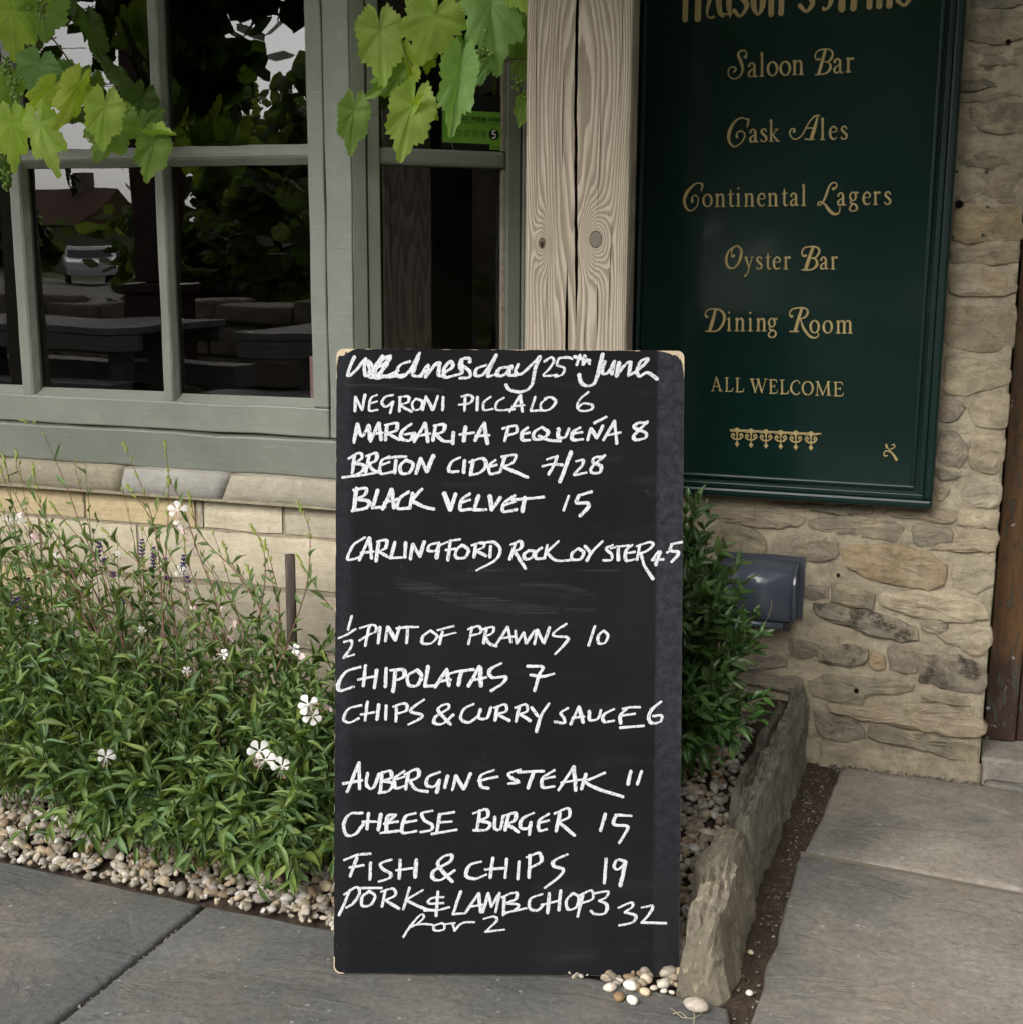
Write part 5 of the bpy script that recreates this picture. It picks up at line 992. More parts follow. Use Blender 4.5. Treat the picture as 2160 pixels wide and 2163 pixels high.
m = MB(); m.box(x1-.019,x1-.006,-.088,-.066,z0-.022,z0-.002); bevel(m.build('hinge_end', M['rubber'], bxt), .003)
m = MB(); m.box(x0+.01,x0+.09,-.096,-.06,z0-.036,z0-.022); bevel(m.build('tray_lip', M['box'], bxt), .004)
m = MB(); m.tube([(x1-.062,-.104,.398),(x1-.052,-.108,.418),(x1-.046,-.107,.445),(x1-.048,-.104,.456)], .0008, 4); o = m.build('straw', bpy.data.materials['dry_root'], None, True); o['label'] = 'curved dry grass straw caught on the curved metal box'; o['category'] = 'straw'

# ================================================================ DOOR at the right
door = thing('door_frame', 'weathered brown timber door frame in the opening right of the wall', 'door frame')
YD = .115
rbox('jamb', .112, .185, YD, YD+.08, .10, 2.4, M['door'], door, .004, .002, 3); rbox('stop', .1865, .245, YD+.012, YD+.08, .10, 2.4, M['door'], door, .004, .002, 4)
rbox('door_panel', .25, .9, YD+.04, YD+.08, .11, 2.4, M['door'], door, .004)
o = rbox('threshold', .108, 1.1, -.005, YD+.2, -.05, .098, M['flag'], door, .008, .003, 2); o.color = (.25,.22,.185,1)
o = slab('flagstone', [(.118,-.04),(.95,-.04),(.95,-.008),(.118,-.008)], lambda x,y: zpath(y)+.004, .04, M['flag'], pave, (.20,.19,.165), 8)

# ================================================================ STAKE
stk = MB(); p = onY(612,1172,-.52); stk.tube([(p[0]-.002,p[1],.05),(p[0],p[1],.3),(p[0]+.001,p[1],p[2])], [.0125,.012,.0118], 12); o = stk.build('stake', M['stake'], None, True); o['label'] = 'dark round wooden stake standing in the bed before the bay wall'; o['category'] = 'stake'

# ================================================================ HYGIENE STICKER inside the return pane
def rpt(px, py, off=-.034):   # pixel -> point on the return's glass plane
    P0 = np.array([*rp(0,off),0]); nn = np.array([RD[1],-RD[0],0]); d = ray(px,py); t = np.dot(nn,P0-CAM)/np.dot(nn,d); return CAM+d*t
stc = thing('rating_sticker', 'green and black hygiene rating sticker on the narrow pane beside the post', 'sticker')
RU = np.array([RD[0],RD[1],0.]); RN = np.array([RD[1],-RD[0],0.]); UZ = np.array([0,0,1.])
RO = np.array([*rp(0,-.027),0.])   # outer side of the pane
def rl(px, py): q = rpt(px,py,-.027); return float(np.dot(q-RO,RU)), float(q[2])
Z2 = lambda x,y: rl(660+x/2.679, y/2.679)
x_l, x_r = Z2(735,700)[0], Z2(1078,700)[0]; zt_, zb_ = Z2(1000,632)[1], Z2(1000,815)[1]
def rquad(name, xa, xb, za, zb, off, mat, parent):
    V = [RO+RU*xa+UZ*za+RN*off, RO+RU*xb+UZ*za+RN*off, RO+RU*xb+UZ*zb+RN*off, RO+RU*xa+UZ*zb+RN*off, RO+RU*xa+UZ*za, RO+RU*xb+UZ*za, RO+RU*xb+UZ*zb, RO+RU*xa+UZ*zb]
    return obj(name, V, [(0,1,2,3),(0,4,5,1),(1,5,6,2),(2,6,7,3),(3,7,4,0)], mat, parent)
kg = NT('sticker_green', .5, .3).col((.15,.34,.035)).m; kb = NT('sticker_black', .5, .3).col((.006,.006,.005)).m; kw = NT('sticker_white', .5, .3).col((.75,.75,.72)).m
rquad('black_backing', x_l-.004, x_r+.005, zb_-.016, zt_+.036, .0006, kb, stc); rquad('green_field', x_l, x_r, zb_, zt_, .0010, kg, stc); rquad('green_tab', x_r-.034, x_r, zb_-.012, zb_, .0010, kg, stc)
hz_ = zt_-(zt_-zb_)*.36; rquad('rule', x_l, x_r, hz_-.0004, hz_+.0004, .0013, kb, stc)
SANS = {'F':[[(0,1),(0,0)],[(0,1),(.5,1)],[(0,.5),(.4,.5)]],'O':[[(.35,1),(.05,.75),(.05,.25),(.35,0),(.65,.25),(.65,.75),(.35,1)]],'D':[[(0,1),(0,0)],[(0,1),(.4,.95),(.6,.5),(.4,.05),(0,0)]],'H':[[(0,1),(0,0)],[(.55,1),(.55,0)],[(0,.5),(.55,.5)]],'Y':[[(0,1),(.3,.5),(.3,0)],[(.6,1),(.3,.5)]],
 'G':[[(.6,.85),(.35,1),(.05,.75),(.05,.25),(.35,0),(.6,.15),(.6,.45),(.35,.45)]],'I':[[(.1,1),(.1,0)]],'E':[[(0,1),(0,0)],[(0,1),(.5,1)],[(0,.5),(.4,.5)],[(0,0),(.5,0)]],'N':[[(0,0),(0,1)],[(0,1),(.55,0)],[(.55,0),(.55,1)]],'R':[[(0,1),(0,0)],[(0,1),(.4,1),(.5,.75),(.4,.5),(0,.5)],[(.25,.5),(.55,0)]],'A':[[(0,0),(.3,1)],[(.3,1),(.6,0)],[(.1,.35),(.5,.35)]],'T':[[(.3,1),(.3,0)],[(0,1),(.6,1)]],
 'V':[[(0,1),(.3,0)],[(.3,0),(.6,1)]],' ':[], '0':[[(.25,1),(.05,.7),(.05,.3),(.25,0),(.45,.3),(.45,.7),(.25,1)]],'1':[[(.1,.8),(.3,1)],[(.3,1),(.3,0)]],'2':[[(.05,.8),(.25,1),(.45,.75),(.05,0)],[(.05,0),(.5,0)]],'3':[[(.05,.95),(.4,.9),(.4,.6),(.2,.52)],[(.2,.52),(.45,.4),(.4,.1),(.05,.05)]],'4':[[(.4,0),(.4,1)],[(.4,1),(0,.3)],[(0,.3),(.55,.3)]],'5':[[(.5,1),(.1,1)],[(.1,1),(.05,.55),(.35,.6),(.5,.3),(.3,0),(.03,.08)]]}
def sans(name, s, xa, za, h, w_, pitch, mat, parent, off=.0016):
    mb = MB(); x = xa; i = 0
    for ch in s:
        for stq in SANS[ch]:
            q = [(x+a*h, za+b*h, w_) for a,b in stq]; q = [q[0], tuple((np.array(q[0])+q[1])/2), q[1]] if len(q) == 2 else crom(q,3)
            ribbon(mb, q, RO, RU, UZ, RN, off+.00002*(i%5)); i += 1
        x += pitch*h*(.45 if ch == 'I' else 1)
    return mb.build(name, mat, parent)
tw = .0088; sans('lettering', 'FOOD HYGIENE RATING', x_r-.004-17.4*.72*tw, hz_+.0045, tw, .0013, .72, kb, stc)
zc = (hz_+zb_)/2-.001; 
def disc(name, cx, cz, r, off, mat, ring=None):
    n = 20; mb = MB(); pts = [(cx+r*math.cos(2*PI*i/n), cz+r*math.sin(2*PI*i/n)) for i in range(n)]
    if ring: ribbon(mb, [(a,b,ring) for a,b in pts+pts[:1]], RO, RU, UZ, RN, off)
    else: mb.add([RO+RU*a+UZ*b+RN*off for a,b in pts], [tuple(range(n))])
    return mb.build(name, mat, stc)
cx5 = Z2(1025,760)[0]; disc('number_disc', cx5, zc, .0128, .0014, kb)
sans('number', '5', cx5-.0045, zc-.0085, .017, .0028, 1, kw, stc, .0019)
dx = (Z2(967,760)[0]-Z2(873,760)[0])/2
for i, ch in enumerate('43210'):
    cx_ = Z2(967,760)[0]-i*dx; disc('number_ring', cx_, zc, .0068, .0014, kb, .0010); sans('number', ch, cx_-.0022, zc-.0040, .008, .0012, 1, kb, stc)
sans('lettering', 'VERY GOOD', x_r-.031, zb_-.0085, .0042, .0006, .72, kb, stc)
# ================================================================ leaf templates
def lance_template(curl, fold, wob, n=6):
    V = []; 
    for i in range(n+1):
        t = i/n; w_ = .5*math.sin(PI*min(1,t**.85))**.9*(1 if 0 < i < n else 0)+(.05 if i == 0 else 0); z = -curl*t*t+.04*math.sin(t*6+wob)
        y = t*(1-.15*curl*t)
        V += [(-w_, y, z+fold*w_+.03*math.sin(t*9+wob)), (0, y, z), (w_, y, z+fold*w_+.03*math.sin(t*8+wob*2))]
    Fc = []
    for i in range(n): a = i*3; Fc += [(a,a+1,a+4,a+3),(a+1,a+2,a+5,a+4)]
    return np.array(V), Fc
LT = [lance_template(c, f, w_) for c, f, w_ in ((.08,.3,0),(.25,.25,1.3),(.5,.3,2.6),(-.15,.35,4.1),(.15,.5,5.0))]
def basis(d, up):
    d = _n(d); x = np.cross(d, up); L = np.linalg.norm(x); x = x/L if L > 1e-4 else _n(np.cross(d, [1,0,.1])); return np.array([x, d, np.cross(x, d)]).T
class Leaves:
    """collects leaves; the nearest ones in frame become objects of their own, the rest one mesh"""
    def __init__(s): s.L = []
    def add(s, p, d, up, L, W, k, tone): s.L.append((np.array(p,float), basis(np.array(d,float), np.array(up,float)), L, W, k, tone))
    def build(s, parent, mat_o, mat_s, nobj=300, name='leaf', tm=None):
        tm = tm or LT; meshes = []
        for i, (V, Fc) in enumerate(tm): me = mesh('leaf_blade', V, Fc, True); me.materials.append(mat_o); meshes.append(me)
        def key(l):
            q = proj(l[0]+l[1][:,1]*l[2]*.5); inf = 0 <= q[0] <= 2160 and 0 <= q[1] <= 2163
            return (0 if inf else 5)+np.linalg.norm(l[0]-CAM)-l[2]*2.0
        s.L.sort(key=key); mb = []; mf = []; mc = []; off = 0
        for i, (p, B, L, W, k, tone) in enumerate(s.L):
            if i < nobj:
                o = bpy.data.objects.new(name, meshes[k]); COL.objects.link(o); o.parent = parent
                Mx = np.eye(4); Mx[:3,:3] = B*np.array([W, L, L]); Mx[:3,3] = p; o.matrix_world = Matrix(Mx.tolist()); o.color = (*tone, 1)
            else:
                V = (tm[k][0]*np.array([W, L, L]))@B.T+p; mb.append(V); mf += [tuple(a+off for a in f_) for f_ in tm[k][1]]; off += len(V); mc += [tuple(tone)]*len(V)
        if mb:
            m = MB(); m.V = [tuple(v) for v in np.concatenate(mb)]; m.F = mf; m.C = mc; o = m.build('foliage', mat_s, parent, True); o['kind'] = 'stuff'
def bez(p0, p1, p2, t): return (1-t)**2*p0+2*t*(1-t)*p1+t*t*p2
def gtone(j=.22, yel=.12):
    v = random.uniform(1-j,1+j); y = random.uniform(-yel,yel); return (v*(1+y*.8), v*(1+.25*y), v*(1-y))

# ---------------------------------------------------------------- flowering gaura mound
ga = thing('gaura_plant', 'bushy green perennial with lance leaves and white butterfly flowers spilling over the gravel', 'flowering plant')
LV = Leaves(); stems = MB(); random.seed(21)
def leafy(p0, p1, p2, nl, L0, L1, t0=.15, spread=1.0, r0=.0016, stem=True):
    p0, p1, p2 = map(lambda a: np.array(a, float), (p0,p1,p2))
    if stem: stems.tube([tuple(bez(p0,p1,p2,i/6)) for i in range(7)], [r0*(1-.6*i/6) for i in range(7)], 4, cap=False)
    ph = random.uniform(0, 6)
    for i in range(nl):
        t = t0+(1-t0)*(i+random.uniform(0,.8))/nl; p = bez(p0,p1,p2,t); tan = _n(bez(p0,p1,p2,min(1,t+.05))-bez(p0,p1,p2,t-.05)); a = ph+i*2.4
        side = _n(np.cross(tan,[.1,.2,1]) if abs(tan[2]) < .95 else np.array([1,0,0])); s2 = np.cross(tan, side); rad = side*math.cos(a)+s2*math.sin(a)
        d = tan*random.uniform(.35,1.0)+rad*random.uniform(.5,1.0)*spread+np.array([0,0,random.uniform(-.1,.3)]); L = (L0+(L1-L0)*t)*random.uniform(.75,1.25)
        LV.add(p, d, [rad[0]*-.3+random.uniform(-.3,.3), -.35+random.uniform(-.3,.3), 1], L, L*random.uniform(.17,.29), random.randrange(5), gtone(.30,.25))
def hz(x): return float(np.interp(x, [-2.4,-2.1,-1.8,-1.5,-1.25,-1.05], [.86,.82,.70,.54,.43,.36]))
for i in range(320):
    u = random.random(); bxx = random.uniform(-2.25,-1.10) if u > .3 else random.uniform(-1.95,-1.10); byy = random.uniform(-.92,-.62)
    base = np.array([bxx, byy, zgrav(bxx,byy)]); a = random.gauss(0,.5)+(bxx+1.55)*.35; out = random.gauss(-.25,.45)
    Ls = hz(bxx)*random.uniform(.55,1.0); 
    top = base+np.array([(a-.10)*Ls*.7, out*Ls*.6, Ls*random.uniform(.75,.98)])
    if top[0] > -1.02: top[0] = -1.02-random.uniform(0,.08)
    mid = (base+top)/2+np.array([random.uniform(-.05,.05), random.uniform(-.05,.03), .08])
    leafy(base, mid, top, random.randint(10,15), .066, .036, .12)
for i in range(210):       # low skirt falling over the gravel edge
    x = random.uniform(-1.95,-1.05) if i % 2 else random.uniform(-1.68,-1.08); base = np.array([x, random.uniform(-.88,-.78), .05]); fx = float(np.interp(x,[-1.95,-1.75,-1.45,-1.15,-1.05],[.1,1.0,1.7,1.6,1.0]))
    top = base+np.array([random.gauss(0,.09), -random.uniform(.03,.16)*fx, random.uniform(.0,.20) if i % 2 else random.uniform(-.01,.08)]); 
    top[1] = max(top[1], -1.06+ (0 if random.random() < .4 else .03)); top[2] = max(top[2], .012)
    leafy(base, (base+top)/2+np.array([0,-.01,.10]), top, random.randint(8,12), .066, .045, .2, 1.1)
for i in range(48):        # straggling leafy shoots on the left
    x = random.uniform(-2.5,-1.9); base = np.array([x, random.uniform(-.9,-.6), .06]); top = base+np.array([random.uniform(-.35,.05), random.gauss(-.03,.1), random.uniform(.25,.78)]); leafy(base,(base+top)/2+np.array([.04,0,.06]),top,9,.045,.025,.2)
def W0(x,y,Y): return onY(x/2.679, 900+y/2.679, Y)
TR = [[(-56,-235),(225,10),(375,340),(470,600),(600,900),(700,1250)],[(705,110),(800,340),(870,560),(905,800),(930,1250)],[(935,100),(960,300),(1030,440),(1130,740),(1230,1000),(1310,1330)],[(725,345),(840,500),(900,640),(960,900),(1010,1250)],[(955,300),(950,560),(935,800),(920,1200)],
 [(1425,570),(1490,690),(1500,880),(1470,1100),(1480,1330)],[(1690,440),(1752,590),(1745,850),(1690,1060),(1560,1400)],[(1500,660),(1540,800),(1580,1000),(1560,1300)],[(95,150),(105,270),(210,430),(330,640),(520,900),(640,1250)],[(20,170),(70,350),(180,560),(400,900),(560,1300)],
 [(190,230),(215,400),(290,620),(420,860),(560,1200)],[(1075,390),(1110,560),(1190,680),(1330,820),(1460,1010)],[(590,590),(700,700),(880,850),(1100,1010),(1280,1300)],[(0,430),(60,600),(200,780),(380,1000)],[(0,230),(90,480),(260,760),(420,1050)],[(-60,500),(150,760),(420,1010),(600,1300)],
 [(290,440),(420,600),(600,800),(760,1050)],[(1270,670),(1300,760),(1400,900),(1480,1050)],[(1040,600),(1060,760),(1140,980),(1250,1250)],[(1400,800),(1430,900),(1480,1010)],[(0,700),(160,760),(420,900),(640,1100)],[(1690,745),(1780,900),(1880,1040)]]
tall = MB(); buds = MB()
for j, tr in enumerate(TR):
    if j == 0: tr[0] = (120,-30)
    Y0 = -.70-.05*math.sin(j*2.1); P = [W0(x,y,Y0-.03*i) for i,(x,y) in enumerate(tr)]; C = crom([tuple(p) for p in P], 5); n = len(C)
    tall.tube([tuple(c) for c in C], [.0007+.0010*i/n for i in range(n)], 5, cap=False)
    for i in range(2, n, 2):
        tan = _n(C[max(0,i-1)]-C[i]); rad = _n(np.array([random.uniform(-1,1), random.uniform(-.6,.2), random.uniform(-.2,.6)])); 
        if i < n*.3:
            for _ in range(3): buds.tube([tuple(C[i]+rad*.001), tuple(C[i]+(tan*.8+rad*.5)*.006), tuple(C[i]+(tan+rad*.5)*.013)], [.0009,.0016,.0004], 5); rad = _n(rad+np.array([random.uniform(-1,1),random.uniform(-1,1),0]))
        else: LV.add(C[i], tan*.8+rad*.7, [random.uniform(-.4,.4),-.6,.8], random.uniform(.018,.045), random.uniform(.005,.010), random.randrange(5), gtone())
    for _ in range(6): buds.tube([tuple(C[0]-_n(C[0]-C[1])*.004*_), tuple(C[0]-_n(C[0]-C[1])*(.004*_-.004)+np.array([random.uniform(-.004,.004),-.002,.002])), tuple(C[0]-_n(C[0]-C[1])*(.004*_-.010)+np.array([random.uniform(-.006,.006),0,.002]))], [.001,.0022,.0006], 5)
for i in range(46):
    x = random.uniform(-2.4,-1.25); base = np.array([x, random.uniform(-.85,-.6), .1]); h = random.uniform(.40,.66)*float(np.interp(x,[-2.4,-1.8,-1.2],[1.15,1.0,.80])); top = base+np.array([-random.uniform(.02,.30), random.gauss(0,.06), h])
    C = [bez(base, base+np.array([.02,0,h*.6]), top, t/12) for t in range(12,-1,-1)]; tall.tube([tuple(c) for c in C], [.0006+.0009*q/12 for q in range(13)], 5, cap=False)
    for q in range(0,12):
        for _ in range(2 if q < 3 else 1):
            rad = _n(np.array([random.uniform(-1,1), random.uniform(-.6,.4), random.uniform(-.2,.7)]))
            if q < 3: buds.tube([tuple(C[q]), tuple(C[q]+rad*.004+np.array([0,0,.004])), tuple(C[q]+rad*.005+np.array([0,0,.010]))], [.0006,.0015,.0004], 5)
            else: LV.add(C[q], rad*.9+np.array([-.1,0,.7]), [random.uniform(-.4,.4),-.6,.8], random.uniform(.012,.040), random.uniform(.004,.009), random.randrange(5), gtone())
tall.build('flower_stems', M['redstem'], ga, True, kind='stuff'); buds.build('buds', M['bud'], ga, True, kind='stuff'); stems.build('leafy_stems', M['stem'], ga, True, kind='stuff')
LV.build(ga, M['gaura1'], M['gaura'], 300)
def flower(px, py, Y, size, pink=0.0, droop=0.0, rot=0.0, parent=ga, n=4, label=None):
    c = onY(px, py, Y); mb = MB(); f_ = _n(CAM-c)*.7+np.array([0,0,.35]); B = basis(np.array([math.sin(rot),0,math.cos(rot)]), f_)
    for i in range(n):
        a = (i-(n-1)/2)*(1.15 if n == 4 else .7)+random.uniform(-.15,.15); d = np.array([math.sin(a), math.cos(a), -.12-droop*.5]); x = np.array([math.cos(a), -math.sin(a), 0]); L = size*random.uniform(.85,1.1); W = L*.34
        V = []; cc = []
        for t, w_ in ((0,.10),(.25,.16),(.5,.62),(.75,.98),(.92,.75),(1.0,.25)):
            for s in (-1,0,1): V.append(c+B@(d*L*t+x*s*w_*W+np.array([0,0,.12*L*t*t*(1-abs(s)*.5)+.05*L*s*math.sin(t*5)]))); k = pink*(1-t*.3); cc.append((1-.05*k, 1-.45*k, 1-.35*k, 1))
        mb.V += [tuple(v) for v in V]; n0 = len(mb.V)-18; mb.C += cc
        for q in range(5): a_ = n0+q*3; mb.F += [(a_,a_+1,a_+4,a_+3),(a_+1,a_+2,a_+5,a_+4)]
    for i in range(7):
        a = PI+random.uniform(-.7,.7); e = c+B@(np.array([math.sin(a), math.cos(a), .25])*size*random.uniform(.7,1.0)); mb.tube([tuple(c), tuple((c+e)/2+B@np.array([0,0,.001])), tuple(e)], .00035, 3, (1,.9,.9,1)); mb.tube([tuple(e), tuple(e+B@np.array([.0,-.0025,0]))], .0008, 4, (.75,.5,.35,1))
    o = mb.build('flower', M['petal'], parent, True)
    if label: o['label'] = label
    return o
fl = [(224,1600,-1.03,.019,0,0,0),(548,1587,-1.02,.025,.05,0,.1),(560,1606,-1.025,.022,.15,.4,.5),(596,1620,-1.02,.021,.05,0,.2),(652,1488,-.98,.022,.05,.2,-1.1),(660,1512,-.98,.018,.1,.2,2.4),(375,1078,-.80,.021,.1,.3,-.6),(383,1100,-.72,.019,.2,.6,2.6),
      (384,1210,-.74,.015,0,.8,0),(40,1098,-.72,.016,.1,.4,.5),(18,1104,-.72,.013,.2,.5,0),(118,1180,-.7,.014,.0,.3,.3),(252,1172,-.7,.009,0,.5,0),(470,1382,-.95,.012,.1,.6,1.0),(620,1370,-.85,.014,.1,.5,1.5),(300,1332,-.8,.009,0,.6,0),(395,1418,-.88,.010,.3,.6,0),(70,1310,-.8,.012,.1,.6,2)]
for q in fl: flower(*q)
for (px,py) in ((395,1130),(405,1150),(410,1166),(398,1180),(387,1118),(45,1085),(60,1112),(70,1140),(470,1285),(482,1305),(488,1345),(490,1322),(397,1240),(410,1290),(630,1385),(683,1490),(692,1496)):    # faded pink blooms
    flower(px, py, -.73 if px < 600 else -.88, .012, random.uniform(.5,1.0), .9, random.uniform(0,6), n=3)
# ---------------------------------------------------------------- lavender
lv = thing('lavender_plant', 'lavender with small purple flower spikes growing through the white-flowered plant', 'lavender')
sp = MB()
for i, (x, y, L) in enumerate(((805,650,125),(870,695,130),(560,670,70),(590,760,30),(1040,740,90),(935,760,60),(160,870,40),(60,960,90),(120,960,80),(95,985,70),(145,1010,50),(1060,860,60),(310,1120,70),(40,1300,70),(700,980,30),(640,840,40),(1035,800,40),(945,860,30))):
    Y = -.66; top = W0(x,y,Y); base = np.array([top[0]+random.uniform(-.02,.1), Y, .10]); m = MB(); bot = W0(x,y+L,Y); 
    sp.tube([tuple(base), tuple((base+bot)/2+np.array([.01,0,0])), tuple(bot), tuple(top)], .0009, 5)
    nn = max(3,int(L/16))
    for q in range(nn):
        c = top+(bot-top)*(q/(nn-1)); rr = .006*(.6+.5*math.sin(PI*(q+.5)/nn))
        for a in range(6):
            an = a*PI/3+q*.5; d = np.array([math.cos(an), math.sin(an), .9]); m.tube([tuple(c), tuple(c+d*rr*.7), tuple(c+d*rr*1.1)], [.0010,.0021,.0010], 5)
    m.build('flower_spike', M['lav'], lv)
sp.build('stalks', M['stem'], lv, True)
# ---------------------------------------------------------------- evergreen shrub behind the board
shb = thing('evergreen_shrub', 'dense glossy dark green narrow-leaved shrub in the gravel right of the chalkboard', 'shrub')
LS = Leaves(); stems = MB(); random.seed(5)
ends = []
def poly_in(x,y,P):
    c = False
    for (x1,y1),(x2,y2) in zip(P, P[1:]+P[:1]):
        if (y1 > y) != (y2 > y) and x < (x2-x1)*(y-y1)/(y2-y1)+x1: c = not c
    return c
PO = [(1380,1060),(1470,1070),(1500,1150),(1545,1210),(1560,1290),(1585,1350),(1560,1430),(1600,1480),(1590,1530),(1560,1570),(1500,1600),(1440,1640),(1380,1640)]
while len(ends) < 120:
    x, y = random.uniform(1360,1605), random.uniform(1055,1645)
    if poly_in(x,y,PO): ends.append((x,y,random.uniform(-.60,-.38)))
ends += [(1473,1065,-.5),(1450,1062,-.45),(1495,1095,-.5),(1560,1195,-.5),(1575,1235,-.5),(1590,1300,-.5),(1605,1340,-.52),(1590,1370,-.52),(1610,1475,-.52),(1600,1520,-.52),(1530,1160,-.5),(1540,1560,-.55),(1505,1600,-.58)]*1
for (x,y,Y) in ends:
    e = onY(x,y,Y); base = np.array([random.uniform(-.62,-.54), random.uniform(-.42,-.34), .13]); mid = (base+e)/2+np.array([-.02,0,.05 if e[2] > .3 else .10])
    p0,p1,p2 = base, mid, e; stems.tube([tuple(bez(p0,p1,p2,i/7)) for i in range(8)], [.0024*(1-.7*i/7) for i in range(8)], 5, cap=False)
    nl = 6; Lg = np.linalg.norm(e-base); t0 = max(.35, 1-.17/Lg); ph = random.uniform(0,3)
    for i in range(nl):
        t = t0+(1-t0)*i/(nl-1); p = bez(p0,p1,p2,t); tan = _n(bez(p0,p1,p2,t+.02)-bez(p0,p1,p2,t-.05)); side = _n(np.cross(tan,[.2,1,.1])); s2 = np.cross(tan,side); a = ph+i*1.35
        for q in (0,PI):
            rad = side*math.cos(a+q)+s2*math.sin(a+q); d = tan*(.5+.6*i/nl)+rad*.8+np.array([.05,-.1,.15]); L = random.uniform(.040,.060)*(1-.25*(i == nl-1)); fresh = 1.25 if i >= nl-2 else 1
            v = random.uniform(.75,1.15)*fresh; LS.add(p, d, np.array([0,-.5,1])+rad*.1+np.array([random.uniform(-.3,.3),random.uniform(-.3,.3),0]), L, L*random.uniform(.27,.34), random.choice((0,0,1,3,4)), (v*random.uniform(.9,1.1), v, v*.95))
stems.build('twigs', M['stem'], shb, True)
MS = m_leaf('glossy_shrub_leaf_mass', (.040,.095,.022), (.065,.135,.030), .18, .34, attr=True, spec=.5)
LS.build(shb, M['shrub'], MS, 300)
# seedlings in the gravel
for i, (px, py, lab) in enumerate(((1447,1830,'small bright green seedling in the gravel beside the right edge of the board'),(570,1880,'tiny pale green seedling in the gravel in front of the flowering plant'),(1655,1305,None))):
    if lab is None: continue
    c = onZ(px, py, .05 if i == 0 else .02); m = MB()
    for q in range(7):
        a = q*.9; B = basis(np.array([math.cos(a),math.sin(a),.8]), np.array([0,0,1.])); V = (LT[q%5][0]*np.array([.008,.022,.022]))@B.T+c; m.add(V, LT[q%5][1], gtone())
    o = m.build('seedling', M['gaura'], None, True); o['label'] = lab; o['category'] = 'seedling'
# fallen leaves on gravel
fm = MB(); kf_ = NT('fallen_leaf_brown', .8, .2).col((.20,.11,.04)).m
for i in range(26):
    x, y = (random.uniform(-.62,-.42), random.uniform(-.85,-.2)) if i < 14 else (random.uniform(-2.0,-1.05), random.uniform(-1.03,-.9)); B = basis(np.array([math.cos(i*2.1),math.sin(i*2.1),random.uniform(-.2,.3)]), np.array([.1,-.3,1.])); V = (LT[i%5][0]*np.array([.010,.035,.035]))@B.T+np.array([x,y,zgrav(x,y)+.016]); fm.add(V, LT[i%5][1])
fm.build('fallen_leaves', kf_, None, True, kind='stuff')

# ================================================================ GRAPE VINE
def vine_template(cup, wave, fold, seed, na=120, rr=(0,.12,.3,.5,.7,.87,1.0)):
    A = [0,24,46,70,100,126,150,168,176,180]; R = [1.0,.66,.78,.56,.64,.52,.52,.42,.20,.06]; rs = np.random.default_rng(seed); R = [r*(1+rs.uniform(-.05,.05)) for r in R]
    V = []; vein = []; 
    vr = [0,45,-45,99,-99]
    for j in range(na):
        th = -180+360*j/na; ad = abs(th); base = float(np.interp(ad, A, R)); tw = (ad/12.5+.5)%1; ser = (.11*tw-.05)*(1 if ad < 165 else 0); ser *= 1+.4*math.sin(j*1.7+seed)
        rad = base+ser*base**.5
        for q, f_ in enumerate(rr[1:]):
            r = f_*(rad if f_ == 1 else (base*.985 if f_ > .8 else base)); a = math.radians(th); x, y = r*math.sin(a), r*math.cos(a)
            dv = min(abs(math.remainder(th-v_, 360)) for v_ in vr); dd = r*math.sin(math.radians(min(dv,90)))
            # secondary veins: chevrons off the main ones
            along = r*math.cos(math.radians(min(dv,80))); sec = abs(((along*7-dd*5)%1)-.5)*2; vv = math.exp(-(dd/.018)**2)+(.45*max(0,1-sec*2.2) if dd > .03 else 0)
            z = -cup*r*r+fold*abs(x)+.035*wave*math.sin(th*.105+seed)*r+.05*wave*math.sin(r*7+seed+th*.03)*r-.022*math.exp(-(dd/.05)**2)+ .018*(1-vv)*r
            if th > 178 or th < -178: pass
            V.append((x,y,z)); vein.append(min(1,vv))
    V.append((0,0,-.04)); vein.append(1.0); c = len(V)-1; nr = len(rr)-1; Fc = []
    for j in range(na):
        k2 = (j+1)%na
        if j == na-1: continue          # leave the sinus open at the stalk
        Fc.append((c, j*nr, k2*nr))
        for q in range(nr-1): Fc.append((j*nr+q, j*nr+q+1, k2*nr+q+1, k2*nr+q))
    me = mesh('vine_leaf_blade', V, Fc, True); a = me.attributes.new('vein','FLOAT','POINT'); a.data.foreach_set('value', np.array(vein,'f')); me.materials.append(M['vine']); return me
VT = [vine_template(.10,1,.15,1), vine_template(.30,1.2,.05,2), vine_template(.45,.8,.30,3), vine_template(.15,1.6,-.15,4), vine_template(.05,1.2,.55,5)]
Z1 = lambda x,y: (x/2.679, y/2.679)
Z2c = lambda x,y: (660+x/2.679, y/2.679)
BR, MD, DK, BL_, YE = (1.28,1.20,1.05), (.90,.95,.95), (.26,.30,.28), (.92,1.05,1.75), (1.45,1.22,.8)  # DK: dim back leaves and dark glass reflections put into leaf colour
def vleaf(parent, zf, pet, tip, wf, Y, tone, k, tilt=0.0, dy=0.0, pitch=0.0):
    p = onY(*zf(*pet), Y); q = onY(*zf(*tip), Y+dy); yv = q-p; L = float(np.linalg.norm(yv)); yv /= L; v = _n(CAM-p); v = _n(v+np.array([0,0,.5*pitch])); x = _n(np.cross(yv, v)); z = np.cross(x, yv)
    c_, s_ = math.cos(tilt), math.sin(tilt); x2 = x*c_+z*s_; z2 = np.cross(x2, yv)
    o = bpy.data.objects.new('leaf', VT[k]); COL.objects.link(o); o.parent = parent; Mx = np.eye(4); Mx[:3,0] = x2*L*wf*.92; Mx[:3,1] = yv*L; Mx[:3,2] = z2*L; Mx[:3,3] = p; o.matrix_world = Matrix(Mx.tolist())
    j = random.uniform(.92,1.08); o.color = (tone[0]*j, tone[1]*j, tone[2]*j, 1); return o
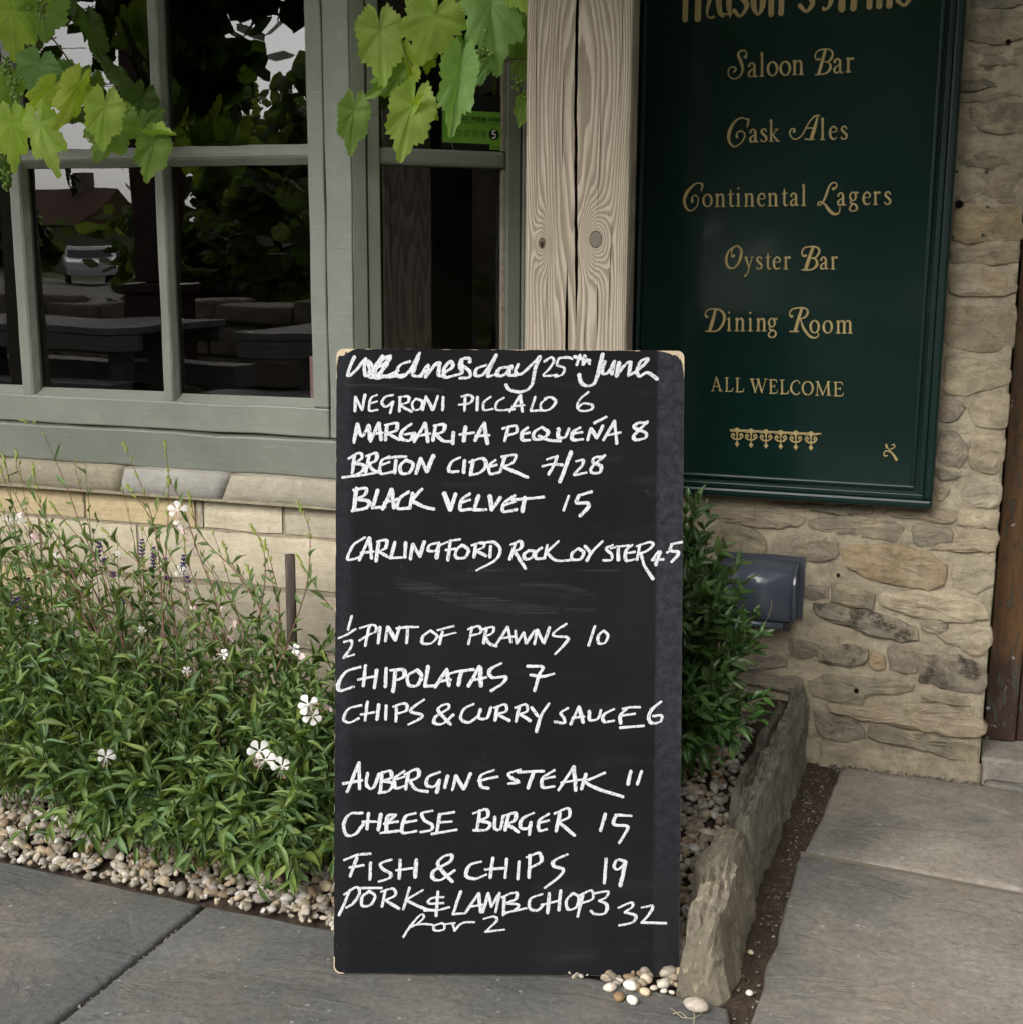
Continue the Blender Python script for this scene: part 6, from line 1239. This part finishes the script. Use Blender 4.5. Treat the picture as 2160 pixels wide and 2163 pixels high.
va = thing('grape_vine', 'grape vine shoot with lime green leaves and unripe grapes hanging over the large window, left', 'grape vine')
vb = thing('grape_vine', 'grape vine shoot with big yellow-green leaves hanging before the narrow pane beside the post', 'grape vine')
random.seed(3)
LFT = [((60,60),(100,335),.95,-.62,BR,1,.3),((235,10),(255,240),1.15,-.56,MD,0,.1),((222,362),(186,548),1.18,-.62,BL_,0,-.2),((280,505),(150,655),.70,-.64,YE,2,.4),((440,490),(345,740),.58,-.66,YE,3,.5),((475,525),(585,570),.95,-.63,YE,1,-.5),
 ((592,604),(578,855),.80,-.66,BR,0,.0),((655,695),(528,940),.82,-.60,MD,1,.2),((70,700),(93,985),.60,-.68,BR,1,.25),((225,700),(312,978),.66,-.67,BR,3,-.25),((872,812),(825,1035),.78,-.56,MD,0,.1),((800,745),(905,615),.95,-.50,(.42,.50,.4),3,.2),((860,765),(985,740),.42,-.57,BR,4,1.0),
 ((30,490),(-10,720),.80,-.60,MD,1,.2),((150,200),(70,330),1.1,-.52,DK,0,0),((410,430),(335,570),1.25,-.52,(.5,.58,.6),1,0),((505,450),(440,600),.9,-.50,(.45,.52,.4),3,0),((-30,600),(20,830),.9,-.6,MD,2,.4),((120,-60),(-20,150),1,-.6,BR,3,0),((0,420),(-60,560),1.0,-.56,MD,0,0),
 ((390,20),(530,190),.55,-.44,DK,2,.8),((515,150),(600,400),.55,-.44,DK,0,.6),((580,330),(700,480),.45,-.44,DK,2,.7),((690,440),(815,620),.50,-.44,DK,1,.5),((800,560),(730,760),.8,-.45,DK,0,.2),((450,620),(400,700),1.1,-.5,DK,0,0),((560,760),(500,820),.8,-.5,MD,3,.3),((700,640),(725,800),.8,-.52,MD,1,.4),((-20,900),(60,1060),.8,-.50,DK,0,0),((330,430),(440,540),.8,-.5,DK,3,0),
 ((330,-90),(420,90),.9,-.46,DK,0,0),((10,-90),(120,60),1,-.6,BR,0,.2)]
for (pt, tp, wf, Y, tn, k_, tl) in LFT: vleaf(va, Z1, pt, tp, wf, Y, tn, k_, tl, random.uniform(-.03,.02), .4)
RGT = [((382,172),(402,490),.78,-.47,BR,0,.0),((688,92),(585,378),1.08,-.50,(1.12,1.05,.85),1,-.1),((1010,15),(1068,385),.80,-.45,(.88,.98,1.3),2,.15),((525,330),(570,565),.30,-.46,YE,4,.5),((505,395),(280,602),.42,-.44,MD,2,.4),((235,628),(214,885),.66,-.48,(.85,.9,.95),0,.1),((568,600),(490,920),.74,-.50,BR,0,.05),
 ((835,395),(783,770),.54,-.50,(.95,1.08,1.55),4,.0),((868,275),(905,470),.62,-.44,BL_,1,.3),((975,385),(885,525),.45,-.44,BL_,2,.2),((690,70),(655,-70),.62,-.48,BR,4,.3),((1195,330),(1175,490),.8,-.36,MD,1,0),((1200,590),(1165,720),.8,-.36,MD,0,.3),((1130,150),(1240,330),.9,-.38,MD,3,0),((588,606),(622,535),.5,-.49,YE,4,.4),((640,585),(705,650),.9,-.46,YE,3,.3),((655,310),(645,430),.8,-.44,YE,1,0),
 ((880,-120),(760,120),1.1,-.46,YE,3,.2),((1150,-100),(1230,90),.9,-.44,BR,0,0),((400,440),(370,500),.5,-.45,YE,0,0),((560,-150),(700,40),.9,-.42,MD,0,0)]
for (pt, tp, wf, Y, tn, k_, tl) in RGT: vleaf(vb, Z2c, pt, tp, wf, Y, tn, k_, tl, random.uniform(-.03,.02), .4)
def cane(parent, zf, pts, r, Y, mat='cane', name='cane'):
    C = crom([tuple(onY(*zf(*p), Y)) for p in pts], 5); m = MB(); m.tube([tuple(c) for c in C], r, 5); return m.build(name, M[mat], parent, True)
for pts, r, Y, mt in (([(-20,365),(100,340),(205,312),(210,240),(215,180)],.0018,-.57,'cane'),([(275,190),(340,270),(430,410),(440,480)],.0018,-.55,'cane'),([(350,272),(490,270)],.0010,-.52,'redstem'),([(300,705),(380,670),(460,640),(580,600)],.0014,-.60,'redstem'),([(570,490),(690,486)],.0010,-.5,'redstem'),([(440,470),(470,560),(600,680),(730,730),(830,740),(870,800)],.0013,-.54,'redstem'),([(120,640),(200,700),(300,705)],.0013,-.6,'cane'),([(0,300),(60,400),(80,640)],.0018,-.58,'cane'),([(210,310),(222,362)],.0012,-.6,'stem')): cane(va, Z1, pts, r, Y, mt)
for pts, Y in (([(490,755),(495,790),(520,810),(555,805)],-.64),([(690,590),(720,605),(750,622),(778,612)],-.62),([(0,880),(20,900)],-.6)): cane(va, Z1, pts, .0008, Y, 'bud', 'tendril')
for pts, r, Y, mt in (([(1230,330),(1120,335),(1010,372),(900,340)],.0020,-.40,'cane'),([(1000,372),(985,440)],.0014,-.42,'stem'),([(500,230),(530,320),(570,370)],.0010,-.50,'redstem'),([(470,495),(530,560),(590,610),(660,625)],.0010,-.47,'cane'),([(300,640),(380,650)],.0012,-.46,'redstem'),([(785,760),(790,820),(830,910)],.0005,-.49,'redstem'),([(690,100),(760,40),(900,-40)],.0018,-.46,'cane')): cane(vb, Z2c, pts, r, Y, mt)
def grapes(parent, zf, px, py, n, spread, Y, r=.0042, tall_=1.0):
    m = MB(); GV, GF = ico(2); c0 = onY(*zf(px,py), Y); sx_ = spread*.00045
    for i in range(n):
        for _ in range(9):
            q = np.array([random.gauss(0,.4)*sx_, random.gauss(0,.35)*sx_, random.gauss(0,.45)*sx_*tall_])
        m.add(GV*r*random.uniform(.75,1.1)+c0+q, [tuple(f_) for f_ in GF]); m.tube([tuple(c0+q), tuple(c0+q*.3+np.array([0,0,.004]))], .0004, 3)
    m.tube([tuple(c0+np.array([0,0,sx_*tall_])), tuple(c0-np.array([0,0,sx_*tall_]))], .0009, 4); m.build('grape_bunch', M['grape'], parent, True)
for q in ((225,45,20,48,-.64,.0042,1.0),(32,385,16,42,-.64,.0042,.8),(80,470,16,40,-.65,.0045,1.1),(92,580,20,44,-.65,.0045,1.3),(25,985,12,34,-.50,.004,1.0),(40,1045,12,30,-.50,.004,1.0)): grapes(va, Z1, *q)
for q in ((968,300,22,52,-.47,.0044,1.2),(1160,470,16,42,-.37,.0040,1.1),(1188,560,10,20,-.36,.0036,2.0),(1186,650,10,18,-.36,.0034,2.2)): grapes(vb, Z2c, *q)
rng = np.random.default_rng(41)
# canopy overhead on the pergola: beams carried by the post, leaf mass above the frame
pg_ = thing('pergola', 'timber pergola over the terrace carried by the grey post and overgrown with vine', 'pergola')
rbox('beam', -3.6, 1.2, -.50, -.38, 2.32, 2.47, M['beam'], pg_, .005, .004, 1)
for i in range(9): rbox('rafter', -3.3+i*.55, -3.24+i*.55, -2.0, -.02, 2.48, 2.58, M['beam'], pg_, .004)
rbox('beam', -3.6, 1.2, -2.0, -1.88, 2.34, 2.475, M['beam'], pg_, .005, .004, 1)
for px_ in (-3.5, 1.05): rbox('prop', px_, px_+.1, -2.0, -1.9, -.1, 2.335, M['beam'], pg_, .005)
def leafmass(name, n, pf, smin, smax, mat, parent, t0=.7, t1=1.3, **kw):
    base = np.array([(-.5,0,0),(-.2,.45,.05),(.25,.5,0),(.5,.05,.06),(.15,-.5,.0),(-.3,-.4,.05)]); Fs = [(0,1,2),(0,2,3),(0,3,4),(0,4,5)]
    V = np.empty((n*6,3)); C = np.empty((n*6,4)); 
    for i in range(n):
        p = pf(); a, b, c = rng.uniform(0,2*PI), rng.normal(0,.7), rng.normal(0,.7); ca, sa, cb, sb, cc, sc = math.cos(a), math.sin(a), math.cos(b), math.sin(b), math.cos(c), math.sin(c)
        R_ = np.array([[ca,-sa,0],[sa,ca,0],[0,0,1]])@np.array([[1,0,0],[0,cb,-sb],[0,sb,cb]])@np.array([[cc,0,sc],[0,1,0],[-sc,0,cc]])
        V[i*6:i*6+6] = (base*rng.uniform(smin,smax))@R_.T+p; t = rng.uniform(t0,t1); C[i*6:i*6+6] = (t*rng.uniform(.9,1.15), t, t*.9, 1)
    Fq = (np.array(Fs)[None]+np.arange(n)[:,None,None]*6).reshape(-1,3); me = bpy.data.meshes.new(name); me.vertices.add(len(V)); me.vertices.foreach_set('co', V.ravel()); me.loops.add(Fq.size); me.loops.foreach_set('vertex_index', Fq.ravel().astype('i'))
    me.polygons.add(len(Fq)); me.polygons.foreach_set('loop_start', np.arange(0,Fq.size,3,dtype='i')); me.polygons.foreach_set('loop_total', np.full(len(Fq),3,'i')); me.update(calc_edges=True)
    a = me.color_attributes.new('tone','FLOAT_COLOR','POINT'); a.data.foreach_set('color', C.astype('f').ravel()); return link(name, me, mat, parent, **kw)
def canp():
    while True:
        x, y = rng.uniform(-3.7,1.1), rng.uniform(-1.95,-.05); d = fbm(x*1.3, y*1.3, 2)
        if rng.random() < .75+d*1.2: break
    z = 2.60+.12*rng.normal(); 
    if rng.random() < .16: z = rng.uniform(1.98,2.45)
    return np.array([x,y,max(z,1.95)])
def hang():
    i = rng.integers(40); r2 = np.random.default_rng(int(i)+50); bx_, by_, L_ = (r2.uniform(-1.0,1.3) if i > 12 else r2.uniform(-4.0,-2.9)), r2.uniform(-1.7,-.85), r2.uniform(.25,.62); t = rng.uniform(0,1); return np.array([bx_+rng.normal(0,.05)+.1*t, by_+rng.normal(0,.04), max(1.76, 2.42-L_*t+rng.normal(0,.03))])
def refl(px, py, Y, yg=-.372):
    d = ray(px,py); P = CAM+d*((yg-CAM[1])/d[1]); e = np.array([d[0],-d[1],d[2]]); return P+e*((Y-P[1])/e[1])
RH = [refl(a,b,Y)+np.array([0,0,dz]) for (a,b,Y) in ((385,30,-1.2),(420,90,-1.3),(400,170,-1.5),(430,220,-1.6),(560,8,-1.2),(640,30,-1.3),(450,30,-1.2),(490,150,-1.6),(290,60,-1.3),(230,30,-1.2),(390,240,-1.75)) for dz in (0,.06)]
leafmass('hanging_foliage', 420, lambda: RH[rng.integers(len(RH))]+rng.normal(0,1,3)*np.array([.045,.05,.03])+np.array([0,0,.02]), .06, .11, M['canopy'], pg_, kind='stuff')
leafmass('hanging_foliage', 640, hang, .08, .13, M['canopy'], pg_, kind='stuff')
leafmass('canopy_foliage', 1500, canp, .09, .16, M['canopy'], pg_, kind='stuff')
rng = np.random.default_rng(99)
# ================================================================ THE TERRACE SIDE (seen mirrored in the panes and in the sign's gloss)
def picnic(x0, x1, y0, y1, label, rot=0.0):
    t = thing('picnic_table', label, 'picnic table', 'picnic tables on the terrace'); t.location = ((x0+x1)/2,(y0+y1)/2,-.165); t.rotation_euler = (0,0,rot); w_, d = x1-x0, y1-y0; h = .76+.165
    for i in range(5): rbox('plank', -w_/2, w_/2, -d/2+i*d/5+.004, -d/2+(i+1)*d/5-.004, h-.045, h, M['table'], t, .006, .003, i)
    rbox('apron', -w_/2+.02, w_/2-.02, d/2-.05, d/2-.005, h-.15, h-.05, M['table'], t, .006); rbox('apron', -w_/2+.02, w_/2-.02, -d/2+.005, -d/2+.05, h-.15, h-.05, M['table'], t, .006)
    for x in (-w_/2+.35, w_/2-.35):
        rbox('leg', x-.06, x+.06, -d/2+.25, -d/2+.37, 0, h-.05, M['table'], t, .006); rbox('leg', x-.06, x+.06, d/2-.37, d/2-.25, 0, h-.05, M['table'], t, .006); rbox('bearer', x-.045, x+.045, -d/2-.38, d/2+.38, .36, .44, M['table'], t, .005)
    for s in (-1,1): rbox('bench', -w_/2, w_/2, s*(d/2+.22)-.14, s*(d/2+.22)+.14, .445, .50+.10, M['table'], t, .006)
    return t
picnic(-6.9,-4.85,-5.85,-4.80,'thick timber picnic table, the left one mirrored in the panes')
picnic(-4.12,-2.15,-5.80,-4.66,'thick timber picnic table, the right one mirrored in the panes')
fw = thing('terrace_wall', 'low rubble wall at the far side of the terrace, mirrored in the panes', 'wall')
random.seed(9)
m = MB(); m.box(-13,9,-8.3,-7.75,-.2,.62); m.build('core', M['farstone'], fw)
x = -13.0
for r in range(3):
    x = -13.0
    while x < 9:
        w_ = random.uniform(.25,.6); z = -.15+r*.25; rbox('stone', x, x+w_-.02, -7.76, -7.70+random.uniform(0,.04), z, z+.23, M['farstone'], fw, .02); x += w_
x = -13.0
while x < 9: w_ = random.uniform(.3,.7); rbox('coping_stone', x, x+w_-.01, -8.38, -7.68+random.uniform(-.03,.03), .62, .78+random.uniform(-.02,.05), M['farstone'], fw, .03, .02, int(x*7)); x += w_
pl = thing('lamp_pillar', 'dark red-brown square pillar standing beyond the left table, mirrored in the panes', 'pillar')
rbox('base', -5.98,-5.54,-6.65,-6.25,-.165,.90, M['pillar'], pl, .01); rbox('cap', -6.01,-5.51,-6.68,-6.22,.905,.985, M['pillar'], pl, .02); rbox('shaft', -5.92,-5.62,-6.58,-6.30,.99,2.9, M['pillar'], pl, .01); rbox('cap', -5.96,-5.58,-6.62,-6.27,2.905,3.0, M['pillar'], pl, .02)
# white car
car = thing('parked_car', 'small white car parked beyond the terrace, mirrored in the lower left pane', 'car'); car.location = (-33.5,-44,-.17); car.rotation_euler = (0,0,.9)
S_ = [(-2.0,.35),(-2.05,.7),(-1.95,.95),(-1.3,1.0),(-.75,1.42),(.7,1.45),(1.35,1.0),(1.95,.85),(2.05,.6),(2.0,.35)]
V = []; k = len(S_)
for yy, ins in ((-.80,.06),(-.72,0),(.72,0),(.80,.06)):
    for (x,z) in S_: V.append((x*(1-ins*.4), yy*(.86 if z > 1.1 else 1), z-ins*(z > 1.1)))
Fc = [(r*k+i, r*k+(i+1)%k, (r+1)*k+(i+1)%k, (r+1)*k+i) for r in range(3) for i in range(k)]+[tuple(range(k))[::-1], tuple(3*k+i for i in range(k))]
bevel(obj('body', V, Fc, M['carpaint'], car), .05, 3, 20)
for s in (-1,1):
    obj('side_window', [(-.95,s*.745,1.02),(.95,s*.745,1.02),(.62,s*.70,1.36),(-.68,s*.70,1.36)], [(0,1,2,3)], M['carglass'], car)
    for x in (-1.3,1.25): m = MB(); m.tube([(x,s*.66,.32),(x,s*.84,.32)], .32, 18); w2 = m.build('wheel', M['rubber'], car); m = MB(); m.tube([(x,s*.845,.32),(x,s*.85,.32)], .19, 12); m.build('rim', M['carpaint'], w2)
obj('windscreen', [(.76,-.6,1.40),(.76,.6,1.40),(1.33,.66,1.04),(1.33,-.66,1.04)], [(0,1,2,3)], M['carglass'], car); obj('rear_window', [(-.81,-.6,1.38),(-.81,.6,1.38),(-1.28,.66,1.04),(-1.28,-.66,1.04)], [(0,1,2,3)], M['carglass'], car)
grid_sheet('road', -70,30,-48,-20.5, 10,4, lambda x,y: -.18, M['terrace'], kind='structure')
hs_ = thing('far_house', 'stone house with a pitched tiled roof far beyond the road', 'house'); bx0, by0 = -53, -62
rbox('wall', bx0-5, bx0+6, by0-6, by0, -.2, 2.4, M['farstone'], hs_, 0)
obj('roof', [(bx0-5.3,by0-6.3,2.35),(bx0+6.3,by0-6.3,2.35),(bx0+6.3,by0+.3,2.35),(bx0-5.3,by0+.3,2.35),(bx0-5.3,by0-3,4.4),(bx0+6.3,by0-3,4.4)], [(0,1,5,4),(3,4,5,2)[::-1],(0,4,3),(1,2,5),(0,3,2,1)], M['roof'], hs_)
for x in (-3,0,3): rbox('window', bx0+x, bx0+x+.9, by0-.02, by0+.02, .9, 1.9, M['carglass'], hs_, 0)
rbox('chimney', bx0+4, bx0+4.6, by0-3.3, by0-2.7, 4.2, 5.2, M['farstone'], hs_, .02)
def tree(x, y, h, r, label, n=2600, willow=False, size=.32, dark=1.0):
    t = thing('tree', label, 'tree', 'trees beyond the terrace', (x,y,-.19)); m = MB(); m.tube([(0,0,0),(.05,.02,h*.25),(-.05,.1,h*.55),(.1,0,h*.85)], [h*.035,h*.028,h*.018,.03], 8)
    for i in range(6): a = i*1.05; m.tube([(0,0,h*(.28+.06*i)),(math.cos(a)*r*.35,math.sin(a)*r*.35,h*(.42+.06*i)),(math.cos(a)*r*.75,math.sin(a)*r*.75,h*(.5+.06*i))], [h*.014,h*.009,.02], 6)
    m.build('trunk', M['bark'], t, True)
    cl = [(rng.normal(0,r*.42), rng.normal(0,r*.42), h*(.55+rng.uniform(-.30,.34)), rng.uniform(.22,.42)*r) for _ in range(22)]
    def pf():
        c = cl[rng.integers(len(cl))]; 
        if willow: return np.array([c[0]+rng.normal(0,c[3]*.4), c[1]+rng.normal(0,c[3]*.4), max(.1, c[2]-abs(rng.normal(0,h*.28)))])
        d = rng.normal(0,1,3); d /= np.linalg.norm(d); rr = c[3]*rng.uniform(.6,1.05); return np.array([c[0]+d[0]*rr, c[1]+d[1]*rr, max(.2,c[2]+d[2]*rr*.8)])
    leafmass('crown', n, pf, size*.7, size*1.2, M['tree'], t, .5*dark, 1.4*dark)
tree(-11.8,-20,4.9,2.8,'weeping willow with long hanging foliage, mirrored in the right-hand pane',3600,True,.26,1.2)
tree(-8.3,-19,6.8,3.2,'rounded dark tree right of the willow',3000,size=.36)
tree(-4.2,-18,7.6,3.4,'tall dark tree straight behind the terrace wall',3000,size=.36)
tree(-.2,-19,6.0,3.2,'broad green tree behind the terrace, second from the right of the row',2600,size=.36)
tree(4.2,-17,7.2,3.6,'large tree at the right end of the row behind the terrace',2600,size=.38)
tree(8.4,-12,6.5,3.4,'dense tree on the right side of the terrace',2600,size=.38)
tree(-24.5,-21,6.6,3.0,'dark tree at the left, beyond the parked car',2600,size=.36)
tree(-26,-22,8.0,3.8,'large tree at the far left of the row',2600,size=.4)
tree(9.5,-3.5,6.0,3.0,'dense tree added at the right as a dark backdrop for the narrow pane',2400,size=.36)  # added so the narrow pane mirrors something dark
tree(-9.2,-14.5,2.4,1.4,'low dark bush in front of the willow, to its right',1500,size=.22,dark=.8)
tree(-6.4,-13,2.4,1.8,'low dark bush behind the terrace wall',1500,size=.22,dark=.7)
tree(-11.2,-16,2.0,1.0,'low bush in front of the willow, its left one',1300,size=.22,dark=.9)

dark_screen = thing('added_hedge', 'tall clipped dark hedge out of view, darkening what the narrow pane mirrors', 'added_hedge')  # unseen leafy screen, added to darken the mirror image in the narrow pane
leafmass('foliage', 2600, lambda: np.array([rng.uniform(3.3,3.9), rng.uniform(-7.5,.2), rng.uniform(-.1,3.2)]), .10, .2, M['tree'], dark_screen, .4, 1.1); m = MB(); m.box(3.5,3.8,-7.4,.1,-.19,3.0); m.build('core', M['bark'], dark_screen)

tree(-13.9,-21,5.4,1.2,'tall dark tree left of the willow, mirrored in the upper pane',2400,size=.34)

tree(-2.4,-16.5,7.6,3.4,'very dense tall tree added across the terrace to keep the pub sign gloss dark',5200,size=.36)  # added to cover the bright sky gap mirrored in the sign
tree(-.9,-14.5,4.6,2.2,'lower dense tree added before the very dense tall one to darken the sign gloss',3000,size=.3)  # second added crown, keeps bright sky out of the sign's gloss
tree(-17.2,-18,5.2,1.3,'slim dense tree left of the gap through which the car shows',2600,size=.28)
